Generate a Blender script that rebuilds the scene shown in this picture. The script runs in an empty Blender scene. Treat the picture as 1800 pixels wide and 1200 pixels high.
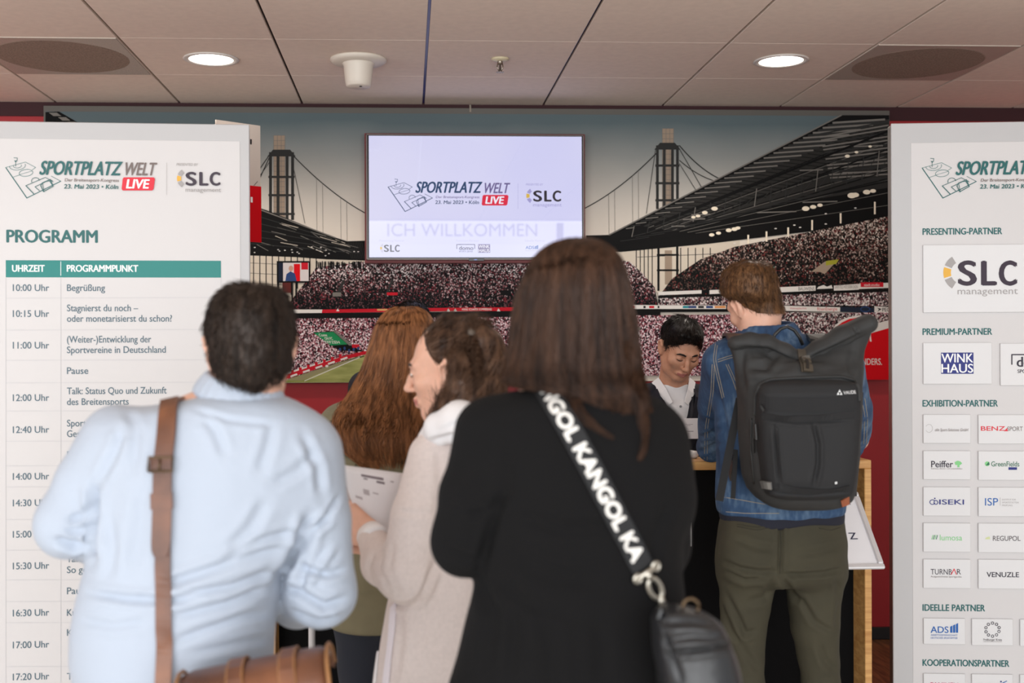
import bpy, math, random
import numpy as np
from mathutils import Vector, Matrix

SC = bpy.context.scene
COL = SC.collection
rnd = random.Random(7)

# ------------------------------------------------------------------ camera, light, exposure
F, CX, CY = 2000.0, 813.0, 606.0            # focal length and principal point of the 1800 x 1200 photograph
EYE = 1.5
YAW, ROLL = math.radians(2.72), -0.0040
cam = bpy.data.cameras.new('camera')
cam.sensor_width = 36.0
cam.lens = 36.0 * F / 1800.0
cam.shift_x = (900 - CX) / 1800.0
cam.shift_y = (CY - 600) / 1800.0
cam.dof.use_dof = True
cam.dof.focus_distance = 4.3
cam.dof.aperture_fstop = 2.8
cam.clip_start = 0.05
camera = bpy.data.objects.new('camera', cam)
COL.objects.link(camera)
CAM_ROT = Matrix.Rotation(-YAW, 3, 'Z') @ Matrix.Rotation(math.pi / 2, 3, 'X') @ Matrix.Rotation(ROLL, 3, 'Z')
camera.matrix_world = Matrix.Translation((0, 0, EYE)) @ CAM_ROT.to_4x4()
SC.camera = camera

SC.view_settings.view_transform = 'Standard'
SC.view_settings.look = 'None'
SC.view_settings.exposure = 0.0
SC.view_settings.gamma = 1.0
SC.view_settings.use_curve_mapping = False
SC.cycles.use_denoising = True
SC.cycles.max_bounces = 6
SC.cycles.sample_clamp_indirect = 6.0

world = bpy.data.worlds.new('daylight')
SC.world = world
world.use_nodes = True
world.node_tree.nodes['Background'].inputs[0].default_value = (0.92, 0.96, 1.0, 1)
world.node_tree.nodes['Background'].inputs[1].default_value = 0.75


def area_light(name, loc, aim, sx, sy, power, color=(1, 1, 1)):
    d = bpy.data.lights.new(name, 'AREA')
    d.shape = 'RECTANGLE'
    d.size, d.size_y, d.energy, d.color = sx, sy, power, color
    o = bpy.data.objects.new(name, d)
    COL.objects.link(o)
    o.location = loc
    o.rotation_euler = (Vector(aim) - Vector(loc)).to_track_quat('-Z', 'Y').to_euler()
    return o


# daylight of the tall glazed front behind the photographer, and of the windows along the left side
area_light('window_daylight', (-0.6, -3.6, 1.85), (0.2, 6, 2.0), 7.5, 3.6, 435, (0.97, 0.985, 1.0))
area_light('side_window_daylight', (-4.9, 1.4, 1.7), (1.5, 3.2, 1.2), 3.0, 2.0, 38, (0.95, 0.98, 1.0))


def ray(u, v):
    return CAM_ROT @ Vector(((u - CX) / F, -(v - CY) / F, -1.0))


def at(u, v, Y):
    """The point of the plane y = Y that the pixel (u, v) of the photograph shows."""
    d = ray(u, v)
    return Vector((0, 0, EYE)) + d * (Y / d.y)


def to_px(P):
    """World points (n,3) -> pixels (n,2)."""
    R = np.array(CAM_ROT)
    q = (np.asarray(P, float) - np.array([0, 0, EYE])) @ R
    return np.stack([CX + F * q[:, 0] / -q[:, 2], CY - F * q[:, 1] / -q[:, 2]], 1)


# ------------------------------------------------------------------ materials
def lin(c):
    if isinstance(c, str):
        c = [int(c[i:i + 2], 16) / 255 for i in (0, 2, 4)]
    elif max(c) > 1:
        c = [x / 255 for x in c]
    return tuple(x / 12.92 if x <= 0.04045 else ((x + 0.055) / 1.055) ** 2.4 for x in c)


MATS = {}


class N:
    """A tiny node-graph helper."""
    def __init__(s, name):
        s.m = bpy.data.materials.new(name)
        s.m.use_nodes = True
        s.t = s.m.node_tree
        s.b = s.t.nodes['Principled BSDF']

    def n(s, kind, **kw):
        x = s.t.nodes.new(kind)
        for k, v in kw.items():
            if k in x.inputs:
                x.inputs[k].default_value = v
            else:
                setattr(x, k, v)
        return x

    def l(s, a, b):
        s.t.links.new(a, b)

    def ramp(s, fac, stops, interp='LINEAR'):
        r = s.n('ShaderNodeValToRGB')
        r.color_ramp.interpolation = interp
        e = r.color_ramp.elements
        while len(e) < len(stops):
            e.new(0.5)
        for el, (p, c) in zip(e, stops):
            el.position = p
            el.color = (*lin(c), 1)
        s.l(fac, r.inputs[0])
        return r.outputs[0]

    def coords(s, kind='Object', scale=(1, 1, 1)):
        c = s.n('ShaderNodeTexCoord')
        mp = s.n('ShaderNodeMapping')
        mp.inputs['Scale'].default_value = scale
        s.l(c.outputs[kind], mp.inputs[0])
        return mp.outputs[0]


def mat(name, col, rough=0.6, metal=0.0, var=0.0, vscale=8.0, bump=0.0, bscale=200.0, stretch=(1, 1, 1), emit=0.0,
        spec=0.5, sheen=0.0, coat=0.0, col2=None, sss=0.0):
    if name in MATS:
        return MATS[name]
    g = N(name)
    b = g.b
    c = lin(col)
    b.inputs['Base Color'].default_value = (*c, 1)
    b.inputs['Roughness'].default_value = rough
    b.inputs['Metallic'].default_value = metal
    b.inputs['Specular IOR Level'].default_value = spec
    b.inputs['Sheen Weight'].default_value = sheen
    b.inputs['Coat Weight'].default_value = coat
    if sss:
        b.inputs['Subsurface Weight'].default_value = sss
        b.inputs['Subsurface Radius'].default_value = (0.012, 0.005, 0.003)
        b.inputs['Subsurface Scale'].default_value = 0.6
    if emit:
        b.inputs['Emission Color'].default_value = (*c, 1)
        b.inputs['Emission Strength'].default_value = emit
    co = None
    if var or col2:
        co = g.coords(scale=stretch)
        nz = g.n('ShaderNodeTexNoise', Scale=vscale, Detail=4.0)
        g.l(co, nz.inputs['Vector'])
        mx = g.n('ShaderNodeMix', data_type='RGBA')
        a = tuple(min(1, x * (1 + var)) for x in c)
        d = tuple(x * (1 - var) for x in c) if col2 is None else lin(col2)
        mx.inputs[6].default_value = (*(a if col2 is None else c), 1)
        mx.inputs[7].default_value = (*d, 1)
        rp = g.n('ShaderNodeMapRange')
        rp.inputs['From Min'].default_value, rp.inputs['From Max'].default_value = 0.32, 0.68
        g.l(nz.outputs[0], rp.inputs[0])
        g.l(rp.outputs[0], mx.inputs[0])
        g.l(mx.outputs[2], b.inputs['Base Color'])
    if bump:
        co2 = g.coords(scale=stretch)
        nz = g.n('ShaderNodeTexNoise', Scale=bscale, Detail=3.0)
        g.l(co2, nz.inputs['Vector'])
        bp = g.n('ShaderNodeBump', Strength=bump, Distance=0.002)
        g.l(nz.outputs[0], bp.inputs['Height'])
        g.l(bp.outputs[0], b.inputs['Normal'])
    MATS[name] = g.m
    return g.m


# ------------------------------------------------------------------ objects
def link(name, me, m=None, parent=None):
    o = bpy.data.objects.new(name, me)
    COL.objects.link(o)
    if m is not None:
        for x in (m if isinstance(m, (list, tuple)) else [m]):
            me.materials.append(x)
    if parent is not None:
        o.parent = parent
    return o


def tag(o, label=None, cat=None, group=None, kind=None):
    for k, v in (('label', label), ('category', cat), ('group', group), ('kind', kind)):
        if v:
            o[k] = v
    return o


ORIGIN = {}


def thing(name, label, cat, group=None):
    """An Empty that parents the parts of one thing; settle() later moves it to the base of its parts."""
    o = bpy.data.objects.new(name, None)
    COL.objects.link(o)
    o.empty_display_size = 0.1
    return tag(o, label, cat, group)


def settle():
    """Put every Empty at the base of its parts, leaving the parts where they are."""
    bpy.context.view_layer.update()
    for r in [o for o in COL.objects if o.type == 'EMPTY' and o.parent is None]:
        pts, st = [], list(r.children)
        while st:
            c = st.pop()
            st += list(c.children)
            if c.type == 'MESH' and len(c.data.vertices):
                pts += [c.matrix_world @ Vector(k) for k in c.bound_box]
        if not pts:
            continue
        b = Vector(((min(p.x for p in pts) + max(p.x for p in pts)) / 2, (min(p.y for p in pts) + max(p.y for p in pts)) / 2, min(p.z for p in pts)))
        d = b - r.location
        r.location = b
        for c in r.children:
            c.location -= d


def mesh(name, V, Fc, m=None, parent=None, smooth=False, mi=None):
    me = bpy.data.meshes.new(name)
    V = np.asarray(V, float)
    me.from_pydata([tuple(x) for x in V.tolist()], [], [tuple(f) for f in (Fc.tolist() if hasattr(Fc, 'tolist') else Fc)])
    if smooth:
        me.polygons.foreach_set('use_smooth', [True] * len(me.polygons))
    o = link(name, me, m, parent)
    if mi is not None:
        me.polygons.foreach_set('material_index', list(mi))
    me.update()
    return o


class MB:
    """Collects shapes that become ONE mesh."""
    def __init__(s):
        s.v, s.f, s.mi = [], [], []

    def add(s, V, Fc, mi=0):
        k = len(s.v)
        s.v += [tuple(p) for p in V]
        s.f += [tuple(i + k for i in f) for f in Fc]
        s.mi += [mi] * len(Fc)
        return s

    def box(s, lo, hi, mi=0, bev=0.0):
        (a, b, c), (d, e, f) = lo, hi
        if bev <= 0:
            V = [(a, b, c), (d, b, c), (d, e, c), (a, e, c), (a, b, f), (d, b, f), (d, e, f), (a, e, f)]
            return s.add(V, [(0, 3, 2, 1), (4, 5, 6, 7), (0, 1, 5, 4), (1, 2, 6, 5), (2, 3, 7, 6), (3, 0, 4, 7)], mi)
        r = min(bev, (d - a) / 2.01, (e - b) / 2.01, (f - c) / 2.01)
        V, idx = [], {}
        for ix, (x, sx) in enumerate(((a, 1), (d, -1))):
            for iy, (y, sy) in enumerate(((b, 1), (e, -1))):
                for iz, (z, sz) in enumerate(((c, 1), (f, -1))):
                    for ax, p in enumerate(((x, y + sy * r, z + sz * r), (x + sx * r, y, z + sz * r), (x + sx * r, y + sy * r, z))):
                        idx[ix, iy, iz, ax] = len(V)
                        V.append(p)
        Fc = []
        I = idx
        for k in (0, 1):
            Fc.append([I[k, 0, 0, 0], I[k, 1, 0, 0], I[k, 1, 1, 0], I[k, 0, 1, 0]])
            Fc.append([I[0, k, 0, 1], I[1, k, 0, 1], I[1, k, 1, 1], I[0, k, 1, 1]])
            Fc.append([I[0, 0, k, 2], I[1, 0, k, 2], I[1, 1, k, 2], I[0, 1, k, 2]])
        for p in (0, 1):
            for q in (0, 1):
                Fc.append([I[0, p, q, 1], I[1, p, q, 1], I[1, p, q, 2], I[0, p, q, 2]])
                Fc.append([I[p, 0, q, 0], I[p, 1, q, 0], I[p, 1, q, 2], I[p, 0, q, 2]])
                Fc.append([I[p, q, 0, 0], I[p, q, 1, 0], I[p, q, 1, 1], I[p, q, 0, 1]])
                for z in (0, 1):
                    Fc.append([I[p, q, z, 0], I[p, q, z, 1], I[p, q, z, 2]])
        ctr = Vector(((a + d) / 2, (b + e) / 2, (c + f) / 2))
        out = []
        for fc in Fc:
            P = [Vector(V[i]) for i in fc]
            nn = (P[1] - P[0]).cross(P[2] - P[0])
            out.append(fc if nn.dot(sum(P, Vector()) / len(P) - ctr) > 0 else fc[::-1])
        return s.add(V, out, mi)

    def tube(s, pts, r, n=10, mi=0, caps=True, flat=1.0, up=None):
        """A round (or flattened) tube along pts; r a number or one per point."""
        P = [Vector(p) for p in pts]
        rr = [r] * len(P) if not hasattr(r, '__len__') else list(r)
        V, Fc = [], []
        nrm = Vector(up) if up is not None else None
        for i, p in enumerate(P):
            t = (P[min(i + 1, len(P) - 1)] - P[max(i - 1, 0)]).normalized()
            if nrm is None:
                nrm = t.orthogonal()
            nrm = (nrm - t * nrm.dot(t)).normalized()
            bi = t.cross(nrm)
            for k in range(n):
                a = 2 * math.pi * k / n
                V.append(p + (nrm * math.cos(a) * flat + bi * math.sin(a)) * rr[i])
        for i in range(len(P) - 1):
            for k in range(n):
                Fc.append((i * n + k, i * n + (k + 1) % n, (i + 1) * n + (k + 1) % n, (i + 1) * n + k))
        if caps:
            Fc.append(tuple(range(n))[::-1])
            Fc.append(tuple((len(P) - 1) * n + k for k in range(n)))
        return s.add(V, Fc, mi)

    def lathe(s, c, prof, n=32, mi=0):
        """Turn a profile [(radius, z)] about the vertical through c."""
        V, Fc = [], []
        for r, z in prof:
            for k in range(n):
                a = 2 * math.pi * k / n
                V.append((c[0] + r * math.cos(a), c[1] + r * math.sin(a), c[2] + z))
        for i in range(len(prof) - 1):
            for k in range(n):
                Fc.append((i * n + k, i * n + (k + 1) % n, (i + 1) * n + (k + 1) % n, (i + 1) * n + k))
        return s.add(V, Fc, mi)

    def ribbon(s, pts, nrm, width, thick, mi=0):
        """A flat band with square edges along pts; nrm its facing direction (one or per point)."""
        P = [Vector(p) for p in pts]
        W = [width] * len(P) if not hasattr(width, '__len__') else width
        V, Fc = [], []
        for i, p in enumerate(P):
            t = (P[min(i + 1, len(P) - 1)] - P[max(i - 1, 0)]).normalized()
            q = Vector(nrm[i]) if hasattr(nrm[0], '__len__') else Vector(nrm)
            q = (q - t * q.dot(t)).normalized()
            w = t.cross(q) * W[i] / 2
            V += [p - w, p + w, p + w + q * thick, p - w + q * thick]
        for i in range(len(P) - 1):
            for k in range(4):
                a, b = i * 4 + k, i * 4 + (k + 1) % 4
                Fc.append((a, b, b + 4, a + 4))
        Fc += [(3, 2, 1, 0), tuple((len(P) - 1) * 4 + k for k in range(4))]
        return s.add(V, Fc, mi)

    def build(s, name, m=None, parent=None, smooth=False):
        o = mesh(name, s.v, s.f, m, parent, smooth, s.mi)
        return o


# ------------------------------------------------------------------ flat print on surfaces
_TXT = {}

def text_geo(s, bold=0.0):
    key = (s, bold)
    if key not in _TXT:
        c = bpy.data.curves.new('lettering', 'FONT')
        c.body = s
        c.resolution_u = 4
        c.offset = bold
        o = bpy.data.objects.new('lettering', c)
        me = o.to_mesh()
        V = np.zeros(len(me.vertices) * 3)
        me.vertices.foreach_get('co', V)
        Fc = [tuple(p.vertices) for p in me.polygons]
        o.to_mesh_clear()
        bpy.data.objects.remove(o)
        bpy.data.curves.remove(c)
        _TXT[key] = (V.reshape(-1, 3)[:, :2], Fc)
    return _TXT[key]


class Surf:
    """A flat upright surface: origin at the pixel (u, v), facing the viewer, turned by yaw about the vertical."""
    def __init__(s, u, v, Y, yaw=0.0):
        s.o = at(u, v, Y)
        s.x = Vector((math.cos(yaw), math.sin(yaw), 0))
        s.y = Vector((0, 0, 1))
        s.n = s.x.cross(s.y)                     # points to the viewer (-y)

    def px(s, u, v):
        d = ray(u, v)
        e = Vector((0, 0, EYE))
        t = (s.o - e).dot(s.n) / d.dot(s.n)
        q = e + d * t - s.o
        return q.dot(s.x), q.dot(s.y)

    def pt(s, a, b, off=0.0):
        return s.o + s.x * a + s.y * b + s.n * off


class Draw:
    """Flat shapes of one or more colours on a surface, placed at pixels, as ONE mesh."""
    def __init__(s, surf, off=0.001):
        s.s, s.off, s.mb, s.mats = surf, off, MB(), []
        s.layer = 0

    def mi(s, m):
        if m not in s.mats:
            s.mats.append(m)
        return s.mats.index(m)

    def local(s, A, Fc, m):
        s.layer += 1
        off = s.off + s.layer * 0.00002
        fl = []
        for f in Fc:
            ar = sum(A[f[i]][0] * A[f[(i + 1) % len(f)]][1] - A[f[(i + 1) % len(f)]][0] * A[f[i]][1] for i in range(len(f)))
            fl.append(tuple(f) if ar > 0 else tuple(f)[::-1])
        s.mb.add([s.s.pt(a, b, off) for a, b in A], fl, s.mi(m))

    def poly(s, pts, m):
        A = [s.s.px(*p) for p in pts]
        s.local(A, [tuple(range(len(A)))], m)

    def rect(s, u0, v0, u1, v1, m):
        (a, b), (c, d) = s.s.px(u0, v0), s.s.px(u1, v1)
        s.local([(a, d), (c, d), (c, b), (a, b)], [(0, 1, 2, 3)], m)

    def line(s, pts, w, m, closed=False):
        """w in pixels"""
        A = [Vector(s.s.px(*p)) for p in pts]
        k = abs(s.s.px(pts[0][0] + 1, pts[0][1])[0] - A[0].x) * w / 2
        if closed:
            A.append(A[0])
        for p, q in zip(A[:-1], A[1:]):
            t = (q - p)
            if t.length < 1e-7:
                continue
            t = t.normalized() * k
            nn = Vector((-t.y, t.x))
            p2, q2 = p - t * .6, q + t * .6
            s.local([p2 - nn, q2 - nn, q2 + nn, p2 + nn], [(0, 1, 2, 3)], m)

    def ring(s, u, v, ru, rv, w, m, a0=0, a1=360, tilt=0.0, n=28):
        pts = []
        for i in range(n + 1):
            a = math.radians(a0 + (a1 - a0) * i / n)
            x, y = ru * math.cos(a), rv * math.sin(a)
            pts.append((u + x * math.cos(tilt) - y * math.sin(tilt), v + x * math.sin(tilt) + y * math.cos(tilt)))
        s.line(pts, w, m)

    def disc(s, u, v, ru, rv, m, n=24):
        s.poly([(u + ru * math.cos(2 * math.pi * i / n), v + rv * math.sin(2 * math.pi * i / n)) for i in range(n)], m)

    def text(s, t, u0, vb, u1, cap, m, bold=0.0, slant=0.0):
        """Lettering from pixel u0 to u1 on the baseline vb, capitals cap pixels tall."""
        V, Fc = text_geo(t, 0.0)
        H = text_geo('H', 0.0)[0]
        a0, b0 = s.s.px(u0, vb)
        a1 = s.s.px(u1, vb)[0]
        ch = abs(s.s.px(u0, vb - cap)[1] - b0)
        hy0, hy1 = H[:, 1].min(), H[:, 1].max()
        sy = ch / (hy1 - hy0)
        y = (V[:, 1] - hy0) * sy
        x = V[:, 0] - V[:, 0].min()
        wid = (a1 - a0) - slant * ch
        x = x * wid / max(x.max(), 1e-6) + slant * y
        sh = [(0, 0)]
        if bold > 0.008:                        # heavier strokes: the letters struck again beside themselves
            e = bold * ch * 1.1
            sh = [(-e, 0), (e, 0), (0, -e * .5), (0, e * .5)]
        for dx, dy in sh:
            s.local(list(zip((x + a0 + dx).tolist(), (y + b0 + dy).tolist())), Fc, m)

    def build(s, name, parent=None):
        return s.mb.build(name, s.mats, parent)

# ------------------------------------------------------------------ the room
WALL, CEIL = 5.67, 2.696
TX = 0.079                                   # a ceiling joint's x; the tiles are 0.6 m square
m_red = mat('red wall paint', (168, 30, 38), 0.5, var=0.06, vscale=3, bump=0.25, bscale=260)
m_tile = mat('ceiling tile', (238, 222, 208), 0.85, var=0.03, vscale=30, bump=0.15, bscale=500)
m_joint = mat('dark ceiling joint', (30, 24, 22), 0.7)
m_bluelight = mat('painted blue joint light', (42, 40, 130), 0.35)  # blue colour stands in for blue light caught in the ceiling grooves
m_alu = mat('aluminium', (190, 182, 170), 0.35, 0.9)

g = N('wood floor')
co = g.coords(scale=(9.0, 1.1, 1))
nz = g.n('ShaderNodeTexNoise', Scale=6.0, Detail=6.0)
g.l(co, nz.inputs['Vector'])
g.l(g.ramp(nz.outputs[0], [(0.3, (70, 44, 28)), (0.7, (128, 84, 54))]), g.b.inputs['Base Color'])
g.b.inputs['Roughness'].default_value = 0.45
m_floor = g.m

X0, X1, Y0 = -5.2, 5.6, -4.8
tag(MB().box((X0, 3.6, -0.12), (X1, WALL + 0.15, 0), 0).build('floor', m_floor), kind='structure')
tag(MB().box((X0, Y0, -0.12), (X1, 3.6, 0), 0).build('floor_bounce', mat('pale bounce floor', (232, 226, 216), 0.5, var=0.06, vscale=5)), kind='structure')  # unseen floor area, made pale to bounce light up to the ceiling
tag(MB().box((X0, WALL - 0.012, 2.628), (X1, WALL, CEIL + 0.012), 0).build('wall_shade', mat('painted wine shade', (52, 8, 16), 0.7)), kind='structure')  # dark strip paints the shade under the ceiling onto the wall top
tag(MB().box((X0, WALL, 0), (X1, WALL + 0.15, CEIL + 0.3)).build('wall_back', m_red), kind='structure')
tag(MB().box((X1, 1.5, 0), (X1 + 0.15, WALL + 0.15, CEIL + 0.3)).build('wall_right', mat('pale side wall', (196, 190, 184), 0.8)), kind='structure')
tag(MB().box((X0 - 0.15, 3.2, 0), (X0, WALL + 0.15, CEIL + 0.3)).build('wall_left', MATS['pale side wall']), kind='structure')
tag(MB().box((X0, WALL - 0.018, 0), (X1, WALL, 0.062), bev=0.003).build('baseboard_back', mat('black baseboard', (18, 17, 18), 0.5)), kind='structure')

cb = MB()
CY0 = 0.0
cb.box((X0, CY0, CEIL + 0.012), (X1, WALL, CEIL + 0.1), 1)
nx0, nx1 = int((X0 - TX) / 0.6) - 1, int((X1 - TX) / 0.6) + 1
yj = [WALL - 0.6 * k for k in range(0, 14) if WALL - 0.6 * k > CY0]
HOLES = {}
for i in range(nx0, nx1):
    a, b = max(X0, TX + 0.6 * i + 0.006), min(X1, TX + 0.6 * (i + 1) - 0.006)
    if b - a < 0.02:
        continue
    for j in range(len(yj) - 1):
        gy = 0.0012
        cb.box((a, yj[j + 1] + gy, CEIL), (b, yj[j] - gy, CEIL + 0.014), 0, 0.001)
cb.box((TX - 0.005, CY0, CEIL + 0.006), (TX + 0.005, WALL, CEIL + 0.013), 2)
cb.box((TX + 0.595, CY0, CEIL + 0.009), (TX + 0.6, WALL, CEIL + 0.013), 2)
tag(cb.build('ceiling', [m_tile, m_joint, m_bluelight]), kind='structure')


def on_ceiling(u, v):
    d = ray(u, v)
    return Vector((0, 0, EYE)) + d * ((CEIL - EYE) / d.z)


# two downlights
m_glow = mat('downlight glass', (255, 244, 232), 0.4, emit=9.0)
m_ring = mat('white lamp ring', (226, 220, 214), 0.4)
for (u, v, lab) in ((371, 103, 'lit round recessed downlight left of the smoke detector'),
                    (1373, 106, 'lit round recessed downlight right of the sprinkler, beside a perforated panel')):
    c = on_ceiling(u, v)
    t = thing('downlight', lab, 'ceiling light', 'recessed ceiling lights')
    MB().lathe((c.x, c.y, CEIL), [(0.090, 0.0), (0.113, -0.001), (0.115, -0.004), (0.109, -0.007), (0.092, -0.006), (0.090, 0.0)], 40).build('trim_ring', m_ring, t, True)
    MB().lathe((c.x, c.y, CEIL), [(0.0, -0.004), (0.06, -0.004), (0.093, -0.0035)], 40).build('diffuser', m_glow, t)
    d = bpy.data.lights.new('downlight_lamp', 'SPOT')
    d.energy, d.spot_size, d.spot_blend, d.shadow_soft_size, d.color = 34, math.radians(150), 0.6, 0.08, (1.0, 0.90, 0.80)
    o = bpy.data.objects.new('downlight_lamp', d)
    COL.objects.link(o)
    o.parent = t
    o.location = (c.x, c.y, CEIL - 0.03)

# smoke detector, sprinkler, perforated panels
c = on_ceiling(630, 104)
t = thing('smoke_detector', 'off-white cone-shaped detector on a round base under the ceiling', 'smoke detector')
m_det = mat('off white plastic', (226, 217, 204), 0.45)
MB().lathe((c.x, c.y, CEIL), [(0, 0), (0.118, 0), (0.118, -0.008), (0.104, -0.018), (0.06, -0.020), (0, -0.020)], 40).build('base', m_det, t, True)
MB().lathe((c.x, c.y, CEIL), [(0.068, -0.019), (0.062, -0.03), (0.056, -0.09), (0.052, -0.112), (0.046, -0.117), (0.0, -0.117)], 40).build('housing', m_det, t, True)
MB().lathe((c.x + 0.01, c.y - 0.02, CEIL - 0.118), [(0.0, -0.003), (0.006, -0.002), (0.006, 0.003)], 12).build('indicator', mat('dark lens', (50, 45, 42), 0.3), t)

c = on_ceiling(879, 103)
t = thing('sprinkler', 'small chrome fire sprinkler head hanging from the ceiling', 'sprinkler')
MB().lathe((c.x, c.y, CEIL), [(0, 0), (0.038, 0), (0.036, -0.006), (0.02, -0.012), (0, -0.012)], 24).build('escutcheon', mat('cream plastic', (214, 202, 170), 0.4), t, True)
mb = MB().lathe((c.x, c.y, CEIL), [(0.011, -0.011), (0.011, -0.024), (0.004, -0.026), (0.004, -0.05), (0.002, -0.05)], 12)
for sx in (-1, 1):
    mb.tube([(c.x + sx * 0.009, c.y, CEIL - 0.02), (c.x + sx * 0.013, c.y, CEIL - 0.035), (c.x + sx * 0.003, c.y, CEIL - 0.054)], 0.0028, 8)
mb.build('body', mat('chrome', (150, 140, 128), 0.3, 0.9), t, True)
mb = MB().lathe((c.x, c.y, CEIL), [(0.0, -0.054), (0.009, -0.055), (0.009, -0.057), (0.0, -0.058)], 12)
for k in range(8):
    a = k * math.pi / 4
    mb.box((c.x + 0.014 * math.cos(a) - 0.003, c.y + 0.014 * math.sin(a) - 0.003, CEIL - 0.058), (c.x + 0.014 * math.cos(a) + 0.003, c.y + 0.014 * math.sin(a) + 0.003, CEIL - 0.056))
mb.build('deflector', MATS['chrome'], t)

g = N('perforated metal')
co = g.coords('Object', (1, 1, 1))
vo = g.n('ShaderNodeTexVoronoi', Scale=170.0, Randomness=0.0)
g.l(co, vo.inputs['Vector'])
g.l(g.ramp(vo.outputs['Distance'], [(0.28, (96, 84, 74)), (0.36, (196, 184, 172))]), g.b.inputs['Base Color'])
m_perf = g.m
for (u, v, lab, dx) in ((115, 97, 'perforated ceiling panel with round speaker, left of the downlights', 0), (1620, 104, 'perforated ceiling panel with round speaker above the partner board', 0)):
    c = on_ceiling(u, v)
    i = math.floor((c.x - TX) / 0.6)
    j = math.floor((WALL - c.y) / 0.6)
    a, b = TX + 0.6 * i + 0.008, WALL - 0.6 * (j + 1) + 0.004
    t = thing('ceiling_speaker', lab, 'ceiling speaker', 'perforated ceiling speakers')
    MB().box((a, b, CEIL - 0.003), (a + 0.584, b + 0.592, CEIL + 0.001), 0, 0.001).build('panel', m_perf, t)
    MB().lathe((a + 0.292, b + 0.296, CEIL), [(0, -0.0042), (0.262, -0.0042), (0.266, -0.003)], 48).build('grille', mat('dark speaker cloth', (146, 128, 114), 0.9, var=0.25, vscale=150), t)

# ------------------------------------------------------------------ the mural
MUR = Surf(820, 500, WALL - 0.035, 0.0)


def box_on(surf, u0, v0, u1, v1, back, front, bev=0.0):
    """A box over a pixel rectangle of an upright surface, from back to front along its normal."""
    (a, b), (c, d) = surf.px(u0, v1), surf.px(u1, v0)
    mb = MB().box((a, b, back), (c, d, front), 0, bev)
    mb.v = [tuple(surf.pt(x, y, z)) for x, y, z in mb.v]
    return mb


mural = thing('wall_mural', 'wide printed stadium photograph panel on the red wall behind the counter', 'mural')
box_on(MUR, 78.5, 194.5, 1563.5, 668.5, -0.035, 0.0).build('panel', mat('mural edge', (92, 88, 82), 0.5), mural)

g = N('print sky')
co = g.n('ShaderNodeTexCoord')
sp = g.n('ShaderNodeSeparateXYZ')
g.l(co.outputs['Object'], sp.inputs[0])
mr = g.n('ShaderNodeMapRange')
mr.inputs['From Min'].default_value, mr.inputs['From Max'].default_value = at(820, 430, WALL).z, at(820, 197, WALL).z
g.l(sp.outputs[2], mr.inputs[0])
nz = g.n('ShaderNodeTexNoise', Scale=1.6, Detail=3.0)
g.l(co.outputs['Object'], nz.inputs['Vector'])
ad = g.n('ShaderNodeMath', operation='MULTIPLY_ADD')
ad.inputs[1].default_value = 0.16
g.l(nz.outputs[0], ad.inputs[0])
g.l(mr.outputs[0], ad.inputs[2])
g.l(g.ramp(ad.outputs[0], [(0.08, (232, 222, 208)), (0.42, (204, 198, 188)), (0.75, (146, 149, 146)), (1.05 / 1.06, (92, 106, 110))]), g.b.inputs['Base Color'])
g.b.inputs['Roughness'].default_value = 0.5
g.b.inputs['Specular IOR Level'].default_value = 0.15
m_sky = g.m


def crowd(name, scale, stops, fade=None):
    """A printed crowd: fine cells of random tone; fade = (dark row, light row) of the print."""
    g = N(name)
    co = g.coords('Object', (1.15, 1, 0.9))
    vo = g.n('ShaderNodeTexVoronoi', Scale=scale)
    g.l(co, vo.inputs['Vector'])
    sx = g.n('ShaderNodeSeparateColor')
    g.l(vo.outputs['Color'], sx.inputs[0])
    n2 = g.n('ShaderNodeTexNoise', Scale=5.0, Detail=4.0)
    g.l(g.coords('Object'), n2.inputs['Vector'])
    ma = g.n('ShaderNodeMath', operation='MULTIPLY_ADD')
    g.l(n2.outputs[0], ma.inputs[0])
    ma.inputs[1].default_value = 0.55
    g.l(sx.outputs[0], ma.inputs[2])
    f = ma.outputs[0]
    if fade:
        tc = g.n('ShaderNodeTexCoord')
        sp = g.n('ShaderNodeSeparateXYZ')
        g.l(tc.outputs['Object'], sp.inputs[0])
        mr = g.n('ShaderNodeMapRange')
        mr.inputs['From Min'].default_value, mr.inputs['From Max'].default_value = at(900, fade[0], WALL).z, at(900, fade[1], WALL).z
        mr.inputs['To Min'].default_value, mr.inputs['To Max'].default_value = 0.42, 0.0
        g.l(sp.outputs[2], mr.inputs[0])
        sb = g.n('ShaderNodeMath', operation='SUBTRACT')
        g.l(f, sb.inputs[0])
        g.l(mr.outputs[0], sb.inputs[1])
        f = sb.outputs[0]
    mr2 = g.n('ShaderNodeMapRange')
    mr2.inputs['From Max'].default_value = 1.4
    g.l(f, mr2.inputs[0])
    g.l(g.ramp(mr2.outputs[0], stops, 'CONSTANT'), g.b.inputs['Base Color'])
    g.b.inputs['Roughness'].default_value = 0.6
    g.b.inputs['Specular IOR Level'].default_value = 0.12
    return g.m


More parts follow.
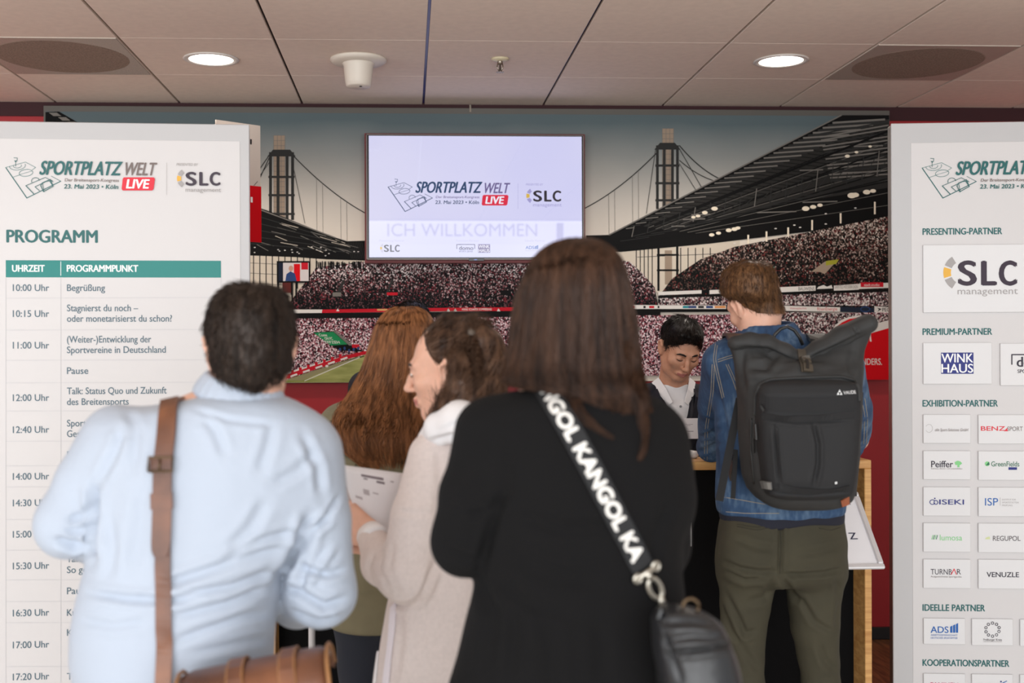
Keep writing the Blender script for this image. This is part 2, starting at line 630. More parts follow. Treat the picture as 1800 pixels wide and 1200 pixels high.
P_ = lambda n, c: mat('print ' + n, c, 0.6, spec=0.12)
k_dark, k_grey, k_mid, k_beige = P_('black', (15, 15, 15)), P_('dark grey', (50, 50, 49)), P_('mid grey', (122, 118, 112)), P_('beige', (214, 203, 186))
k_red, k_white, k_green, k_crim = P_('red', (196, 28, 44)), P_('white', (226, 222, 216)), P_('green', (34, 138, 84)), P_('signal red', (212, 10, 24))
k_core, k_blue, k_lamp = P_('tower core', (160, 142, 124)), P_('blue', (46, 70, 120)), P_('floodlight', (250, 238, 215))
c_low = crowd('print crowd low', 175, [(0, (20, 16, 20)), (0.36, (76, 44, 52)), (0.46, (148, 86, 98)), (0.55, (126, 36, 50)), (0.63, (200, 162, 168)), (0.78, (236, 224, 226))])
c_up = crowd('print crowd up', 190, [(0, (13, 13, 14)), (0.40, (58, 44, 46)), (0.49, (112, 76, 80)), (0.57, (120, 40, 50)), (0.63, (186, 162, 162)), (0.76, (236, 228, 226))], (545, 455))
c_right = crowd('print crowd right', 165, [(0, (13, 13, 12)), (0.42, (54, 44, 40)), (0.52, (100, 76, 68)), (0.60, (106, 40, 40)), (0.66, (170, 150, 140)), (0.80, (226, 214, 202))], (520, 395))
c_mix = crowd('print crowd mixed', 150, [(0, (26, 24, 26)), (0.40, (64, 48, 52)), (0.50, (128, 96, 98)), (0.60, (112, 50, 58)), (0.66, (186, 170, 168)), (0.80, (226, 220, 216))])
g = N('print turf')
co = g.coords('Object', (1.2, 1, 7))
nz = g.n('ShaderNodeTexNoise', Scale=5.0, Detail=4.0)
g.l(co, nz.inputs['Vector'])
g.l(g.ramp(nz.outputs[0], [(0.3, (122, 130, 52)), (0.7, (176, 176, 104))]), g.b.inputs['Base Color'])
k_turf = g.m

D = Draw(MUR, 0.0012)
D.rect(80, 196, 1562, 667, m_sky)
# left corner of a roof at the top left
D.poly([(80, 197), (104, 196), (135, 214), (150, 222), (80, 222)], k_dark)
for k in range(3):
    D.poly([(86 + 16 * k, 198 + 8 * k), (100 + 16 * k, 198 + 8 * k), (108 + 16 * k, 204 + 8 * k), (94 + 16 * k, 204 + 8 * k)], k_mid)


def tower(x0, x1, y0, y1, ytop, core0, core1, bays):
    D.rect(core0, ytop, core1, y1, k_core)
    for i in range(4):
        x = core0 + (core1 - core0) * i / 3
        D.line([(x, ytop), (x, y1)], 0.8, k_mid)
    y = ytop
    while y < y1:
        D.line([(core0, y), (core1, y)], 0.8, k_mid)
        y += 9
    w = (x1 - x0) * 0.12
    for x in (x0 + w / 2, x0 + (x1 - x0) * .36, x1 - w * .5, x0 + (x1 - x0) * .72):
        D.line([(x, y0), (x, y1)], w, k_grey)
    for b in bays:
        D.line([(x0, b), (x1, b)], 4, k_grey)
    D.poly([(x0 - 3, y0 + 6), (x0 + 7, y0 - 6), (x1 - 7, y0 - 6), (x1 + 3, y0 + 6)], k_grey)


tower(473, 517, 269, 385, 238, 481, 501, (311, 343, 376))
tower(1153, 1193, 257, 366, 226, 1164, 1184, (291, 322, 352))


def cable(p, q, sag, w=1.6, hang=0):
    pts = [(p[0] + (q[0] - p[0]) * t / 12, p[1] + (q[1] - p[1]) * t / 12 + sag * 4 * (t / 12) * (1 - t / 12)) for t in range(13)]
    D.line(pts, w, k_grey)
    for k in (4, 5, 8, 9)[:hang]:
        D.line([pts[k], (pts[k][0] + 1, 430)], 0.6, k_mid)


cable((514, 272), (641, 374), 8, 1.8, 4)
cable((474, 272), (442, 318), 0)
cable((474, 276), (442, 345), 0)
cable((474, 285), (442, 330), 0, 1)
cable((515, 290), (536, 392), 0, 0.9)
cable((1028, 366), (1153, 270), 8, 1.8, 4)
cable((1194, 256), (1262, 313), 6, 1.8)
cable((1194, 262), (1232, 328), 0, 1.2)
cable((1194, 282), (1252, 317), 4, 1.5)
cable((1194, 288), (1222, 333), 0, 1.0)
cable((1152, 262), (1136, 375), 0, 1.0)
# light wall behind the stands, with mullions
D.poly([(440, 448), (642, 456), (642, 474), (555, 480), (500, 545), (440, 545)], k_beige)
for x in range(446, 560, 11):
    D.line([(x, 448), (x, 530 - max(0, x - 500))], 1.8, k_dark)
for y in (462, 480, 498):
    D.line([(440, y), (500, y + 3)], 0.8, k_grey)
D.poly([(1040, 436), (1300, 420), (1300, 436), (1230, 460), (1160, 520), (1120, 480), (1090, 462), (1040, 462)], k_beige)
for x in list(range(1118, 1152, 7)) + list(range(1196, 1260, 13)):
    D.line([(x, 436), (x, 505 - max(0, (x - 1185) * 0.9))], 1.6, k_dark)
D.line([(1120, 452), (1260, 446)], 1, k_grey)
for x in (1157, 1190):
    D.line([(x, 430), (x, 510)], 4.0, k_dark)
D.rect(1168, 440, 1181, 500, k_core)
for y in (448, 475):
    D.line([(1155, y), (1192, y)], 3.2, k_dark)
# left roof
D.poly([(440, 360), (470, 370), (585, 416), (610, 424), (642, 423), (642, 458), (575, 456), (520, 452), (440, 449)], k_dark)
D.line([(440, 362), (590, 418)], 2.0, k_mid)
rr = random.Random(3)
for k in range(26):
    x = 445 + rr.random() * 165
    y = 376 + (x - 445) * 0.30 + rr.random() * max(6, 62 - (x - 445) * 0.32)
    D.line([(x, y), (x + 14 + 18 * rr.random(), y + 5 + 6 * rr.random())], 0.9, k_mid if k % 3 else k_beige)
for k in range(5):
    D.line([(440, 376 + 13 * k), (600 + 8 * k, 425 + 5 * k)], 1.2, k_grey)
for k in range(9):
    D.line([(612 + 3 * k, 426), (618 + 3 * k, 455)], 0.8, k_grey)
for k in range(18):
    D.disc(444 + rr.random() * 190, 434 + rr.random() * 16, 1.6, 0.8, k_white)
# right roof: dark underside with rafters and light strips
D.poly([(1030, 414), (1070, 413), (1478, 203), (1562, 203), (1562, 392), (1480, 400), (1380, 412), (1250, 428), (1090, 443), (1030, 442)], k_dark)
D.line([(1070, 413), (1478, 203)], 2.2, k_mid)
k_soffit = P_('roof soffit', (46, 45, 43))
D.poly([(1130, 398), (1474, 216), (1562, 210), (1562, 330), (1420, 352), (1290, 382), (1180, 404)], k_soffit)
for k in range(34):
    t = k / 33
    x, y = 1130 + 345 * t, 399 - 183 * t
    D.line([(x, y), (min(1560, x + 60 + 120 * t), y + 2 + 22 * t)], 1.1, k_dark)
for k in range(7):
    D.line([(1130 + 14 * k, 402 + 1.5 * k), (1560, 226 + 22 * k)], 1.7, k_dark)
    D.line([(1138 + 14 * k, 401 + 1.5 * k), (1560, 229 + 22 * k)], 0.7, k_mid)
for k in range(44):                                  # roof sheeting seen between the rafters
    t = k / 43
    x0, y0 = 1100 + 372 * t, 399 - 190 * t
    L = 14 + 78 * t
    if x0 + L < 1562:
        D.line([(x0, y0 + 3), (x0 + L, y0 + 1 - 4 * t)], 1.4 + 2.0 * t, k_grey if k % 2 else k_mid)
for k in range(16):
    t = k / 15
    D.line([(1440 + 20 * t, 236 + 5.5 * k), (1560, 214 + 6.6 * k)], 2.4, k_mid if k % 3 else k_grey)
for (p, q, w) in (((1150, 396), (1562, 230), 4.0), ((1190, 402), (1562, 262), 2.5), ((1100, 420), (1562, 318), 2.4), ((1250, 395), (1562, 300), 2.0), ((1080, 432), (1562, 352), 3.0)):
    D.line([p, q], w, k_dark)
for k in range(17):                                  # trusses
    t = k / 16
    x, y = 1110 + 430 * t, 416 - 106 * t
    D.line([(x, y), (x + 24, y - 34 * t - 6)], 1.1, k_grey)
    D.line([(x, y), (x + 4, y - 18 - 26 * t)], 1.4, k_mid if k % 4 == 0 else k_grey)
    D.line([(x - 20, y + 8), (x + 30, y + 1)], 1.0, k_grey)
for (x, y, w) in ((1200, 386, 38), (1215, 378, 32), (1330, 374, 68), (1410, 356, 60), (1180, 398, 22), (1405, 300, 40), (1500, 258, 50), (1480, 304, 50)):
    D.line([(x, y), (x + w, y - 0.03 * w)], 2.0, k_mid)
for (x, y, r) in ((1218, 382, 3), (1226, 380, 3.2), (1238, 374, 3.8), (1255, 367, 4.4), (1250, 413, 3.6), (1262, 410, 3.4), (1280, 405, 4), (1290, 403, 4), (1296, 401, 3.4),
                  (1415, 367, 5), (1428, 364, 4.2), (1440, 361, 3.6), (1496, 344, 6.0), (1502, 343, 5), (1522, 338, 5), (1533, 336, 4), (1488, 275, 3.4), (1504, 268, 2.6), (1528, 258, 2.4)):
    D.disc(x, y, r * 1.3, r * 0.8, k_lamp)
# upper tier crowds
D.poly([(498, 546), (540, 492), (556, 470), (642, 460), (1040, 452), (1106, 460), (1128, 480), (1150, 505), (1158, 548)], c_up)
for k in range(60):
    x = 556 + rr.random() * 86
    D.line([(x, 470 + rr.random() * 4), (x + rr.random() * 3 - 1.5, 463 - rr.random() * 4)], 1.5, k_dark)
D.poly([(1158, 520), (1180, 490), (1230, 456), (1290, 434), (1400, 412), (1562, 380), (1562, 548), (1158, 548)], c_right)
for (x, y, h) in ((1314, 421, 14), (1346, 416, 16), (1384, 408, 14), (1426, 396, 16), (1476, 384, 16), (1536, 366, 20)):
    D.line([(x, y - h / 2), (x, y + h / 2)], 3.0, k_lamp)
for (x, y) in ((1290, 428), (1340, 424), (1395, 396), (1450, 376), (1502, 366), (1450, 394), (1362, 402), (1405, 400)):
    D.disc(x, y, 2.2, 1.1, k_white)
# stairways and small flags in the crowd
for (p, q, w) in (((592, 520), (604, 495), 5), ((678, 520), (690, 492), 4), ((1462, 492), (1450, 470), 0.1)):
    D.line([p, q], w, k_grey)
D.rect(585, 514, 600, 521, k_mid)
D.rect(680, 514, 699, 519, k_red)
D.rect(880, 510, 898, 519, k_dark)
D.poly([(1424, 478), (1448, 460), (1470, 458), (1448, 482), (1440, 478)], k_core)
D.poly([(1450, 459), (1473, 456), (1468, 464), (1450, 467)], P_('yellow', (160, 158, 52)))
D.poly([(1348, 472), (1360, 469), (1360, 474), (1349, 477)], P_('mint', (96, 160, 140)))
# video wall
D.rect(487, 459, 545, 497, k_dark)
D.rect(490, 462, 498, 494, P_('navy', (28, 34, 52)))
D.rect(498, 462, 543, 494, P_('screen', (214, 206, 206)))
D.rect(517, 464, 528, 494, k_crim)
D.rect(530, 462, 542, 474, k_red)
D.disc(512, 472, 4, 5, P_('skin', (196, 150, 130)))
D.poly([(502, 494), (504, 482), (511, 477), (519, 481), (522, 494)], k_blue)
D.rect(497, 497, 512, 515, P_('maroon', (92, 40, 36)))
for x in (489, 514, 521):
    D.line([(x, 497), (x, 530)], 3, k_dark)
# advertising bands
D.poly([(512, 551), (566, 550), (900, 547), (1112, 543), (1160, 546), (1160, 556), (512, 560)], k_dark)
D.poly([(512, 544), (567, 544), (566, 550), (512, 550)], k_white)
D.poly([(567, 544), (780, 541), (1112, 538), (1112, 545), (780, 547), (566, 550)], k_red)
for x in (594, 788, 800, 876):
    D.poly([(x - 3, 547), (x, 542), (x + 3, 547)], k_white)
D.text('HANS SCHAFER SOMMERING', 812, 545.5, 864, 3.6, k_white, 0.02)
D.rect(663, 543, 681, 546, P_('gold', (216, 170, 110)))
for (xa, ya, xb, yb, h, m) in ((1156, 513, 1232, 510, 6, k_white), (1232, 510, 1246, 509, 6, k_dark), (1246, 510, 1266, 509, 7, k_white), (1366, 505, 1432, 502, 9, k_white), (1432, 501, 1464, 499, 10, k_dark),
                               (1464, 502, 1508, 499, 10, k_white), (1508, 499, 1562, 497, 9, k_white)):
    D.poly([(xa, ya), (xb, yb), (xb, yb + h), (xa, ya + h)], m)
D.poly([(1156, 520), (1562, 508), (1562, 513), (1156, 526)], k_dark)
D.text('BAUWENS', 1402, 510.5, 1430, 6, k_grey)
D.text('SAINTELS HOUSEBROKEN', 1466, 507, 1506, 5.5, k_mid)
D.rect(1511, 496.5, 1551, 504.5, k_red)
D.text('stadt.studio', 1517, 503, 1544, 4.6, k_white)
D.poly([(1434, 508), (1462, 507), (1460, 501), (1452, 504), (1446, 501), (1437, 504)], k_white)
D.poly([(1110, 536), (1275, 537), (1275, 543), (1110, 543)], k_white)
for (x0, x1, m) in ((1110, 1114, k_red), (1130, 1134, k_dark), (1140, 1149, k_red), (1155, 1158, k_dark), (1199, 1209, P_('teal', (40, 140, 150))), (1209, 1223, k_blue), (1226, 1236, k_grey), (1240, 1252, k_blue), (1255, 1274, P_('orange', (220, 150, 90)))):
    D.rect(x0, 537.6, x1, 541.6, m)
D.poly([(1275, 543), (1110, 543), (1110, 549), (1275, 548)], k_dark)
D.poly([(1366, 537), (1475, 540), (1475, 548), (1366, 546)], k_white)
D.text('RhenEnergie', 1435, 545.6, 1470, 5.4, k_red)
D.text('Wohnungsbau Köln', 1387, 543.5, 1416, 3.2, k_red)
D.poly([(1475, 539), (1535, 541), (1535, 550), (1475, 548)], P_('ink', (36, 44, 60)))
D.ring(1519, 543.5, 8, 4.2, 1.4, k_blue)
D.poly([(1535, 538), (1562, 540), (1562, 551), (1535, 550)], k_white)
D.poly([(1540, 541), (1548, 543), (1540, 548), (1543, 544)], k_dark)
D.text('PEG', 1549, 547.4, 1562, 6.2, k_grey, 0.02)
D.poly([(1156, 524), (1562, 513), (1562, 538), (1366, 536), (1156, 536)], c_mix)
# lower tier
D.poly([(494, 662), (500, 640), (512, 560), (900, 557), (1562, 549), (1562, 660), (1000, 660), (700, 628), (600, 640), (500, 668)], c_low)
D.poly([(1366, 548), (1562, 553), (1562, 600), (1366, 600)], c_mix)
D.poly([(1100, 574), (1126, 575), (1118, 590), (1100, 600)], k_mid)
D.poly([(550, 584), (585, 582), (620, 608), (640, 618), (600, 616), (583, 607)], k_dark)
D.poly([(585, 581), (590, 581), (622, 607), (614, 607)], k_mid)
D.poly([(552, 585), (586, 583), (611, 605), (582, 607)], k_green)
D.text('Come', 562, 591, 574, 4.5, k_white, 0.02, -0.4)
D.text('ON FC', 572, 597, 584, 4.5, k_white, 0.02, -0.4)
D.text('EFFZEH', 573, 603.5, 596, 4.5, k_white, 0.02, -0.4)
D.rect(619, 605, 632, 611, k_red)
for k in range(10):
    D.disc(594 + 4 * k, 612 + (k % 3) * 2, 2, 3, k_blue if k % 2 else k_dark)
D.poly([(500, 667), (606, 631), (606, 625), (500, 655)], k_white)
for k in range(7):
    x = 512 + 14 * k
    D.rect(x, 650 - 4.6 * k, x + 5, 656 - 4.6 * k, k_red)
D.poly([(488, 672), (606, 633), (640, 624), (720, 618), (860, 634), (1040, 670)], k_turf)
D.poly([(488, 666), (500, 667), (606, 632), (640, 623), (720, 617), (720, 612), (640, 617), (606, 625), (500, 659), (488, 660)], k_red)
D.line([(490, 672), (606, 634), (640, 626)], 1.6, k_dark)
for k in range(5):
    D.line([(512 + 22 * k, 661 - 7.3 * k), (522 + 22 * k, 657.5 - 7.3 * k)], 3.2, k_white)
D.line([(536, 669), (632, 628)], 1.3, k_white)
D.poly([(500, 668), (606, 634), (626, 630), (532, 668)], P_('dry turf', (148, 142, 106)))
D.disc(575, 643, 2.6, 2.2, k_white)
# red field of the club panel at the lower right
D.poly([(1380, 612), (1562, 562), (1562, 667), (1380, 667)], k_white)
D.poly([(1380, 628), (1562, 576), (1562, 667), (1380, 667)], k_crim)
D.poly([(1458, 600), (1460, 583), (1466, 572), (1476, 563), (1490, 557), (1508, 554), (1524, 556), (1530, 600)], k_white)
D.poly([(1461, 600), (1463, 585), (1469, 574), (1478, 566.5), (1491, 560.5), (1508, 558), (1522, 560), (1527, 600)], k_crim)
D.text('ANDERS.', 1505, 641, 1548, 11, k_white, 0.012)
D.build('print', mural)

# a small hook above the mural
c = at(826, 190, WALL)
hk = MB().box((c.x - 0.004, WALL - 0.03, c.z - 0.02), (c.x + 0.004, WALL, c.z + 0.012)).box((c.x - 0.004, WALL - 0.036, c.z - 0.026), (c.x + 0.004, WALL - 0.028, c.z + 0.004))
tag(hk.build('wall_hook', MATS['chrome']), 'small metal hook above the top edge of the stadium mural', 'hook')

# ------------------------------------------------------------------ the event logo, drawn from a 400 x 110 original on the programme board
ORIG = dict(u=0, v=0)


def event_logo(D, T, teal, grey, thin, slc_dark, slc_grey, date, full=True, lw=1.0):
    """T maps pixels of the programme board's logo to pixels here."""
    k = T(100, 0)[0] - T(0, 0)[0]
    k /= 100.0
    L = lambda pts, w, m: D.line([T(*p) for p in pts], w * k * lw, m)
    tx = lambda s, u0, vb, u1, cap, m, b=0, sl=0: D.text(s, T(u0, vb)[0], T(u0, vb)[1], T(u1, vb)[0], cap * k, m, b, sl)
    L([(11.5, 295), (48.5, 348.5)], 1.7, teal)
    L([(48.5, 348.5), (108, 319)], 1.5, teal)
    L([(108, 319), (91, 310)], 0.9, teal)
    L([(11.5, 295), (46, 285.5), (64, 295), (58, 299)], 0.9, thin)
    L([(24, 312), (36, 308)], 0.9, thin)
    pc = T(47, 304.5)
    D.ring(pc[0], pc[1], 12 * k, 6 * k, 1.0 * k * lw, thin, tilt=-0.12)
    L([(36, 307.5), (58, 301)], 0.7, thin)
    for (ru, rv) in ((14, 7.5), (7, 4)):
        pc = T(32, 292)
        D.ring(pc[0], pc[1], ru * k, rv * k, 0.9 * k * lw, thin, -15, 185, -0.1)
    L([(29, 293), (29, 284)], 0.8, teal)
    L([(26, 278), (32, 278.5), (31.5, 283.5), (27, 283.5)], 0.9, teal)
    L([(27.5, 283), (29, 286), (31, 283)], 0.8, teal)
    L([(47, 327), (81, 312.5), (95, 320)], 1.0, teal)
    L([(47, 327), (61, 341.5)], 1.5, teal)
    L([(63, 329), (83, 319.5), (93, 318)], 1.1, teal)
    L([(63, 329), (71, 336)], 1.2, teal)
    pc = T(64, 319)
    D.ring(pc[0], pc[1], 7 * k, 6 * k, 1.0 * k * lw, teal, 160, 350)
    L([(73, 327), (78, 337.5), (95, 328), (89, 319)], 1.4, teal)
    L([(73, 327), (76, 322), (90, 316), (95, 328)], 1.2, teal)
    L([(76, 322), (79, 338)], 1.0, teal)
    tx('SPORTPLATZ', 71, 307.5, 216.5, 23.5, teal, 0.036, 0.22)
    tx('WELT', 217.5, 308.5, 277, 22, grey, 0.026, 0.22)
    tx('Der Breitensport-Kongress', 115.5, 319.5, 210.5, 5.2, grey, 0.014, 0.12)
    tx('23. Mai 2023 • Köln', 114, 332, 209.5, 7.4, teal, 0.03, 0.12)
    r = [(219, 312.5), (271, 312.5), (273.5, 315), (271, 333), (268.5, 335.5), (217, 335.5), (215, 333), (217, 315)]
    D.poly([T(*p) for p in r], logo_red)
    tx('LIVE', 223.5, 331.5, 264, 15.5, logo_white, 0.045, 0.16)
    if not full:
        return
    L([(294, 287), (294, 343)], 0.5, slc_grey)
    tx('PRESENTED BY', 311, 292, 349, 4.4, slc_grey, 0, 0.2)
    slc_sign(D, T, (312, 301, 388, 328), slc_dark, slc_grey)
    tx('management', 327, 337.5, 389, 7.2, slc_grey)


def slc_sign(D, T, box, dark, grey):
    """Three ring segments and the letters SLC filling the pixel box (as on the programme board)."""
    x0, y0, x1, y1 = box
    h = y1 - y0
    cx, cy = x0 + h * 0.67, (y0 + y1) / 2
    for a0, a1, m in ((122, 157, grey), (163, 197, slc_gold), (203, 238, grey)):
        pts = []
        for r in (0.40 * h, 0.67 * h):
            seg = [(cx + r * math.cos(math.radians(a0 + (a1 - a0) * i / 4)), cy - r * math.sin(math.radians(a0 + (a1 - a0) * i / 4))) for i in range(5)]
            pts += seg if r < 0.5 * h else seg[::-1]
        D.poly([T(*p) for p in pts], m)
    w = x1 - x0
    cap = (T(0, 100)[1] - T(0, 0)[1]) / 100 * h * 0.84
    for ch, f0, f1 in (('S', 0.215, 0.44), ('L', 0.53, 0.71), ('C', 0.77, 0.985)):
        D.text(ch, *T(x0 + w * f0, y1 - h * 0.06), T(x0 + w * f1, y1)[0], cap, dark, 0.05)


logo_red, logo_white, slc_gold = mat('logo red', (214, 16, 46), 0.5), mat('logo white', (244, 243, 242), 0.5), mat('logo gold', (224, 170, 60), 0.5)
ink_teal, ink_grey, ink_thin = mat('teal ink', (18, 92, 92), 0.5), mat('warm grey ink', (112, 98, 94), 0.5), mat('thin teal ink', (92, 128, 126), 0.5)
ink_slc, ink_light = mat('aubergine ink', (42, 24, 44), 0.5), mat('light grey ink', (160, 155, 154), 0.5)
ink_text = mat('slate ink', (68, 94, 108), 0.5)
m_board = mat('board frame white', (186, 185, 186), 0.5)
m_sheet = mat('board sheet', (207, 204, 204), 0.55)

# ------------------------------------------------------------------ programme board (left)
LB = Surf(439, 220, 3.72, math.radians(2.6))
board = thing('programme_board', 'tall white programme board with teal table header, behind man in light blue shirt', 'notice board')


def board_body(surf, u0, u1, vtop, root, sheet_u0, sheet_u1, sheet_v):
    a0, b0 = surf.px(u0, vtop)
    a1, b1 = surf.px(u1, vtop)
    zb = -surf.o.z
    def part(lo, hi, name, m, bev=0.0):
        mb = MB().box(lo, hi, 0, bev)
        mb.v = [tuple(surf.pt(*p)) for p in mb.v]
        return mb.build(name, m, root)
    top = max(b0, b1)
    part((a0 + 0.004, zb + 0.012, -0.045), (a1 - 0.004, top - 0.004, -0.001), 'frame', m_alu, 0.003)
    part((a0 + 0.001, zb + 0.014, -0.001), (a1 - 0.001, top - 0.001, 0.006), 'panel', m_board, 0.002)
    s0, s1 = surf.px(sheet_u0, sheet_v)[0], surf.px(sheet_u1, sheet_v)[0]
    part((s0, zb + 0.09, 0.006), (s1, surf.px(sheet_u1, sheet_v)[1], 0.0075), 'printed_sheet', m_sheet, 0.0005)
    for a in (a0 + 0.12, a1 - 0.12):
        part((a - 0.03, zb, -0.21), (a + 0.03, zb + 0.012, 0.16), 'foot', m_alu, 0.003)


board_body(LB, -62, 439, 219, board, -40, 422, 249)
D = Draw(LB, 0.0085)
event_logo(D, lambda u, v: (u, v), ink_teal, ink_grey, ink_thin, ink_slc, ink_light, None)
D.build('event_logo', board)
D = Draw(LB, 0.0085)
D.text('PROGRAMM', 13.5, 426, 172, 21.5, ink_teal, 0.045)
D.build('heading', board)
D = Draw(LB, 0.0085)
m_tealbar = mat('teal header', (0, 122, 116), 0.5)
D.rect(11.5, 457.5, 389, 488, m_tealbar)
D.line([(108, 460), (108, 484.5)], 0.9, logo_white)
D.text('UHRZEIT', 23, 477.5, 79.5, 11.5, logo_white, 0.035)
D.text('PROGRAMMPUNKT', 119, 477.5, 243.5, 11.5, logo_white, 0.035)
D.build('table_header', board)
D = Draw(LB, 0.0082)
m_rule = mat('table rule', (196, 194, 196), 0.6)
for y in (523, 579, 632, 671.5, 721, 774, 817, 854, 911, 965, 1017, 1055, 1092, 1169):
    D.line([(11.5, y + 1), (389, y)], 0.9, m_rule)
for x in (11.5, 108, 389):
    D.line([(x, 489), (x, 1230)], 0.9, m_rule)
D.build('table_rules', board)
def lettering(name, surf, root, t, u0, vb, u1, cap, m, bold=0.0):
    D = Draw(surf, 0.0085)
    D.text(t, u0, vb, u1, cap, m, bold)
    return D.build(name, root)


for (t, y) in (('10:00 Uhr', 511.5), ('10:15 Uhr', 557), ('11:00 Uhr', 612.5), ('12:00 Uhr', 704.5), ('12:40 Uhr', 760.5), ('14:00 Uhr', 842.5), ('14:30 Uhr', 889),
               ('15:00 Uhr', 944), ('15:30 Uhr', 999.5), ('16:30 Uhr', 1082), ('17:00 Uhr', 1138), ('17:20 Uhr', 1194)):
    lettering('session_time', LB, board, t, 24, y, 87.5, 11.6, ink_text, 0.012)
for (t, y, u1) in (('Begrüßung', 511.5, 185.5), ('Stagnierst du noch –', 547, 243.5), ('oder monetarisierst du schon?', 565.5, 303), ('(Weiter-)Entwicklung der', 602, 266.5), ('Sportvereine in Deutschland', 620.5, 292),
                   ('Pause', 657, 156), ('Talk: Status Quo und Zukunft', 692.5, 293.5), ('des Breitensports', 711.5, 227), ('Sportplatz', 749, 181), ('Gespräch', 767.5, 174), ('Pause', 804, 156),
                   ('Talk:', 987, 145), ('So gelingt', 1006, 182), ('Pause', 1043, 157), ('Kurz', 1081, 147), ('KI', 1116, 131), ('Tal', 1193, 138)):
    lettering('session_title', LB, board, t, 119, y, u1, 11.6, ink_text, 0.012)

# the white and red sign that shows behind the programme board
t = thing('wall_sign', 'white and red hanging sign showing past the edge of the programme board', 'sign')
SG = Surf(459, 225, 4.9, math.radians(38))
box_on(SG, 380, 221, 457.5, 330, -0.006, 0.0).build('upper_panel', mat('sign white', (206, 194, 184), 0.5), t)
a, b = SG.px(410, 330)
box_on(SG, 380, 328, 459, 421, -0.006, 0.001).build('lower_panel', k_crim, t)
Dg = Draw(SG, 0.003)
Dg.line([(446, 326), (452, 319)], 1, ink_grey)
Dg.build('emblem', t)
for r_, m_ in (((439, 244.5, 442, 254), mat('sign black', (30, 28, 28), 0.5)), ((440, 346, 443.5, 356), logo_white)):
    Dg = Draw(SG, 0.003)
    Dg.rect(*r_, m_)
    Dg.build('lettering', t)
c1 = SG.pt(*SG.px(395, 300), -0.012)
MB().tube([(c1.x, c1.y, 0.01), (c1.x, c1.y, c1.z + 0.02)], 0.014, 12).tube([(c1.x, c1.y, c1.z), SG.pt(*SG.px(440, 300), -0.012)], 0.006, 8).lathe((c1.x, c1.y, 0), [(0, 0), (0.14, 0), (0.14, 0.008), (0.02, 0.014), (0, 0.014)], 28).build('stand', MATS['chrome'], t)

# ------------------------------------------------------------------ partner board (right)
RB = Surf(1568, 217, 3.85, math.radians(-6.0))
pb = thing('partner_board', 'tall white sponsor board with logo cards at the right edge of the photo', 'notice board')
board_body(RB, 1565, 2060, 217, pb, 1600, 2030, 246)
D = Draw(RB, 0.0085)
event_logo(D, lambda u, v: (1619.5 + (u - 11.5) * 0.985, 348.5 + (v - 348.5) * 0.985), ink_teal, ink_grey, ink_thin, ink_slc, ink_light, None)
D.build('event_logo', pb)
m_card = mat('logo card', (218, 217, 218), 0.5)
for (t, y, u1) in (('PRESENTING-PARTNER', 413, 1759.5), ('PREMIUM-PARTNER', 588.5, 1742), ('EXHIBITION-PARTNER', 714, 1752), ('IDEELLE PARTNER', 1072, 1729.5), ('KOOPERATIONSPARTNER', 1168.5, 1772)):
    lettering('heading', RB, pb, t, 1620.5, y, u1, 11.2, ink_teal, 0.035)
ink = lambda n, c: mat('ink ' + n, c, 0.5)
i_navy, i_blue, i_lgreen, i_green, i_black, i_pink, i_red = ink('navy', (30, 40, 120)), ink('blue', (24, 92, 168)), ink('light green', (126, 200, 130)), ink('green', (30, 104, 72)), ink('black', (40, 32, 48)), ink('crimson', (196, 40, 76)), ink('red', (214, 44, 60))


def card(u0, v0, u1, v1, draw, name='logo_card'):
    o = box_on(RB, u0, v0, u1, v1, 0.009, 0.016, 0.001).build(name, m_card, pb)
    D = Draw(RB, 0.0168)
    draw(D)
    if D.mb.v:
        D.build('logo', o)


ident = lambda u, v: (u, v)


def c_slc(D):
    slc_sign(D, ident, (1655, 455, 1784, 504), ink_slc, ink_light)
    D.text('management', 1680, 517.5, 1785.5, 11.5, ink_light)


def c_wink(D):
    D.rect(1651, 619.5, 1708, 656.5, i_navy)
    D.text('WINK', 1652, 636.5, 1707, 15, logo_white, 0.02)
    D.text('HAUS', 1652, 654.5, 1707, 15, logo_white, 0.02)


def c_domo(D):
    D.line([(1775, 640), (1775, 623), (1850, 623), (1850, 640)], 2.2, i_black)
    D.text('domo', 1784, 644, 1842, 17, i_black, 0.03)
    D.text('SPORTS GRASS', 1785, 655, 1842, 6, i_black, 0.02)


def c_pol(D):
    D.ring(1630, 752, 6, 7, 0.5, ink_light, -150, 150)
    D.text('olin Sport-Solutions GmbH', 1640, 757, 1699, 5, ink_grey, 0, 0.2)


def c_benz(D):
    D.text('BENZ', 1721, 756, 1763, 7.6, i_red, 0.03)
    D.text('SPORT', 1767, 756.5, 1794, 7.6, ink_grey)
    D.poly([(1761, 757), (1767, 751), (1768, 757)], i_red)


def c_peif(D):
    D.text('Peiffer', 1634, 820, 1672, 11, i_black, 0.02)
    D.poly([(1675, 811), (1680, 808.5), (1685, 810), (1688, 813), (1685, 816), (1683.5, 816), (1683.5, 820), (1679.5, 820), (1679.5, 816), (1676, 816)], i_lgreen)
    D.text('Rollrasen, Garten- und Landschaftsbau', 1634, 823.4, 1688, 2.2, ink_grey)


def c_green(D):
    D.disc(1732, 814, 4.2, 4.2, i_lgreen)
    D.poly([(1729, 817), (1735, 810), (1736, 816)], i_green)
    D.text('GreenFields', 1739, 818.5, 1788, 8.6, i_green, 0.01)
    D.rect(1769, 820, 1784, 824.6, i_navy)


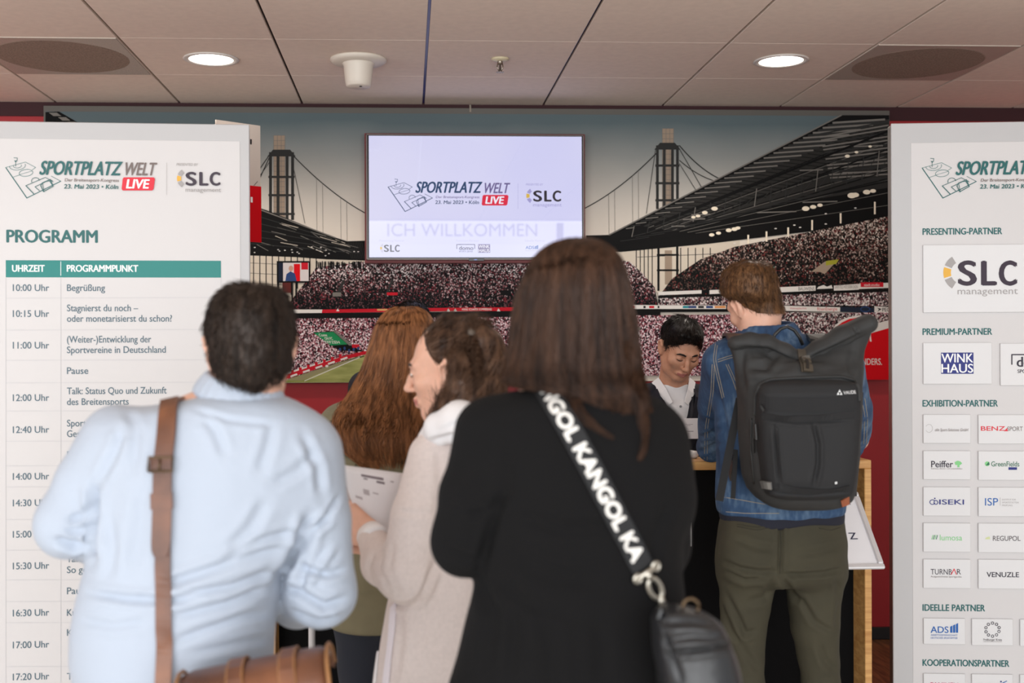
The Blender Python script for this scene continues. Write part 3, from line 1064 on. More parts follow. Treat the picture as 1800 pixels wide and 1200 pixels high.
def c_iseki(D):
    D.ring(1636, 881, 4.5, 4, 1.3, i_navy, 20, 330)
    D.ring(1642, 881.5, 3.4, 3.4, 1.3, i_navy)
    D.disc(1640, 874.5, 1.3, 1.3, i_navy)
    D.text('ISEKI', 1648, 885, 1691, 8.6, i_navy, 0.02)


def c_isp(D):
    D.text('ISP', 1728, 887, 1751, 13, i_blue, 0.005)
    D.line([(1754.5, 873), (1754.5, 887)], 0.6, ink_light)
    for k, s in enumerate(('INSTITUT FÜR', 'SPORTSTÄTTEN', 'PRÜFUNG')):
        D.text(s, 1758, 878 + 5 * k, (1782, 1787, 1776)[k], 2.6, ink_light)


def c_lum(D):
    for k in range(4):
        D.line([(1635 + 2.6 * k, 946), (1637 + 2.6 * k, 939)], 1.3, i_green if k % 2 else i_lgreen)
    D.text('lumosa', 1649, 948, 1688, 10, i_lgreen)


def c_reg(D):
    D.poly([(1728, 946), (1730, 943), (1736, 941), (1737, 946)], ink('pale olive', (206, 214, 160)))
    D.text('REGUPOL', 1742, 948.5, 1790, 8.4, ink('grey brown', (92, 84, 88)), 0.01)


def c_turn(D):
    D.text('TURNB', 1633, 1007.5, 1670, 9.4, i_black)
    D.line([(1669, 1007.5), (1674, 998), (1678, 1007.5)], 1.5, i_red)
    D.text('R', 1679, 1007.5, 1686, 9.4, i_black)
    D.text('Ausgezeichnete Sportgeräte', 1633, 1012.6, 1687, 2.9, ink_grey)


def c_ven(D):
    D.text('VENUZLE', 1731, 1012, 1787.5, 8.6, i_black, 0.02)


def c_ads(D):
    D.text('ADS', 1633, 1109.5, 1664, 11, i_blue, 0.02)
    for k in range(3):
        x = 1667 + 5 * k
        D.poly([(x, 1109.5), (x, 1099 - 2.2 * k), (x + 4, 1097 - 2.2 * k), (x + 4, 1109.5)], i_blue)
    D.text('ARBEITSGEMEINSCHAFT', 1633, 1115, 1680, 3, i_blue)
    D.text('DEUTSCHER SPORTÄMTER', 1633, 1120, 1680, 3, i_blue)


def c_frei(D):
    for k in range(10):
        a = 2 * math.pi * k / 10 + 0.3
        D.ring(1741 + 12 * math.cos(a), 1104 + 11.5 * math.sin(a), 2.2, 2.2, 1.0, i_black, n=12)
    D.text('Freiburger Kreis', 1725, 1123, 1757, 3.6, i_black)
    D.line([(1725, 1125), (1757, 1125)], 0.4, ink_grey)


def c_fam(D):
    D.text('FAMILIEN', 1633, 1203, 1681, 6.5, i_pink, 0.02)


def c_run(D):
    D.disc(1756, 1195, 1.5, 1.5, i_navy)
    D.line([(1752, 1203), (1758, 1198), (1766, 1194)], 1.4, i_blue)


card(1620.5, 429, 1880, 549.5, c_slc)
card(1620.5, 602, 1740, 674.5, c_wink)
card(1755.5, 603, 1875, 677, c_domo)
for row, (y, f1, f2) in enumerate(((728, c_pol, c_benz), (791.5, c_peif, c_green), (855, c_iseki, c_isp), (918, c_lum, c_reg), (981.5, c_turn, c_ven))):
    card(1620.5, y, 1703, y + 50, f1)
    card(1717, y + 0.5, 1799, y + 51, f2)
card(1621, 1085, 1693.5, 1129.5, c_ads)
card(1705.5, 1086, 1777, 1131.5, c_frei)
card(1790, 1087, 1862, 1133, lambda D: D.disc(1802, 1110, 4, 3, i_red))
card(1621, 1182, 1693.5, 1227, c_fam)
card(1705.5, 1183, 1777, 1228, c_run)
card(1790, 1184, 1862, 1230, lambda D: None)

# ------------------------------------------------------------------ television
TV = Surf(834, 348, WALL - 0.135, 0.0)
tv = thing('television', 'flat wall screen showing the event logo on lavender, hung over the mural', 'television')
tb = Surf(834, 348, WALL - 0.11, 0.0)
box_on(tb, 641.5, 236, 1028, 462, -0.066, 0.0).build('wall_mount', mat('dark red backing', (112, 24, 28), 0.5), tv)
fr = MB()
(a, b), (c, d) = TV.px(644, 456.5), TV.px(1026.5, 237)
w = 0.006
for lo, hi in (((a, b, -0.04), (c, b + w, 0)), ((a, d - w, -0.04), (c, d, 0)), ((a, b, -0.04), (a + w, d, 0)), ((c - w, b, -0.04), (c, d, 0))):
    fr.box(lo, hi, 0, 0.0015)
fr.v = [tuple(TV.pt(*p)) for p in fr.v]
fr.build('bezel', mat('brushed bezel', (120, 112, 108), 0.35, 0.7), tv)
box_on(TV, 645, 238, 1025.5, 455.5, -0.036, -0.004).build('housing', mat('screen black', (10, 9, 12), 0.25), tv)
g = N('lit screen')
co = g.coords('Object')
nz = g.n('ShaderNodeTexNoise', Scale=1.2)
g.l(co, nz.inputs['Vector'])
colr = g.ramp(nz.outputs[0], [(0.3, (206, 206, 246)), (0.7, (220, 219, 247))])
g.l(colr, g.b.inputs['Emission Color'])
g.b.inputs['Emission Strength'].default_value = 0.94
g.b.inputs['Base Color'].default_value = (0.01, 0.01, 0.012, 1)
g.b.inputs['Roughness'].default_value = 0.015
m_screen = g.m
box_on(TV, 649, 240, 1022.5, 452, -0.004, -0.002).build('display', m_screen, tv)


def glow(n, c):
    k = mat('screen ' + n, c, 0.08, emit=0.94)
    k.node_tree.nodes['Principled BSDF'].inputs['Base Color'].default_value = (0.01, 0.01, 0.012, 1)
    return k


s_teal, s_grey, s_dark, s_lg = glow('teal', (22, 62, 104)), glow('violet grey', (104, 92, 144)), glow('dark', (22, 16, 34)), glow('lilac', (158, 154, 206))
D = Draw(TV, -0.0015)
sc = (897.5 - 729.5) / (278 - 70)
old = (logo_red, logo_white, slc_gold)
logo_red, logo_white, slc_gold = glow('red', (218, 10, 58)), glow('white', (240, 238, 252)), glow('gold', (214, 178, 74))
event_logo(D, lambda u, v: (729.5 + (u - 70) * sc, 338.5 + (v - 307.5) * sc), s_teal, s_grey, s_teal, s_dark, s_lg, None)
D.build('screen_logo', tv)
s_pale = glow('pale', (196, 194, 214))
s_soft, s_blue = glow('soft black', (66, 64, 74)), glow('blue', (52, 104, 178))
for (t, u0, u1) in (('Presenting Partner', 667, 711), ('Premium-Partner', 802, 842), ('Ideelle Partner', 923, 959)):
    D = Draw(TV, -0.0015)
    D.text(t, u0, 424.5, u1, 3.4, s_pale)
    D.build('screen_caption', tv)
D = Draw(TV, -0.0015)
slc_sign(D, ident, (668, 429, 702.5, 443), s_soft, s_pale)
D.build('screen_sponsor', tv)
D = Draw(TV, -0.0015)
D.line([(803, 437), (803, 429.5), (834.5, 429.5), (834.5, 437)], 1.0, s_dark)
D.text('domo', 807, 439, 832, 6.6, s_dark, 0.02)
D.text('SPORTS GRASS', 807, 443, 831, 2.6, s_dark)
D.build('screen_sponsor', tv)
D = Draw(TV, -0.0015)
D.rect(840.5, 429, 861.5, 444, s_grey)
D.text('WINK', 841.5, 435.8, 860.5, 5.6, logo_white, 0.02)
D.text('HAUS', 841.5, 443, 860.5, 5.6, logo_white, 0.02)
D.build('screen_sponsor', tv)
D = Draw(TV, -0.0015)
D.text('ADS', 924, 437.5, 939, 5.4, s_blue, 0.015)
for k in range(3):
    D.rect(940 + 2.2 * k, 433 - 1.1 * k, 941.6 + 2.2 * k, 437.5, s_blue)
D.rect(924, 440, 946, 441, s_pale)
D.build('screen_sponsor', tv)
D = Draw(TV, -0.0015)
D.ring(959.5, 434, 4.4, 4.4, 1.2, s_pale)
D.build('screen_sponsor', tv)
logo_red, logo_white, slc_gold = old
box_on(TV, 824, 454, 851, 458.5, -0.01, 0.003, 0.001).build('sensor_bar', MATS['screen black'], tv)
D = Draw(TV, 0.004)
D.disc(836, 456.3, 3.0, 0.8, glow('sensor blue', (70, 90, 190)))
D.build('indicator', tv)

# ------------------------------------------------------------------ smooth solid modelling: distance fields turned into meshes
from mathutils.bvhtree import BVHTree


class Solid:
    """Rounded solids blended on a grid; mesh() extracts the surface (surface nets)."""
    def __init__(s, lo, hi, h):
        s.h = h
        s.lo = np.array(lo, np.float32)
        n = np.ceil((np.array(hi) - np.array(lo)) / h).astype(int) + 1
        s.n = n
        s.ax = [s.lo[i] + h * np.arange(n[i], dtype=np.float32) for i in range(3)]
        s.D = np.full(tuple(n), 1e3, np.float32)

    def block(s, lo, hi, pad):
        sl = []
        for i in range(3):
            a = int(max(0, math.floor((lo[i] - pad - s.lo[i]) / s.h)))
            b = int(min(s.n[i], math.ceil((hi[i] + pad - s.lo[i]) / s.h) + 1))
            if b <= a:
                return None
            sl.append(slice(a, b))
        X = s.ax[0][sl[0]][:, None, None]
        Y = s.ax[1][sl[1]][None, :, None]
        Z = s.ax[2][sl[2]][None, None, :]
        return tuple(sl), X, Y, Z

    def put(s, sl, d, k, op='u'):
        A = s.D[sl]
        if op == 'u':
            if k > 0:
                hh = np.maximum(k - np.abs(A - d), 0) / k
                s.D[sl] = np.minimum(A, d) - hh * hh * k * 0.25
            else:
                s.D[sl] = np.minimum(A, d)
        else:
            d = -d
            if k > 0:
                hh = np.maximum(k - np.abs(A - d), 0) / k
                s.D[sl] = np.maximum(A, d) + hh * hh * k * 0.25
            else:
                s.D[sl] = np.maximum(A, d)
        return s

    def cone(s, a, b, ra, rb, k=0.02, op='u', flat=None):
        """Rounded cone; flat = (axis, factor) squeezes its section along an axis."""
        a, b = np.array(a, np.float32), np.array(b, np.float32)
        r = max(ra, rb)
        bl = s.block(np.minimum(a, b) - r, np.maximum(a, b) + r, k + 4 * s.h)
        if bl is None:
            return s
        sl, X, Y, Z = bl
        ba = b - a
        L2 = float(ba @ ba) + 1e-12
        px, py, pz = X - a[0], Y - a[1], Z - a[2]
        t = np.clip((px * ba[0] + py * ba[1] + pz * ba[2]) / L2, 0, 1)
        qx, qy, qz = px - t * ba[0], py - t * ba[1], pz - t * ba[2]
        d2 = qx * qx + qy * qy + qz * qz
        if flat is not None:
            ax = np.array(flat[0], np.float32)
            ax /= np.linalg.norm(ax)
            w = qx * ax[0] + qy * ax[1] + qz * ax[2]
            d2 = d2 + w * w * (1 / flat[1] ** 2 - 1)
        return s.put(sl, np.sqrt(d2) - (ra + (rb - ra) * t), k, op)

    def chain(s, pts, rad, k=0.02, op='u', flat=None):
        for i in range(len(pts) - 1):
            s.cone(pts[i], pts[i + 1], rad[i], rad[i + 1], k if i == 0 else min(k, 0.012), op, flat)
        return s

    def ell(s, c, r, R=None, k=0.02, op='u'):
        c, r = np.array(c, np.float32), np.array(r, np.float32)
        m = float(r.max())
        bl = s.block(c - m, c + m, k + 4 * s.h)
        if bl is None:
            return s
        sl, X, Y, Z = bl
        p = (X - c[0], Y - c[1], Z - c[2])
        if R is not None:
            R = np.array(R, np.float32)
            p = tuple(p[0] * R[0, i] + p[1] * R[1, i] + p[2] * R[2, i] for i in range(3))
        k0 = np.sqrt((p[0] / r[0]) ** 2 + (p[1] / r[1]) ** 2 + (p[2] / r[2]) ** 2)
        k1 = np.sqrt((p[0] / r[0] ** 2) ** 2 + (p[1] / r[1] ** 2) ** 2 + (p[2] / r[2] ** 2) ** 2) + 1e-6
        return s.put(sl, k0 * (k0 - 1) / k1, k, op)

    def stack(s, rows, k=0.02, p=2.2, op='u', cap=0.02):
        """A trunk of level slices: rows of (z, cx, cy, rx, ry), top to bottom or bottom to top."""
        T = Stack(rows)
        lo = (min(r[1] - r[3] for r in rows), min(r[2] - r[4] for r in rows), min(r[0] for r in rows))
        hi = (max(r[1] + r[3] for r in rows), max(r[2] + r[4] for r in rows), max(r[0] for r in rows))
        bl = s.block(lo, hi, k + 5 * s.h)
        if bl is None:
            return s
        sl, X, Y, Z = bl
        z = Z[0, 0, :]
        cx, cy, rx, ry = (T.at(z, i).astype(np.float32)[None, None, :] for i in range(4))
        e = (np.abs((X - cx) / rx) ** p + np.abs((Y - cy) / ry) ** p) ** (1 / p)
        d = (e - 1) * np.minimum(rx, ry)
        dz = np.maximum(Z - hi[2], lo[2] - Z)
        hh = np.maximum(cap - np.abs(d - dz), 0) / cap
        d = np.maximum(d, dz) + hh * hh * cap * 0.25
        return s.put(sl, d, k, op)

    def half(s, pt, nrm, k=0.01):
        """Cut everything on the side nrm points to."""
        pt, n = np.array(pt, np.float32), np.array(nrm, np.float32)
        n /= np.linalg.norm(n)
        X, Y, Z = s.ax[0][:, None, None], s.ax[1][None, :, None], s.ax[2][None, None, :]
        d = (X - pt[0]) * n[0] + (Y - pt[1]) * n[1] + (Z - pt[2]) * n[2]
        return s.put((slice(None),) * 3, -d, k, 'sub')

    def mesh(s, smooth=2):
        D = s.D
        S = D < 0
        n = D.shape
        c = [S[i:n[0] - 1 + i, j:n[1] - 1 + j, k:n[2] - 1 + k] for i in (0, 1) for j in (0, 1) for k in (0, 1)]
        cnt = sum(x.astype(np.int8) for x in c)
        act = (cnt > 0) & (cnt < 8)
        idx = np.argwhere(act)
        vid = np.full(act.shape, -1, np.int64)
        vid[act] = np.arange(len(idx))
        acc = np.zeros((len(idx), 3))
        num = np.zeros(len(idx))
        corners = [(i, j, k) for i in (0, 1) for j in (0, 1) for k in (0, 1)]
        val = {q: D[idx[:, 0] + q[0], idx[:, 1] + q[1], idx[:, 2] + q[2]] for q in corners}
        for q in corners:
            for a in range(3):
                if q[a] == 0:
                    q2 = tuple(q[m] + (1 if m == a else 0) for m in range(3))
                    v0, v1 = val[q], val[q2]
                    x = (v0 < 0) != (v1 < 0)
                    t = np.where(x, v0 / np.where(np.abs(v0 - v1) < 1e-9, 1e-9, v0 - v1), 0)
                    t = np.clip(t, 0, 1)
                    p = np.tile(np.array(q, float), (len(idx), 1))
                    p[:, a] += t
                    acc += p * x[:, None]
                    num += x
        V = s.lo + s.h * (idx + acc / np.maximum(num, 1)[:, None])
        quads = []
        for a in range(3):
            b, d = (a + 1) % 3, (a + 2) % 3
            lo = [slice(None)] * 3
            hi = [slice(None)] * 3
            lo[a], hi[a] = slice(0, n[a] - 1), slice(1, n[a])
            for m in (b, d):
                lo[m] = hi[m] = slice(1, n[m] - 1)
            s0, s1 = S[tuple(lo)], S[tuple(hi)]
            e = np.argwhere(s0 != s1)
            if not len(e):
                continue
            fl = s0[tuple(e.T)]
            e[:, b] += 1
            e[:, d] += 1
            q = []
            for (ob, od) in ((-1, -1), (0, -1), (0, 0), (-1, 0)):
                f = e.copy()
                f[:, b] += ob
                f[:, d] += od
                q.append(vid[tuple(f.T)])
            q = np.stack(q, 1)
            q[~fl] = q[~fl][:, ::-1]
            quads.append(q)
        Fq = np.concatenate(quads) if quads else np.zeros((0, 4), int)
        Fq = Fq[(Fq >= 0).all(1)]
        return relax(V, Fq, smooth), Fq


class Stack:
    def __init__(s, rows):
        R = np.array(sorted(rows), float)
        z = np.linspace(R[0, 0], R[-1, 0], 240)
        T = [np.interp(z, R[:, 0], R[:, i]) for i in range(1, 5)]
        w = 7
        ker = np.hanning(w + 2)[1:-1]
        ker /= ker.sum()
        s.z = z
        s.T = [np.convolve(np.pad(t, w // 2, mode='edge'), ker, 'valid') for t in T]

    def at(s, z, i):
        return np.interp(z, s.z, s.T[i])


def relax(V, Fq, it):
    if it <= 0 or not len(Fq):
        return V
    E = np.concatenate([Fq[:, [i, (i + 1) % 4]] for i in range(4)])
    E = np.concatenate([E, E[:, ::-1]])
    num = np.bincount(E[:, 0], minlength=len(V))[:, None]
    for k in range(2 * it):
        A = np.stack([np.bincount(E[:, 0], weights=V[E[:, 1], i], minlength=len(V)) for i in range(3)], 1) / np.maximum(num, 1)
        V = V + (A - V) * (0.5 if k % 2 == 0 else -0.3)
    return V


def normals(V, Fq):
    a = V[Fq[:, 2]] - V[Fq[:, 0]]
    b = V[Fq[:, 3]] - V[Fq[:, 1]] if Fq.shape[1] == 4 else V[Fq[:, 1]] - V[Fq[:, 0]]
    nf = np.cross(a, b)
    Nn = np.zeros_like(V)
    for i in range(Fq.shape[1]):
        for c in range(3):
            Nn[:, c] += np.bincount(Fq[:, i], weights=nf[:, c], minlength=len(V))
    return Nn / (np.linalg.norm(Nn, axis=1, keepdims=True) + 1e-12)


def seg_dist(P, pts):
    """Distance of the 2-D points P to a polyline, and the position along it (0..1)."""
    best = np.full(len(P), 1e9)
    pos = np.zeros(len(P))
    n = len(pts) - 1
    for i in range(n):
        a, b = np.array(pts[i], float), np.array(pts[i + 1], float)
        ba = b - a
        t = np.clip(((P - a) @ ba) / (ba @ ba + 1e-9), 0, 1)
        d = np.linalg.norm(P - a - t[:, None] * ba, axis=1)
        m = d < best
        best[m] = d[m]
        pos[m] = ((i + t) / n)[m]
    return best, pos


def crease(V, Fq, folds):
    """Press folds into cloth on the side turned to the room's front: folds of (pixel polyline, width px, depth m);
    a negative depth raises a ridge. The ends fade out."""
    Nn = normals(V, Fq)
    P = to_px(V)
    E = np.array([0, 0, EYE])
    view = V - E
    view /= np.linalg.norm(view, axis=1, keepdims=True)
    w = np.clip(-(Nn * view).sum(1) * 2.2, 0, 1)
    dsp = np.zeros(len(V))
    for pts, wd, dep in folds:
        d, t = seg_dist(P, pts)
        e = np.clip(np.minimum(t, 1 - t) * 5 + 0.15, 0, 1)
        x = d / wd
        dsp -= dep * e * (np.exp(-x * x) - 0.45 * np.exp(-((x - 1.9) ** 2) * 1.2))
    return V + Nn * (dsp * w)[:, None]


def wobble(V, amp, freq, seed=0):
    """Soft lumps: a sum of a few random waves."""
    r = np.random.RandomState(seed)
    o = np.zeros(len(V))
    for _ in range(8):
        k = r.randn(3) * freq
        o += np.sin(V @ k + r.rand() * 6.28)
    return o * amp / 3


TREES = {}


def tree_of(objs):
    V, Fq = [], []
    for o in objs:
        k = len(V)
        V += [tuple(o.matrix_world @ v.co) for v in o.data.vertices]
        Fq += [tuple(i + k for i in p.vertices) for p in o.data.polygons]
    return BVHTree.FromPolygons(V, Fq)


def drape(pts, objs, off=0.002, sub=6):
    """Lay a pixel polyline on the surfaces of objs; returns points and normals."""
    T = objs if isinstance(objs, BVHTree) else tree_of(objs)
    P, Nn = [], []
    for i in range(len(pts) - 1):
        for k in range(sub + (1 if i == len(pts) - 2 else 0)):
            t = k / sub
            u, v = pts[i][0] * (1 - t) + pts[i + 1][0] * t, pts[i][1] * (1 - t) + pts[i + 1][1] * t
            d = ray(u, v).normalized()
            h = T.ray_cast(Vector((0, 0, EYE)), d)
            if h[0] is None:
                continue
            n = h[1] if h[1].dot(d) < 0 else -h[1]
            P.append(h[0] + n * off)
            Nn.append(n)
    return P, Nn


def smooth_line(P, it=2):
    P = [Vector(p) for p in P]
    for _ in range(it):
        P = [P[0]] + [(P[i - 1] + P[i] * 2 + P[i + 1]) / 4 for i in range(1, len(P) - 1)] + [P[-1]]
    return P


def strip(pts, objs, width, thick, name, m, parent, off=0.001, it=3, sub=8):
    P, Nn = drape(pts, objs, off, sub)
    if len(P) < 2:
        return None
    P, Nn = smooth_line(P, it), smooth_line(Nn, 4)
    W = width
    return MB().ribbon(P, Nn, W, thick).build(name, m, parent)


def stitched(pts, objs, r, name, m, parent, off=0.0005):
    P, Nn = drape(pts, objs, off, 10)
    return MB().tube(smooth_line(P, 2), r, 5).build(name, m, parent, True) if len(P) > 2 else None


def join(parts):
    V, Fq, k = [], [], 0
    for v, f in parts:
        V.append(v)
        Fq.append(f + k)
        k += len(v)
    return np.concatenate(V), np.concatenate(Fq)


# ------------------------------------------------------------------ people
def frame(fwd, roll=0.0):
    """Columns right, forward, up for a head that faces fwd."""
    f = Vector(fwd).normalized()
    r = f.cross(Vector((0, 0, 1))).normalized()
    if roll:
        r = Matrix.Rotation(roll, 3, f) @ r
    return np.array([list(r), list(f), list(r.cross(f))], float).T


def head_solid(c, R, s=1.0, h=0.003, neck=None, eyes_down=False, stub=0.12):
    c = np.array(c, float)
    G = lambda x, y, z: c + R @ (np.array([x, y, z]) * s)
    lo, hi = c - 0.17 * s, c + 0.17 * s
    if neck is not None:
        lo, hi = np.minimum(lo, np.array(neck) - 0.075), np.maximum(hi, np.array(neck) + 0.075)
    S = Solid(lo, hi, h)
    e = lambda x, y, z, a, b, d, k, op='u', Q=None: S.ell(G(x, y, z), np.array([a, b, d]) * s, R if Q is None else R @ Q, k * s, op)
    ch = lambda P, r, k, op='u': S.chain([G(*p) for p in P], [x * s for x in r], k * s, op)
    e(0, -0.014, 0.036, 0.075, 0.096, 0.083, 0.02)
    e(0, 0.026, -0.026, 0.060, 0.066, 0.086, 0.03)
    e(0, 0.066, -0.098, 0.021, 0.018, 0.017, 0.03)
    for q in (-1, 1):
        ch([(q * 0.056, -0.002, -0.045), (q * 0.046, 0.022, -0.078), (q * 0.012, 0.064, -0.100)], (0.014, 0.014, 0.012), 0.03)
        e(q * 0.041, 0.062, -0.022, 0.022, 0.020, 0.019, 0.024)
    ch([(-0.043, 0.072, 0.022), (-0.018, 0.0835, 0.021), (0.018, 0.0835, 0.021), (0.043, 0.072, 0.022)], (0.007, 0.008, 0.008, 0.007), 0.022)
    for q in (-1, 1):
        e(q * 0.031, 0.094, 0.003, 0.018, 0.014, 0.010, 0.012, 'sub')
    ch([(0, 0.088, 0.014), (0, 0.100, -0.010), (0, 0.111, -0.030)], (0.0075, 0.0080, 0.0098), 0.010)
    e(0, 0.1105, -0.033, 0.0105, 0.0105, 0.0090, 0.006)
    for q in (-1, 1):
        e(q * 0.0115, 0.099, -0.036, 0.0062, 0.010, 0.0066, 0.007)
        e(q * 0.006, 0.104, -0.045, 0.0032, 0.005, 0.003, 0.002, 'sub')
    ch([(-0.024, 0.079, -0.066), (-0.007, 0.0925, -0.0615), (0, 0.0915, -0.0625), (0.007, 0.0925, -0.0615), (0.024, 0.079, -0.066)], (0.004, 0.0050, 0.0046, 0.0050, 0.004), 0.010)
    ch([(-0.021, 0.080, -0.070), (0, 0.0905, -0.0745), (0.021, 0.080, -0.070)], (0.004, 0.0058, 0.004), 0.010)
    ch([(-0.023, 0.084, -0.0672), (0, 0.097, -0.0675), (0.023, 0.084, -0.0672)], (0.001, 0.0011, 0.001), 0.004, 'sub')
    for q in (-1, 1):                          # eyelids and eyeballs, ears
        e(q * 0.031, 0.0775, 0.003, 0.0135, 0.0125, 0.0118, 0.004)
        t = 0.30 * q
        Q = np.array([[math.cos(t), -math.sin(t), 0], [math.sin(t), math.cos(t), 0], [0, 0, 1]])
        e(q * 0.077, -0.010, -0.004, 0.010, 0.020, 0.031, 0.006, 'u', Q)
        ch([(q * 0.079, 0.004, -0.026), (q * 0.086, 0.004, 0.014), (q * 0.088, -0.012, 0.026), (q * 0.088, -0.026, 0.012), (q * 0.083, -0.020, -0.014), (q * 0.078, -0.004, -0.032)],
           (0.005, 0.005, 0.0055, 0.0055, 0.005, 0.006), 0.006)
        e(q * 0.089, -0.006, 0.0, 0.007, 0.009, 0.013, 0.005, 'sub')
    if neck is not None:
        S.cone(G(0, -0.022, -0.045), neck, 0.056 * s, 0.064 * s, 0.03)
    return S


def hand_mesh(wrist, fwd, palm, thumb_side, curl=(0.5, 0.55, 0.6, 0.7), s=1.0, thumb=(0.5, 0.25), h=0.0026):
    """A hand: fwd along the fingers, palm the way the palm faces, thumb_side +1/-1 along fwd x palm."""
    w = np.array(wrist, float)
    f = np.array(Vector(fwd).normalized())
    p = np.array(palm, float)
    p = p - f * (p @ f)
    p /= np.linalg.norm(p)
    t = np.cross(f, p) * thumb_side
    S = Solid(w - 0.21 * s, w + 0.21 * s, h)
    A = lambda x, y, z: w + (f * x + t * y + p * z) * s
    kn = [(0.088, 0.029, -0.004), (0.092, 0.009, -0.006), (0.087, -0.011, -0.005), (0.078, -0.029, -0.002)]
    for i, q in enumerate(kn):
        S.cone(A(0.004, 0.016 - 0.011 * i, 0), A(*q), 0.0165 * s, 0.0115 * s, 0.014 * s)
    S.cone(A(-0.05, 0, 0), A(0.01, 0, 0), 0.024 * s, 0.025 * s, 0.02 * s, flat=(p, 0.78))
    L = [(0.042, 0.025, 0.02), (0.046, 0.029, 0.021), (0.043, 0.027, 0.02), (0.034, 0.020, 0.018)]
    for i, q in enumerate(kn):
        a = A(*q)
        ang = 0.15
        R_ = [0.0098, 0.0090, 0.0082, 0.0072]
        if i == 3:
            R_ = [x * 0.88 for x in R_]
        spread = (0.06, 0.015, -0.03, -0.09)[i]
        for j, ln in enumerate(L[i]):
            ang += curl[i] * (0.8, 1.0, 0.65)[j]
            dv = (f * math.cos(ang) + p * math.sin(ang)) + t * spread
            b = a + dv / np.linalg.norm(dv) * ln * s
            S.cone(a, b, R_[j] * s, R_[j + 1] * s, 0.0035 * s if j else 0.006 * s)
            a = b
    a = A(0.014, 0.022, 0.006)
    for j, (ln, r0, r1) in enumerate(((0.042, 0.0145, 0.0115), (0.032, 0.0108, 0.0098), (0.027, 0.0096, 0.0078))):
        an, up = thumb[0] - 0.12 * j, thumb[1] + 0.25 * j
        dv = f * math.cos(an) + t * math.sin(an) + p * math.sin(up)
        b = a + dv / np.linalg.norm(dv) * ln * s
        S.cone(a, b, r0 * s, r1 * s, 0.010 * s if j == 0 else 0.004 * s)
        a = b
    return S.mesh(1)


def inner_body(J, h=0.011):
    """The figure under the clothes, from its joints."""
    P = {k: np.array(v, float) for k, v in J.items()}
    A = np.array(list(P.values()))
    S = Solid(A.min(0) - 0.2, A.max(0) + 0.16, h)
    w = J.get('slim', 1.0) if not hasattr(J.get('slim', 1.0), '__len__') else 1.0
    S.chain([P['neck'], P['chest'], P['waist'], P['pelvis']], (0.055, 0.115, 0.10, 0.115), 0.05)
    for q in 'LR':
        S.cone(P['neck'] + (P['sh' + q] - P['neck']) * 0.3, P['sh' + q], 0.045, 0.048, 0.04)
        S.chain([P['sh' + q], P['el' + q], P['wr' + q]], (0.046, 0.036, 0.026), 0.03)
        S.chain([P['hip' + q], P['kn' + q], P['an' + q]], (0.066, 0.040, 0.030), 0.04)
        S.chain([P['an' + q], P['an' + q] + P['toe'] * 0.13 - np.array([0, 0, 0.045])], (0.030, 0.026), 0.03)
    V, Fq = S.mesh(1)
    V[:, 2] = np.maximum(V[:, 2], 0.012)
    return V, Fq


def face_zone(V, Fq, c, R, s=1.0):
    """Material index 1 for the lips."""
    q = ((V - np.array(c)) @ R) / s
    ctr = q[Fq].mean(1)
    return ((np.abs(ctr[:, 0]) < 0.023) & (ctr[:, 1] > 0.082) & (np.abs(ctr[:, 2] + 0.0675) < 0.0105 - 0.2 * np.abs(ctr[:, 0]))).astype(int)


def make_body(root, J, heads, hands, m_skin, m_lip=None, face=None):
    parts = [inner_body(J)] + [heads.mesh(1)] + hands
    V, Fq = join(parts)
    o = mesh('body', V, Fq, [m_skin] + ([m_lip] if m_lip else []), root, True, face_zone(V, Fq, *face) if m_lip else None)
    return o


def lower_body(root, J, m_trousers, m_shoe, r=(0.105, 0.075, 0.062), seat=0.125, top=None, h=0.008, name='trousers', flare=0.0):
    P = {k: np.array(v, float) for k, v in J.items()}
    A = np.array([P[k] for k in ('hipL', 'hipR', 'knL', 'knR', 'anL', 'anR', 'pelvis')])
    S = Solid(A.min(0) - 0.2, A.max(0) + 0.22, h)
    S.ell(P['pelvis'], (seat + 0.045, seat, 0.13), None, 0.03)
    for q in 'LR':
        S.chain([P['hip' + q], P['kn' + q], P['an' + q] + np.array([0, 0, -0.03])], r, 0.04)
    S.half((0, 0, 0.035), (0, 0, -1), 0.005)
    if top is not None:
        S.half((0, 0, top), (0, 0, 1), 0.01)
    V, Fq = S.mesh(2)
    mesh(name, V + normals(V, Fq) * wobble(V, 0.002, 28)[:, None], Fq, m_trousers, root, True)
    shoes(root, J, m_shoe)


def shoes(root, J, m_shoe):
    P = {k: np.array(v, float) for k, v in J.items()}
    f = P['toe'] / np.linalg.norm(P['toe'])
    for q in 'LR':
        a = P['an' + q].copy()
        a[2] = 0.0
        S = Solid(a - np.array([0.25, 0.25, 0.02]), a + np.array([0.25, 0.25, 0.14]), 0.007)
        S.cone(a - f * 0.055 + (0, 0, 0.05), a + f * 0.02 + (0, 0, 0.055), 0.042, 0.044, 0.02)
        S.cone(a + f * 0.02 + (0, 0, 0.045), a + f * 0.17 + (0, 0, 0.032), 0.044, 0.034, 0.03)
        S.half((0, 0, 0.001), (0, 0, -1), 0.004)
        V, Fq = S.mesh(1)
        mesh('shoe', V, Fq, m_shoe, root, True)


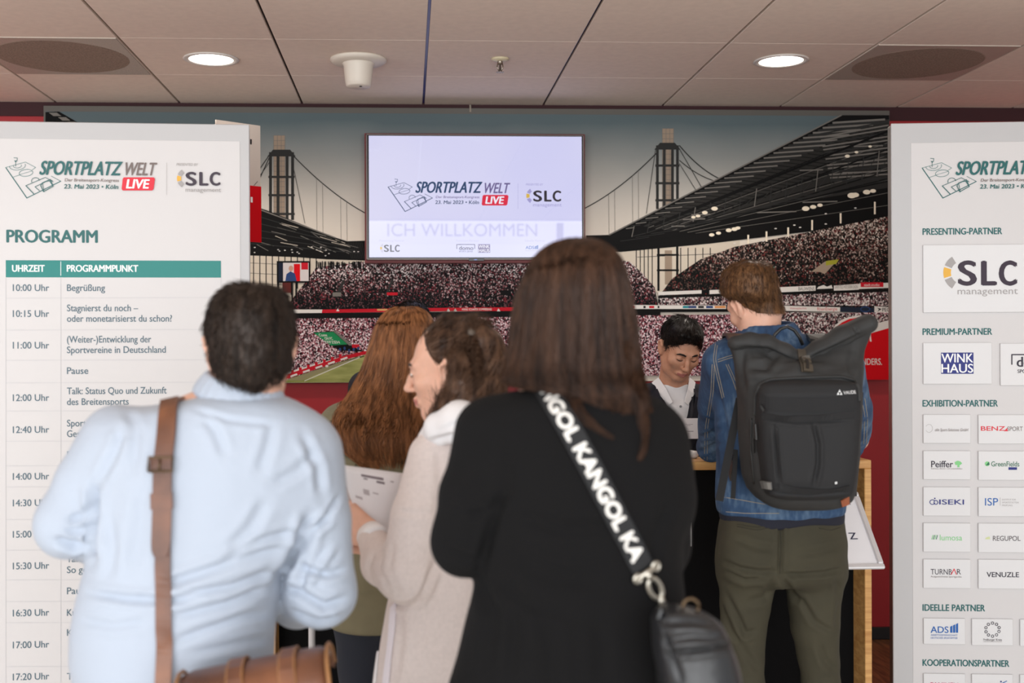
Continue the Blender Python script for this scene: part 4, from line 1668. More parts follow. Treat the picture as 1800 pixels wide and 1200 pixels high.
def hairs(name, P0, paths, rad, m, parent, taper=True):
    """Many thin three-sided strands: paths (n, k, 3); rad the root radius."""
    n, k, _ = paths.shape
    T = np.gradient(paths, axis=1)
    T /= np.linalg.norm(T, axis=2, keepdims=True) + 1e-9
    up = np.where(np.abs(T[..., 2:3]) > 0.9, np.array([1.0, 0, 0]), np.array([0, 0, 1.0]))
    A = np.cross(T, up)
    A /= np.linalg.norm(A, axis=2, keepdims=True) + 1e-9
    B = np.cross(T, A)
    r = np.broadcast_to(np.asarray(rad, float).reshape(-1, 1, 1), (n, 1, 1)) * (np.linspace(1, 0.25, k) if taper else np.ones(k))[None, :, None]
    V = np.stack([paths + (A * math.cos(a) + B * math.sin(a)) * r for a in (0, 2.094, 4.189)], 2)    # n,k,3,3
    V = V.reshape(-1, 3)
    i = np.arange(n)[:, None, None] * k * 3 + np.arange(k - 1)[None, :, None] * 3
    Fq = []
    for a in range(3):
        b = (a + 1) % 3
        Fq.append(np.concatenate([i + a, i + b, i + 3 + b, i + 3 + a], 2).reshape(-1, 4))
    return mesh(name, V, np.concatenate(Fq), m, parent, True)


def tufts(V, Fq, n, length, flow, lift, rad, seed, name, m, parent, keep=None, segs=4, jit=0.35):
    """Short hair standing off a hair cap: flow(points, normals) gives the lie of the hair."""
    r = np.random.RandomState(seed)
    Nn = normals(V, Fq)
    i = r.randint(0, len(V), n)
    P, Q = V[i].copy(), Nn[i]
    P += r.randn(n, 3) * 0.002
    if keep is not None:
        k = keep(P)
        P, Q = P[k], Q[k]
    n = len(P)
    L = length * (0.6 + 0.7 * r.rand(n, 1))
    J = r.randn(n, 3) * jit
    out = [P - Q * 0.002]
    d = flow(P, Q) + J
    d -= Q * (d * Q).sum(1, keepdims=True)
    d /= np.linalg.norm(d, axis=1, keepdims=True) + 1e-9
    cur = out[0]
    for s_ in range(segs):
        t = s_ / segs
        v = d * (1 - 0.15 * t) + Q * lift * (1 - 1.5 * t)
        cur = cur + v / np.linalg.norm(v, axis=1, keepdims=True) * L / segs
        out.append(cur)
    return hairs(name, None, np.stack(out, 1), rad, m, parent)


def long_hair(T, z0, z1, n, rad, seed, name, m, parent, k=22, a0=0.0, a1=2 * math.pi, wave=0.0, lift=0.004, clump=14, pw=2.2, ends=0.05, tilt=0.0):
    """Strands that run down the slices of a hair mass T (a Stack) from z1 at the crown to about z0."""
    r = np.random.RandomState(seed)
    ph = a0 + (a1 - a0) * r.rand(n)
    cl = np.round(ph * clump) / clump
    ph = ph + (cl - ph) * 0.45 * r.rand(n)
    top = z1 - (z1 - z0) * 0.22 * r.rand(n) ** 1.5
    bot = z0 + ends * r.rand(n) - ends * 0.4
    t = np.linspace(0, 1, k)
    z = top[:, None] + (bot - top)[:, None] * t[None, :] ** 2.0
    dr = lift * (r.rand(n) * 1.6 - 0.6)
    f1, p1 = 18 + 20 * r.rand(n), 6.28 * r.rand(n)
    wv = wave * np.sin(z * f1[:, None] + p1[:, None]) * t
    A = ph[:, None] + wv + 0.05 * np.sin(3 * t[None, :] + p1[:, None])
    cx, cy, rx, ry = (T.at(z, i) for i in range(4))
    ca, sa = np.cos(A), np.sin(A)
    q = (np.abs(ca) ** pw + np.abs(sa) ** pw) ** (-1 / pw)
    rip = 0.0015 * np.sin(A * clump * 1.0 + 1.3 + z * 4) + 0.0010 * np.sin(A * clump * 2.3 + z * 9)
    gr = 1 - np.exp(-t[None, :] * 7)
    off = (dr[:, None] + rip) * gr - 0.002 * (1 - gr)
    x = cx + (rx + off) * ca * q
    y = cy + (ry + off) * sa * q
    z = z + (0.005 + 0.4 * dr[:, None]) * np.exp(-(z1 - z) / 0.025)
    return hairs(name, None, np.stack([x, y, z], 2), rad * (0.6 + 0.8 * r.rand(n)), m, parent)


def rows_px(rows, Y, ry):
    """Pixel silhouette rows (v, left u, right u[, depth radius[, depth shift]]) -> level slices."""
    out = []
    for i, r in enumerate(rows):
        a, b = at(r[1], r[0], Y), at(r[2], r[0], Y)
        d = r[3] if len(r) > 3 and r[3] is not None else ry
        out.append(((a.z + b.z) / 2, (a.x + b.x) / 2, Y + (r[4] if len(r) > 4 else 0.0), abs(b.x - a.x) / 2, d))
    return out


def bounds(rows, pad=0.03):
    R = np.array(rows)
    return (np.array([(R[:, 1] - R[:, 3]).min(), (R[:, 2] - R[:, 4]).min(), R[:, 0].min()]) - pad,
            np.array([(R[:, 1] + R[:, 3]).max(), (R[:, 2] + R[:, 4]).max(), R[:, 0].max()]) + pad)


def A3(u, v, Y):
    return np.array(at(u, v, Y))


m_skin = mat('skin light', (222, 172, 148), 0.5, var=0.06, vscale=40, sss=0.12)
m_skin2 = mat('skin warm', (206, 152, 124), 0.5, var=0.06, vscale=40, sss=0.12)
m_lip = mat('lips', (188, 118, 108), 0.45)

# ------------------------------------------------------------------ glass header with lettering behind the photographer; the screen mirrors it
YH = -0.1
VIRT = 2 * (TV.o.y + 0.002) - YH
g = N('clear pane')
tr, gl, mx = g.n('ShaderNodeBsdfTransparent'), g.n('ShaderNodeBsdfGlossy', Roughness=0.02), g.n('ShaderNodeMixShader')
mx.inputs[0].default_value = 0.05
g.l(tr.outputs[0], mx.inputs[1])
g.l(gl.outputs[0], mx.inputs[2])
g.l(mx.outputs[0], g.t.nodes['Material Output'].inputs[0])
m_pane = g.m
hz1, hz0 = CEIL, at(700, 430, VIRT).z
t = thing('glass_header', 'glass header with grey welcome lettering behind the viewer, mirrored in the television', 'glass panel')
xs = [at(u, 400, VIRT).x for u in (560, 984, 1240)]
for a, b in ((xs[0], xs[1]), (xs[1], xs[2])):
    MB().box((a + 0.03, YH - 0.004, hz0), (b - 0.03, YH + 0.004, hz1)).build('pane', m_pane, t)
for x in xs:
    MB().box((x - 0.032, YH - 0.03, hz0), (x + 0.032, YH + 0.03, hz1)).build('mullion', m_alu, t)
V, Fc = text_geo('ICH WILLKOMMEN', 0)
p0, p1, pc = at(681, 415, VIRT), at(944, 415, VIRT), at(681, 393, VIRT)
H = text_geo('H', 0)[0]
sx, sz = (p1.x - p0.x) / (V[:, 0].max() - V[:, 0].min()), (pc.z - p0.z) / (H[:, 1].max() - H[:, 1].min())
mesh('lettering', [(p0.x + (x - V[:, 0].min()) * sx, YH + 0.006, p0.z + y * sz) for x, y in V], Fc, mat('frosted letters', (196, 196, 200), 0.6), t)

# ------------------------------------------------------------------ the reception counter
g = N('oak')
co = g.coords('Object', (1.0, 6.0, 14.0))
nz = g.n('ShaderNodeTexNoise', Scale=5.0, Detail=6.0, Distortion=0.6)
g.l(co, nz.inputs['Vector'])
g.l(g.ramp(nz.outputs[0], [(0.3, (176, 124, 66)), (0.7, (214, 166, 104))]), g.b.inputs['Base Color'])
g.b.inputs['Roughness'].default_value = 0.45
m_oak = g.m
m_black = mat('black panel', (9, 8, 9), 0.8, spec=0.12)
YC = 3.75
ct = thing('reception_counter', 'black reception counter with pale wooden top and side board, in front of the mural', 'counter')
xr = at(1532, 900, YC).x
xl = at(470, 900, YC).x
ztop = at(1240, 811, YC).z
zund = at(1240, 826, YC).z
MB().box((xl, YC, zund), (xr, YC + 0.16, ztop), 0, 0.002).build('top', m_oak, ct)
xri = at(1520, 900, YC).x
MB().box((xri, YC, 0), (xr, YC + 0.16, zund), 0, 0.002).build('side_board', m_oak, ct)
MB().box((xl, YC, 0), (xl + 0.025, YC + 0.16, zund), 0, 0.002).build('side_board', m_oak, ct)
MB().box((xl + 0.025, YC + 0.10, 0), (xri, YC + 0.16, zund)).build('front_panel', m_black, ct)
MB().box((xl + 0.02, YC + 0.16, 0.70), (xr - 0.02, YC + 0.62, 0.735), 0, 0.002).box((xl + 0.02, YC + 0.16, 0), (xl + 0.05, YC + 0.6, 0.7)).box((xr - 0.05, YC + 0.16, 0), (xr - 0.02, YC + 0.6, 0.7)).build('desk', m_black, ct)
CF = Surf(1240, 900, YC + 0.0985, 0.0)
D = Draw(CF, 0.001)
D.text('N', 1189, 960, 1216, 43, mat('white lettering', (226, 224, 222), 0.5), 0)
D.build('lettering', ct)

# ------------------------------------------------------------------ two pole stands with snap frames
m_snap = mat('snap frame silver', (222, 220, 222), 0.35, 0.4)
m_paper = mat('poster paper', (236, 233, 235), 0.6)


def pole_stand(xr_, width, yb, zb, yt, zt, label, name='sign_stand'):
    t = thing(name, label, 'sign stand', 'pole sign stands at the counter')
    up = Vector((0, yt - yb, zt - zb))
    L = up.length
    up.normalize()
    nrm = Vector((1, 0, 0)).cross(up)
    o = Vector((xr_ - width, yb, zb))
    P = lambda a, b, c: o + Vector((1, 0, 0)) * a + up * b + nrm * c

    def bx(lo, hi, nm, m, bev=0.001):
        mb = MB().box(lo, hi, 0, bev)
        mb.v = [tuple(P(*p)) for p in mb.v]
        return mb.build(nm, m, t)
    mb = MB()
    w = 0.018
    for lo, hi in (((0, 0, 0), (width, w, 0.012)), ((0, L - w, 0), (width, L, 0.012)), ((0, w, 0), (w, L - w, 0.012)), ((width - w, w, 0), (width, L - w, 0.012))):
        mb.box(lo, hi, 0, 0.003)
    mb.v = [tuple(P(*p)) for p in mb.v]
    mb.build('frame', m_snap, t)
    bx((0.004, 0.004, -0.002), (width - 0.004, L - 0.004, 0.004), 'poster', m_paper)
    c = P(width / 2, L * 0.5, -0.004)
    MB().tube([(c.x, c.y + 0.02, 0.01), (c.x, c.y + 0.02, c.z - 0.03), c], 0.011, 14).build('pole', m_snap, t, True)
    MB().lathe((c.x, c.y + 0.02, 0), [(0, 0), (0.15, 0), (0.15, 0.008), (0.02, 0.016), (0, 0.016)], 32).build('base', m_snap, t)
    return t, P, L


t, P, L = pole_stand(at(1555, 1001, 3.50).x, 0.215, 3.50, at(1555, 1001, 3.50).z, 3.718, at(1505, 867, 3.718).z, 'silver framed white sign on a pole, right of the man in denim')


class Tilted(Surf):
    def __init__(s, o, x, y):
        s.o, s.x, s.y = o, x, y
        s.n = x.cross(y)


TS = Tilted(P(0, 0, 0.0045), Vector((1, 0, 0)), (P(0, 1, 0) - P(0, 0, 0)).normalized())
D = Draw(TS, 0.0008)
m_navy = mat('navy print', (32, 34, 66), 0.5)
D.text('– Z', 1477, 948, 1508, 11.5, m_navy, 0.01)
D.build('lettering', t)
D = Draw(TS, 0.0008)
D.text('K', 1490, 887, 1496, 7.5, m_navy)
D.build('lettering', t)
pole_stand(at(546, 1000, 3.5).x + 0.112, 0.225, 3.42, 0.82, 3.62, 1.02, 'thin pole stand half hidden behind the elbow of the man in light blue')


def hair_mat(name, dark, light, rough=0.42, scale=60):
    g = N(name)
    co = g.coords('Object', (1, 1, 0.06))
    nz = g.n('ShaderNodeTexNoise', Scale=float(scale), Detail=3.0)
    g.l(co, nz.inputs['Vector'])
    g.l(g.ramp(nz.outputs[0], [(0.3, dark), (0.7, light)]), g.b.inputs['Base Color'])
    g.b.inputs['Roughness'].default_value = rough
    g.b.inputs['Specular IOR Level'].default_value = 0.22
    return g.m


def hairline(S, c, R, s=1.0, a=0.02, b=0.9, k=0.012):
    """Cut a hair mass away from the face: keep what lies behind forward = a + b * up."""
    R = np.array(R)
    n = R @ np.array([0, 1.0, -b])
    S.half(np.array(c) + R @ np.array([0, a * s, 0]), n, k)


def scalp(S, c, R, s, d=0.007):
    S.ell(np.array(c) + R @ (np.array([0, -0.014, 0.036]) * s), np.array([0.075, 0.096, 0.083]) * s + d, R, 0.01)


def nape(S, c, R, s, d=0.002):
    S.cone(np.array(c) + R @ (np.array([0, -0.028, -0.01]) * s), np.array(c) + R @ (np.array([0, -0.034, -0.072]) * s), 0.0575 * s + d, 0.055 * s + d, 0.02)
    S.ell(np.array(c) + R @ (np.array([0, -0.030, -0.012]) * s), np.array([0.059, 0.062, 0.056]) * s + d, R, 0.02)


def flow_from(crown, c):
    crown = np.array(crown, float)

    def f(P, Q):
        d = P - crown
        d /= np.linalg.norm(d, axis=1, keepdims=True) + 1e-9
        return d + np.array([0, 0, -0.6])
    return f


# ------------------------------------------------------------------ man in the light blue shirt
YA = 2.15
man = thing('person', 'man seen from behind in light blue shirt, brown satchel strap on his left shoulder', 'person')
hc, hR = A3(439, 614, YA - 0.01), frame((-0.30, 1, -0.10), math.radians(-4))
JA = dict(neck=A3(430, 700, YA), chest=A3(375, 830, YA), waist=A3(330, 1000, YA), pelvis=A3(310, 1175, YA),
          shL=A3(212, 782, YA), shR=A3(538, 800, YA), elL=A3(124, 922, YA - 0.02), elR=A3(566, 1042, YA - 0.02), wrL=A3(262, 968, YA + 0.30), wrR=A3(470, 1012, YA + 0.27),
          hipL=A3(265, 1200, YA), hipR=A3(355, 1200, YA), toe=np.array([0, 1.0, 0]))
for q, x in (('L', 262), ('R', 362)):
    X = at(x, 1200, YA).x
    JA['kn' + q], JA['an' + q] = np.array([X, YA, 0.47]), np.array([X, YA + 0.02, 0.09])
S = head_solid(hc, hR, 0.93, 0.0032, JA['neck'])
hd = [hand_mesh(JA['wrL'], (0.75, 0.55, 0.1), (0.2, 0.1, 1), -1), hand_mesh(JA['wrR'], (-0.8, 0.5, 0.1), (-0.2, 0.1, 1), 1)]
body_a = make_body(man, JA, S, hd, m_skin)

g = N('light blue shirt cloth')
co = g.coords('Object')
nz = g.n('ShaderNodeTexNoise', Scale=22.0, Detail=5.0)
g.l(co, nz.inputs['Vector'])
n2 = g.n('ShaderNodeTexNoise', Scale=900.0)
g.l(co, n2.inputs['Vector'])
ad = g.n('ShaderNodeMath', operation='MULTIPLY_ADD')
ad.inputs[1].default_value = 0.12
g.l(n2.outputs[0], ad.inputs[0])
g.l(nz.outputs[0], ad.inputs[2])
bp = g.n('ShaderNodeBump', Strength=0.35, Distance=0.006)
g.l(ad.outputs[0], bp.inputs['Height'])
g.l(bp.outputs[0], g.b.inputs['Normal'])
g.b.inputs['Base Color'].default_value = (*lin((170, 179, 193)), 1)
g.b.inputs['Roughness'].default_value = 0.75
g.b.inputs['Sheen Weight'].default_value = 0.15
m_shirt = g.m

rows = rows_px([(684, 384, 468, .06), (694, 366, 488, .08), (704, 300, 514, .10), (718, 245, 535, .115), (740, 210, 556, .125), (775, 182, 572, .135), (820, 166, 580, .145), (870, 162, 572, .152),
                (920, 162, 552, .158), (970, 158, 522, .164), (1010, 150, 499, .168), (1050, 140, 487, .17), (1100, 131, 483, .17), (1150, 128, 481, .168), (1190, 134, 479, .166), (1240, 140, 478, .165)], YA, .15)
lo, hi = bounds(rows, 0.05)
lo[0] -= 0.16
hi[0] += 0.18
hi[1] += 0.32
S = Solid(lo, hi, 0.0055)
S.stack(rows, 0.0, 2.3, cap=0.03)
S.chain([A3(205, 778, YA), A3(160, 850, YA - 0.01), A3(124, 920, YA - 0.02)], (0.071, 0.064, 0.060), 0.05)
S.chain([A3(124, 920, YA - 0.02), A3(180, 948, YA + 0.13), JA['wrL'] * 0.9 + JA['elL'] * 0.1], (0.059, 0.054, 0.045), 0.025)
S.chain([A3(528, 800, YA), A3(556, 910, YA - 0.015), A3(566, 1042, YA - 0.02)], (0.074, 0.063, 0.0605), 0.05)
S.chain([A3(566, 1042, YA - 0.02), A3(525, 1052, YA + 0.12), JA['wrR'] * 0.9 + JA['elR'] * 0.1], (0.059, 0.054, 0.045), 0.025)
V, Fq = S.mesh(2)
V = crease(V, Fq, [(p_, w_, d_ * 1.7) for p_, w_, d_ in [
    ([(165, 850), (166, 900), (165, 990)], 9, .010), ([(170, 880), (150, 905), (120, 915)], 6, .006), ([(166, 960), (130, 958), (95, 948)], 7, .007), ([(165, 925), (140, 932), (112, 935)], 5, .004),
    ([(215, 760), (205, 790), (172, 850)], 8, .004), ([(225, 720), (240, 760), (235, 830)], 9, .003), ([(130, 985), (165, 965), (168, 900)], 6, .005),
    ([(545, 905), (525, 960), (485, 1030)], 10, .012), ([(585, 905), (555, 930), (525, 975)], 6, .006), ([(600, 870), (575, 905), (540, 940)], 5, .004), ([(555, 940), (535, 985), (530, 1040)], 6, .005),
    ([(610, 1000), (575, 1010), (540, 1000), (520, 990)], 7, .006), ([(615, 1050), (570, 1065), (525, 1040), (500, 1030)], 7, .007), ([(600, 1085), (555, 1092), (500, 1070)], 6, .006), ([(590, 960), (560, 1000), (545, 1030)], 6, -.004),
    ([(500, 960), (420, 985), (330, 1015), (285, 1030)], 8, .0055), ([(490, 1000), (410, 1030), (320, 1045)], 7, .005), ([(150, 1040), (220, 1052), (290, 1056), (350, 1052)], 7, .006), ([(470, 1030), (400, 1060), (300, 1085)], 8, .005),
    ([(480, 1075), (420, 1085), (350, 1110), (300, 1130)], 7, .004), ([(140, 1090), (200, 1100), (260, 1092)], 7, .003), ([(530, 930), (460, 950), (390, 985)], 7, .004), ([(480, 1120), (420, 1130), (330, 1150)], 7, .003),
    ([(360, 735), (380, 760), (395, 800)], 8, .003), ([(480, 745), (470, 790), (455, 830)], 9, .003), ([(560, 790), (520, 830), (480, 850)], 9, .003), ([(530, 760), (560, 820), (565, 870)], 8, .004), ([(340, 720), (400, 738), (490, 748)], 5, .002),
    ([(250, 860), (245, 930), (235, 1000)], 12, .003), ([(470, 880), (440, 930), (400, 970)], 10, .003), ([(190, 905), (200, 960), (190, 1020)], 10, .003)]])
Nn = normals(V, Fq)
V = V + Nn * wobble(V, 0.0016, 22, 3)[:, None]
shirt = mesh('shirt', V, Fq, m_shirt, man, True)

# shirt collar: a folded band round the neck, lower on the right
def collar_ring(c, ux, uy, rx, ry, rows_, name, m, parent, n=26, a0=0, a1=2 * math.pi, h=0.004):
    """rows_: (lift, widen, radius) capsules stacked into a band about an ellipse."""
    c, ux, uy = np.array(c), np.array(ux) / np.linalg.norm(ux), np.array(uy) / np.linalg.norm(uy)
    uz = np.cross(ux, uy)
    S = Solid(c - 0.17, c + 0.17, h)
    for lift, wd, rad in rows_:
        pts = [c + ux * (rx + wd) * math.cos(a0 + (a1 - a0) * i / n) + uy * (ry + wd) * math.sin(a0 + (a1 - a0) * i / n) + uz * lift for i in range(n + 1)]
        S.chain(pts, [rad] * (n + 1), 0.008)
    V, Fq = S.mesh(2)
    return mesh(name, V, Fq, m, parent, True)


cc = A3(424, 686, YA)
collar_ring(cc, A3(490, 706, YA) - A3(356, 676, YA), (0, 1, 0.12), .070, .073, ((.016, -.003, .0055), (.008, .001, .0055), (0, .005, .006), (-.008, .008, .006), (-.015, .011, .0055)), 'collar', m_shirt, man)

m_hairA = hair_mat('dark brown hair', (30, 23, 19), (62, 49, 41), 0.5, 90)
rowsA = rows_px([(497, 408, 474, .05), (502, 396, 488, .075), (511, 384, 497, .09), (527, 373, 508, .10), (548, 365, 517, .106), (575, 361, 520.5, .108), (600, 362, 520, .107), (622, 365, 517, .105), (642, 370, 512, .10), (658, 378, 504, .093),
                 (672, 392, 494, .084), (686, 420, 484, .07), (694, 440, 474, .06)], hc[1] - 0.012, .1)
lo, hi = bounds(rowsA)
S = Solid(lo, hi, 0.0042)
S.stack(rowsA, 0, 2.1, cap=0.03)
scalp(S, hc, hR, 0.93)
hairline(S, hc, hR)
V, Fq = S.mesh(2)
V += normals(V, Fq) * (wobble(V, 0.0025, 60, 5) - 0.004)[:, None]
hairA = mesh('hair', V, Fq, m_hairA, man, True)
crownA = hc + hR @ np.array([0.01, -0.055, 0.10])
tufts(V, Fq, 5200, 0.020, flow_from(crownA, hc), 0.55, 0.0011, 4, 'hair_strands', m_hairA, hairA)

m_dark_trousers = mat('dark trousers', (36, 28, 34), 0.85)
m_shoe = mat('black leather shoe', (20, 18, 18), 0.4)
lower_body(man, JA, m_dark_trousers, m_shoe, top=float(at(300, 1140, YA).z))

# leather satchel with its strap
g = N('brown leather')
co = g.coords('Object')
nz = g.n('ShaderNodeTexNoise', Scale=9.0, Detail=6.0)
g.l(co, nz.inputs['Vector'])
g.l(g.ramp(nz.outputs[0], [(0.25, (66, 38, 26)), (0.55, (108, 66, 44)), (0.8, (142, 90, 58))]), g.b.inputs['Base Color'])
n2 = g.n('ShaderNodeTexNoise', Scale=120.0, Detail=3.0)
g.l(co, n2.inputs['Vector'])
bp = g.n('ShaderNodeBump', Strength=0.25, Distance=0.002)
g.l(n2.outputs[0], bp.inputs['Height'])
g.l(bp.outputs[0], g.b.inputs['Normal'])
g.b.inputs['Roughness'].default_value = 0.42
m_leather = g.m
m_edge = mat('tan leather edge', (150, 104, 62), 0.55)
m_brass = mat('old brass', (96, 78, 58), 0.4, 0.8)
bag = thing('satchel', 'brown leather satchel hanging at the hip of the man in light blue', 'bag')
YB = YA - 0.315
# the body of the bag: a long box under a rounded flap, its upper edge rising to the right
bl, br = A3(300, 1216, YB), A3(560, 1166, YB)
ax = br - bl
LB_ = np.linalg.norm(ax)
ax /= LB_
upv = np.cross(ax, np.array([0, 1.0, 0]))
upv = upv / np.linalg.norm(upv)
if upv[2] < 0:
    upv = -upv
back = np.array([0, 1.0, 0])


def bag_shell(prof, x0, x1, name, m, n=14, inset=0.0):
    """Sweep a side profile [(depth, height)] along the bag."""
    V, Fc = [], []
    k = len(prof)
    for i in range(n + 1):
        t = i / n
        e = max(0, abs(t - .5) * 2 - 0.8) / 0.2
        sh = 1 - 0.10 * e ** 2
        for (d, z) in prof:
            p = bl + ax * (x0 + (x1 - x0) * t) + back * (0.06 + (d - 0.06) * sh) + upv * (z - (1 - sh) * 0.05)
            V.append(p)
    for i in range(n):
        for j in range(k):
            Fc.append((i * k + j, i * k + (j + 1) % k, (i + 1) * k + (j + 1) % k, (i + 1) * k + j))
    Fc += [tuple(range(k))[::-1], tuple(n * k + j for j in range(k))]
    return mesh(name, V, Fc, m, bag, True)


prof_body = [(0.004, -0.26), (0.0, -0.10), (0.004, -0.035), (0.02, -0.012), (0.06, -0.004), (0.10, -0.012), (0.118, -0.035), (0.12, -0.10), (0.116, -0.26), (0.06, -0.27)]
bag_shell(prof_body, -0.015, LB_ + 0.0, 'body', m_leather)
prof_flap = [(-0.012, -0.22), (-0.014, -0.10), (-0.010, -0.036), (0.008, -0.006), (0.03, 0.006), (0.06, 0.010), (0.09, 0.006), (0.112, -0.006), (0.128, -0.036),
             (0.120, -0.036), (0.106, -0.012), (0.06, 0.001), (0.018, -0.012), (-0.003, -0.040), (-0.007, -0.10), (-0.005, -0.22)]
bag_shell(prof_flap, 0.004, LB_ + 0.012, 'flap', m_leather)
for x in (0.10, 0.185):
    pts = [bl + ax * x + back * d + upv * (z + 0.003) for d, z in prof_flap[:9]]
    MB().ribbon(pts, [tuple(Vector(upv) * 0.6 - Vector(back) * (1 if i < 3 else 0.1)) for i in range(9)], 0.024, 0.004).build('flap_strap', m_leather, bag)
    for s_ in (-0.0125, 0.0125):
        MB().tube([Vector(p) + Vector(ax) * s_ + Vector(upv) * 0.003 for p in pts], 0.0018, 6).build('edge_piping', m_edge, bag, True)
for x in (0.004, LB_ + 0.012):
    MB().tube([bl + ax * x + back * d + upv * (z + 0.001) for d, z in prof_flap[:9]], 0.0035, 8).build('edge_piping', m_edge, bag, True)

# shoulder strap: from the front over the left shoulder, straight down the back to the bag
m_strap = m_leather
P, Nn = drape([(303, 704), (299, 760), (292, 815), (289, 900), (288, 1000), (289, 1100), (290, 1150)], [shirt], 0.006, 8)
top = P[0]
over = [top + Vector((0.012, 0.17, -0.10)), top + Vector((0.008, 0.13, -0.02)), top + Vector((0.004, 0.07, 0.016)), top + Vector((0, 0.025, 0.010))]
overN = [Vector((0, 0.8, 0.6)), Vector((0, 0.5, 0.8)), Vector((0, 0.05, 1)), Vector((0, -0.5, 0.85))]
endp = Vector(bl - ax * 0.004 + back * 0.05 + upv * 0.02)
P2 = smooth_line(over + P + [P[-1] + Vector((0, -0.012, -0.035)), P[-1] + Vector((0, -0.02, -0.08))], 3)
N2 = smooth_line(overN + Nn + [Vector((0, -1, 0.2)), Vector((0, -1, 0.2))], 3)
MB().ribbon(P2, N2, 0.027, 0.0035).build('shoulder_strap', m_strap, bag)
P3, N3 = drape([(301, 712), (296, 770), (290, 820), (288, 900), (285, 977)], [shirt], 0.0105, 8)
MB().ribbon(smooth_line(P3, 3), smooth_line(N3, 3), [0.033] * (len(P3) - 3) + [0.032, 0.030, 0.022], 0.004).build('strap_overlay', m_strap, bag)
for v, h_, nm in ((817, 0.030, 'strap_keeper'), (880, 0.020, 'strap_keeper')):
    Pk, Nk = drape([(288, v - 14), (288, v + 14)], [shirt], 0.010, 2)
    MB().ribbon(Pk, Nk, 0.038, 0.0065).build(nm, m_strap, bag)
Pk, Nk = drape([(289, 812), (289, 824)], [shirt], 0.018, 2)
c, n_ = Pk[1], Nk[1]
xx = Vector((1, 0, 0))
zz = n_.cross(xx).normalized()
fr_ = [c + xx * a + zz * b for a, b in ((-.021, -.012), (.021, -.012), (.021, .012), (-.021, .012), (-.021, -.012))]
MB().tube(fr_, 0.0024, 8).tube([c - xx * 0.002 + zz * 0.012, c - xx * 0.002 - zz * 0.014], 0.002, 6).build('buckle', m_brass, bag, True)


def text_on_path(P, Nn, s, a0, a1, height, name, m, parent, lift=0.0035, flip=False, bold=0.06):
    """Lettering along a draped line, from arc length share a0 to a1."""
    P = [Vector(p) for p in P]
    L = [0.0]
    for i in range(1, len(P)):
        L.append(L[-1] + (P[i] - P[i - 1]).length)
    V, Fc = text_geo(s, 0)
    H = text_geo('H', 0)[0]
    x = (V[:, 0] - V[:, 0].min()) / (V[:, 0].max() - V[:, 0].min())
    y = ((V[:, 1] - H[:, 1].min()) / (H[:, 1].max() - H[:, 1].min()) - 0.5) * height
    mb = MB()
    for dx, dy in ((0, 0), (bold * height, 0), (-bold * height, 0), (0, bold * height), (0, -bold * height)):
        out = []
        for a, b in zip(x, y):
            q = (a0 + (a1 - a0) * a) * L[-1] + dx
            i = min(max(0, np.searchsorted(L, q) - 1), len(P) - 2)
            t = (q - L[i]) / max(1e-9, L[i + 1] - L[i])
            c = P[i].lerp(P[i + 1], t)
            n = Nn[i].lerp(Nn[i + 1], t).normalized()
            tg = (P[i + 1] - P[i]).normalized()
            w = n.cross(tg).normalized()
            out.append(c + w * (b + dy) + n * (lift + 0.0001 * (dx + dy) / max(height, 1e-6)))
        mb.add(out, Fc)
    return mb.build(name, m, parent)


def waves(pts, n, spread, rad, seed, amp=0.006, freq=40.0, k=26):
    """Wavy strands that follow a lock's centre line (world points) within spread."""
    r = np.random.RandomState(seed)
    Q = np.array([list(p) for p in pts], float)
    t = np.linspace(0, 1, k)
    seg = np.linspace(0, 1, len(Q))
    C_ = np.stack([np.interp(t, seg, Q[:, i]) for i in range(3)], 1)
    for _ in range(2):
        C_[1:-1] = (C_[:-2] + 2 * C_[1:-1] + C_[2:]) / 4
    sp = np.interp(t, np.linspace(0, 1, len(spread)), spread)
    off = r.randn(n, 1, 3)
    off /= np.linalg.norm(off, axis=2, keepdims=True)
    off *= (r.rand(n, 1, 1) ** 0.5)
    ph = 6.28 * r.rand(n, 1)
    w = np.stack([np.sin(t * freq * 0.2 * 6 + ph), np.cos(t * freq * 0.2 * 6 + ph) * 0.8, np.sin(t * freq * 0.1 * 6 + 2 * ph) * 0.4], 2)
    return C_[None] + off * sp[None, :, None] + amp * w


# ------------------------------------------------------------------ woman in black, nearest to the viewer
YD = 1.9
wom = thing('person', 'woman seen from behind in black knit top with long dark brown hair', 'person')
hc, hR = A3(1003, 560, YD + 0.02), frame((0.05, 1, -0.05))
JD = dict(neck=A3(1003, 690, YD), chest=A3(1010, 800, YD), waist=A3(1020, 980, YD), pelvis=A3(1015, 1200, YD),
          shL=A3(866, 768, YD), shR=A3(1142, 778, YD), elL=A3(818, 950, YD - 0.01), elR=A3(1158, 965, YD + 0.02), wrL=A3(960, 940, YD + 0.30), wrR=A3(1060, 960, YD + 0.32), toe=np.array([0, 1.0, 0]))
for q, x in (('L', 950), ('R', 1075)):
    X = at(x, 1200, YD).x
    JD['hip' + q], JD['kn' + q], JD['an' + q] = np.array([X, YD, 0.86]), np.array([X, YD, 0.47]), np.array([X, YD + 0.02, 0.09])
S = head_solid(hc, hR, 0.93, 0.0032, JD['neck'])
hd = [hand_mesh(JD['wrL'], (0.8, 0.4, 0.2), (0, 0.3, 1), -1, s=0.92), hand_mesh(JD['wrR'], (-0.8, 0.4, 0.2), (0, 0.3, 1), 1, s=0.92)]
make_body(wom, JD, S, hd, m_skin)
m_knit = mat('black knit', (11, 10, 11), 0.95, bump=0.5, bscale=420, spec=0.25)
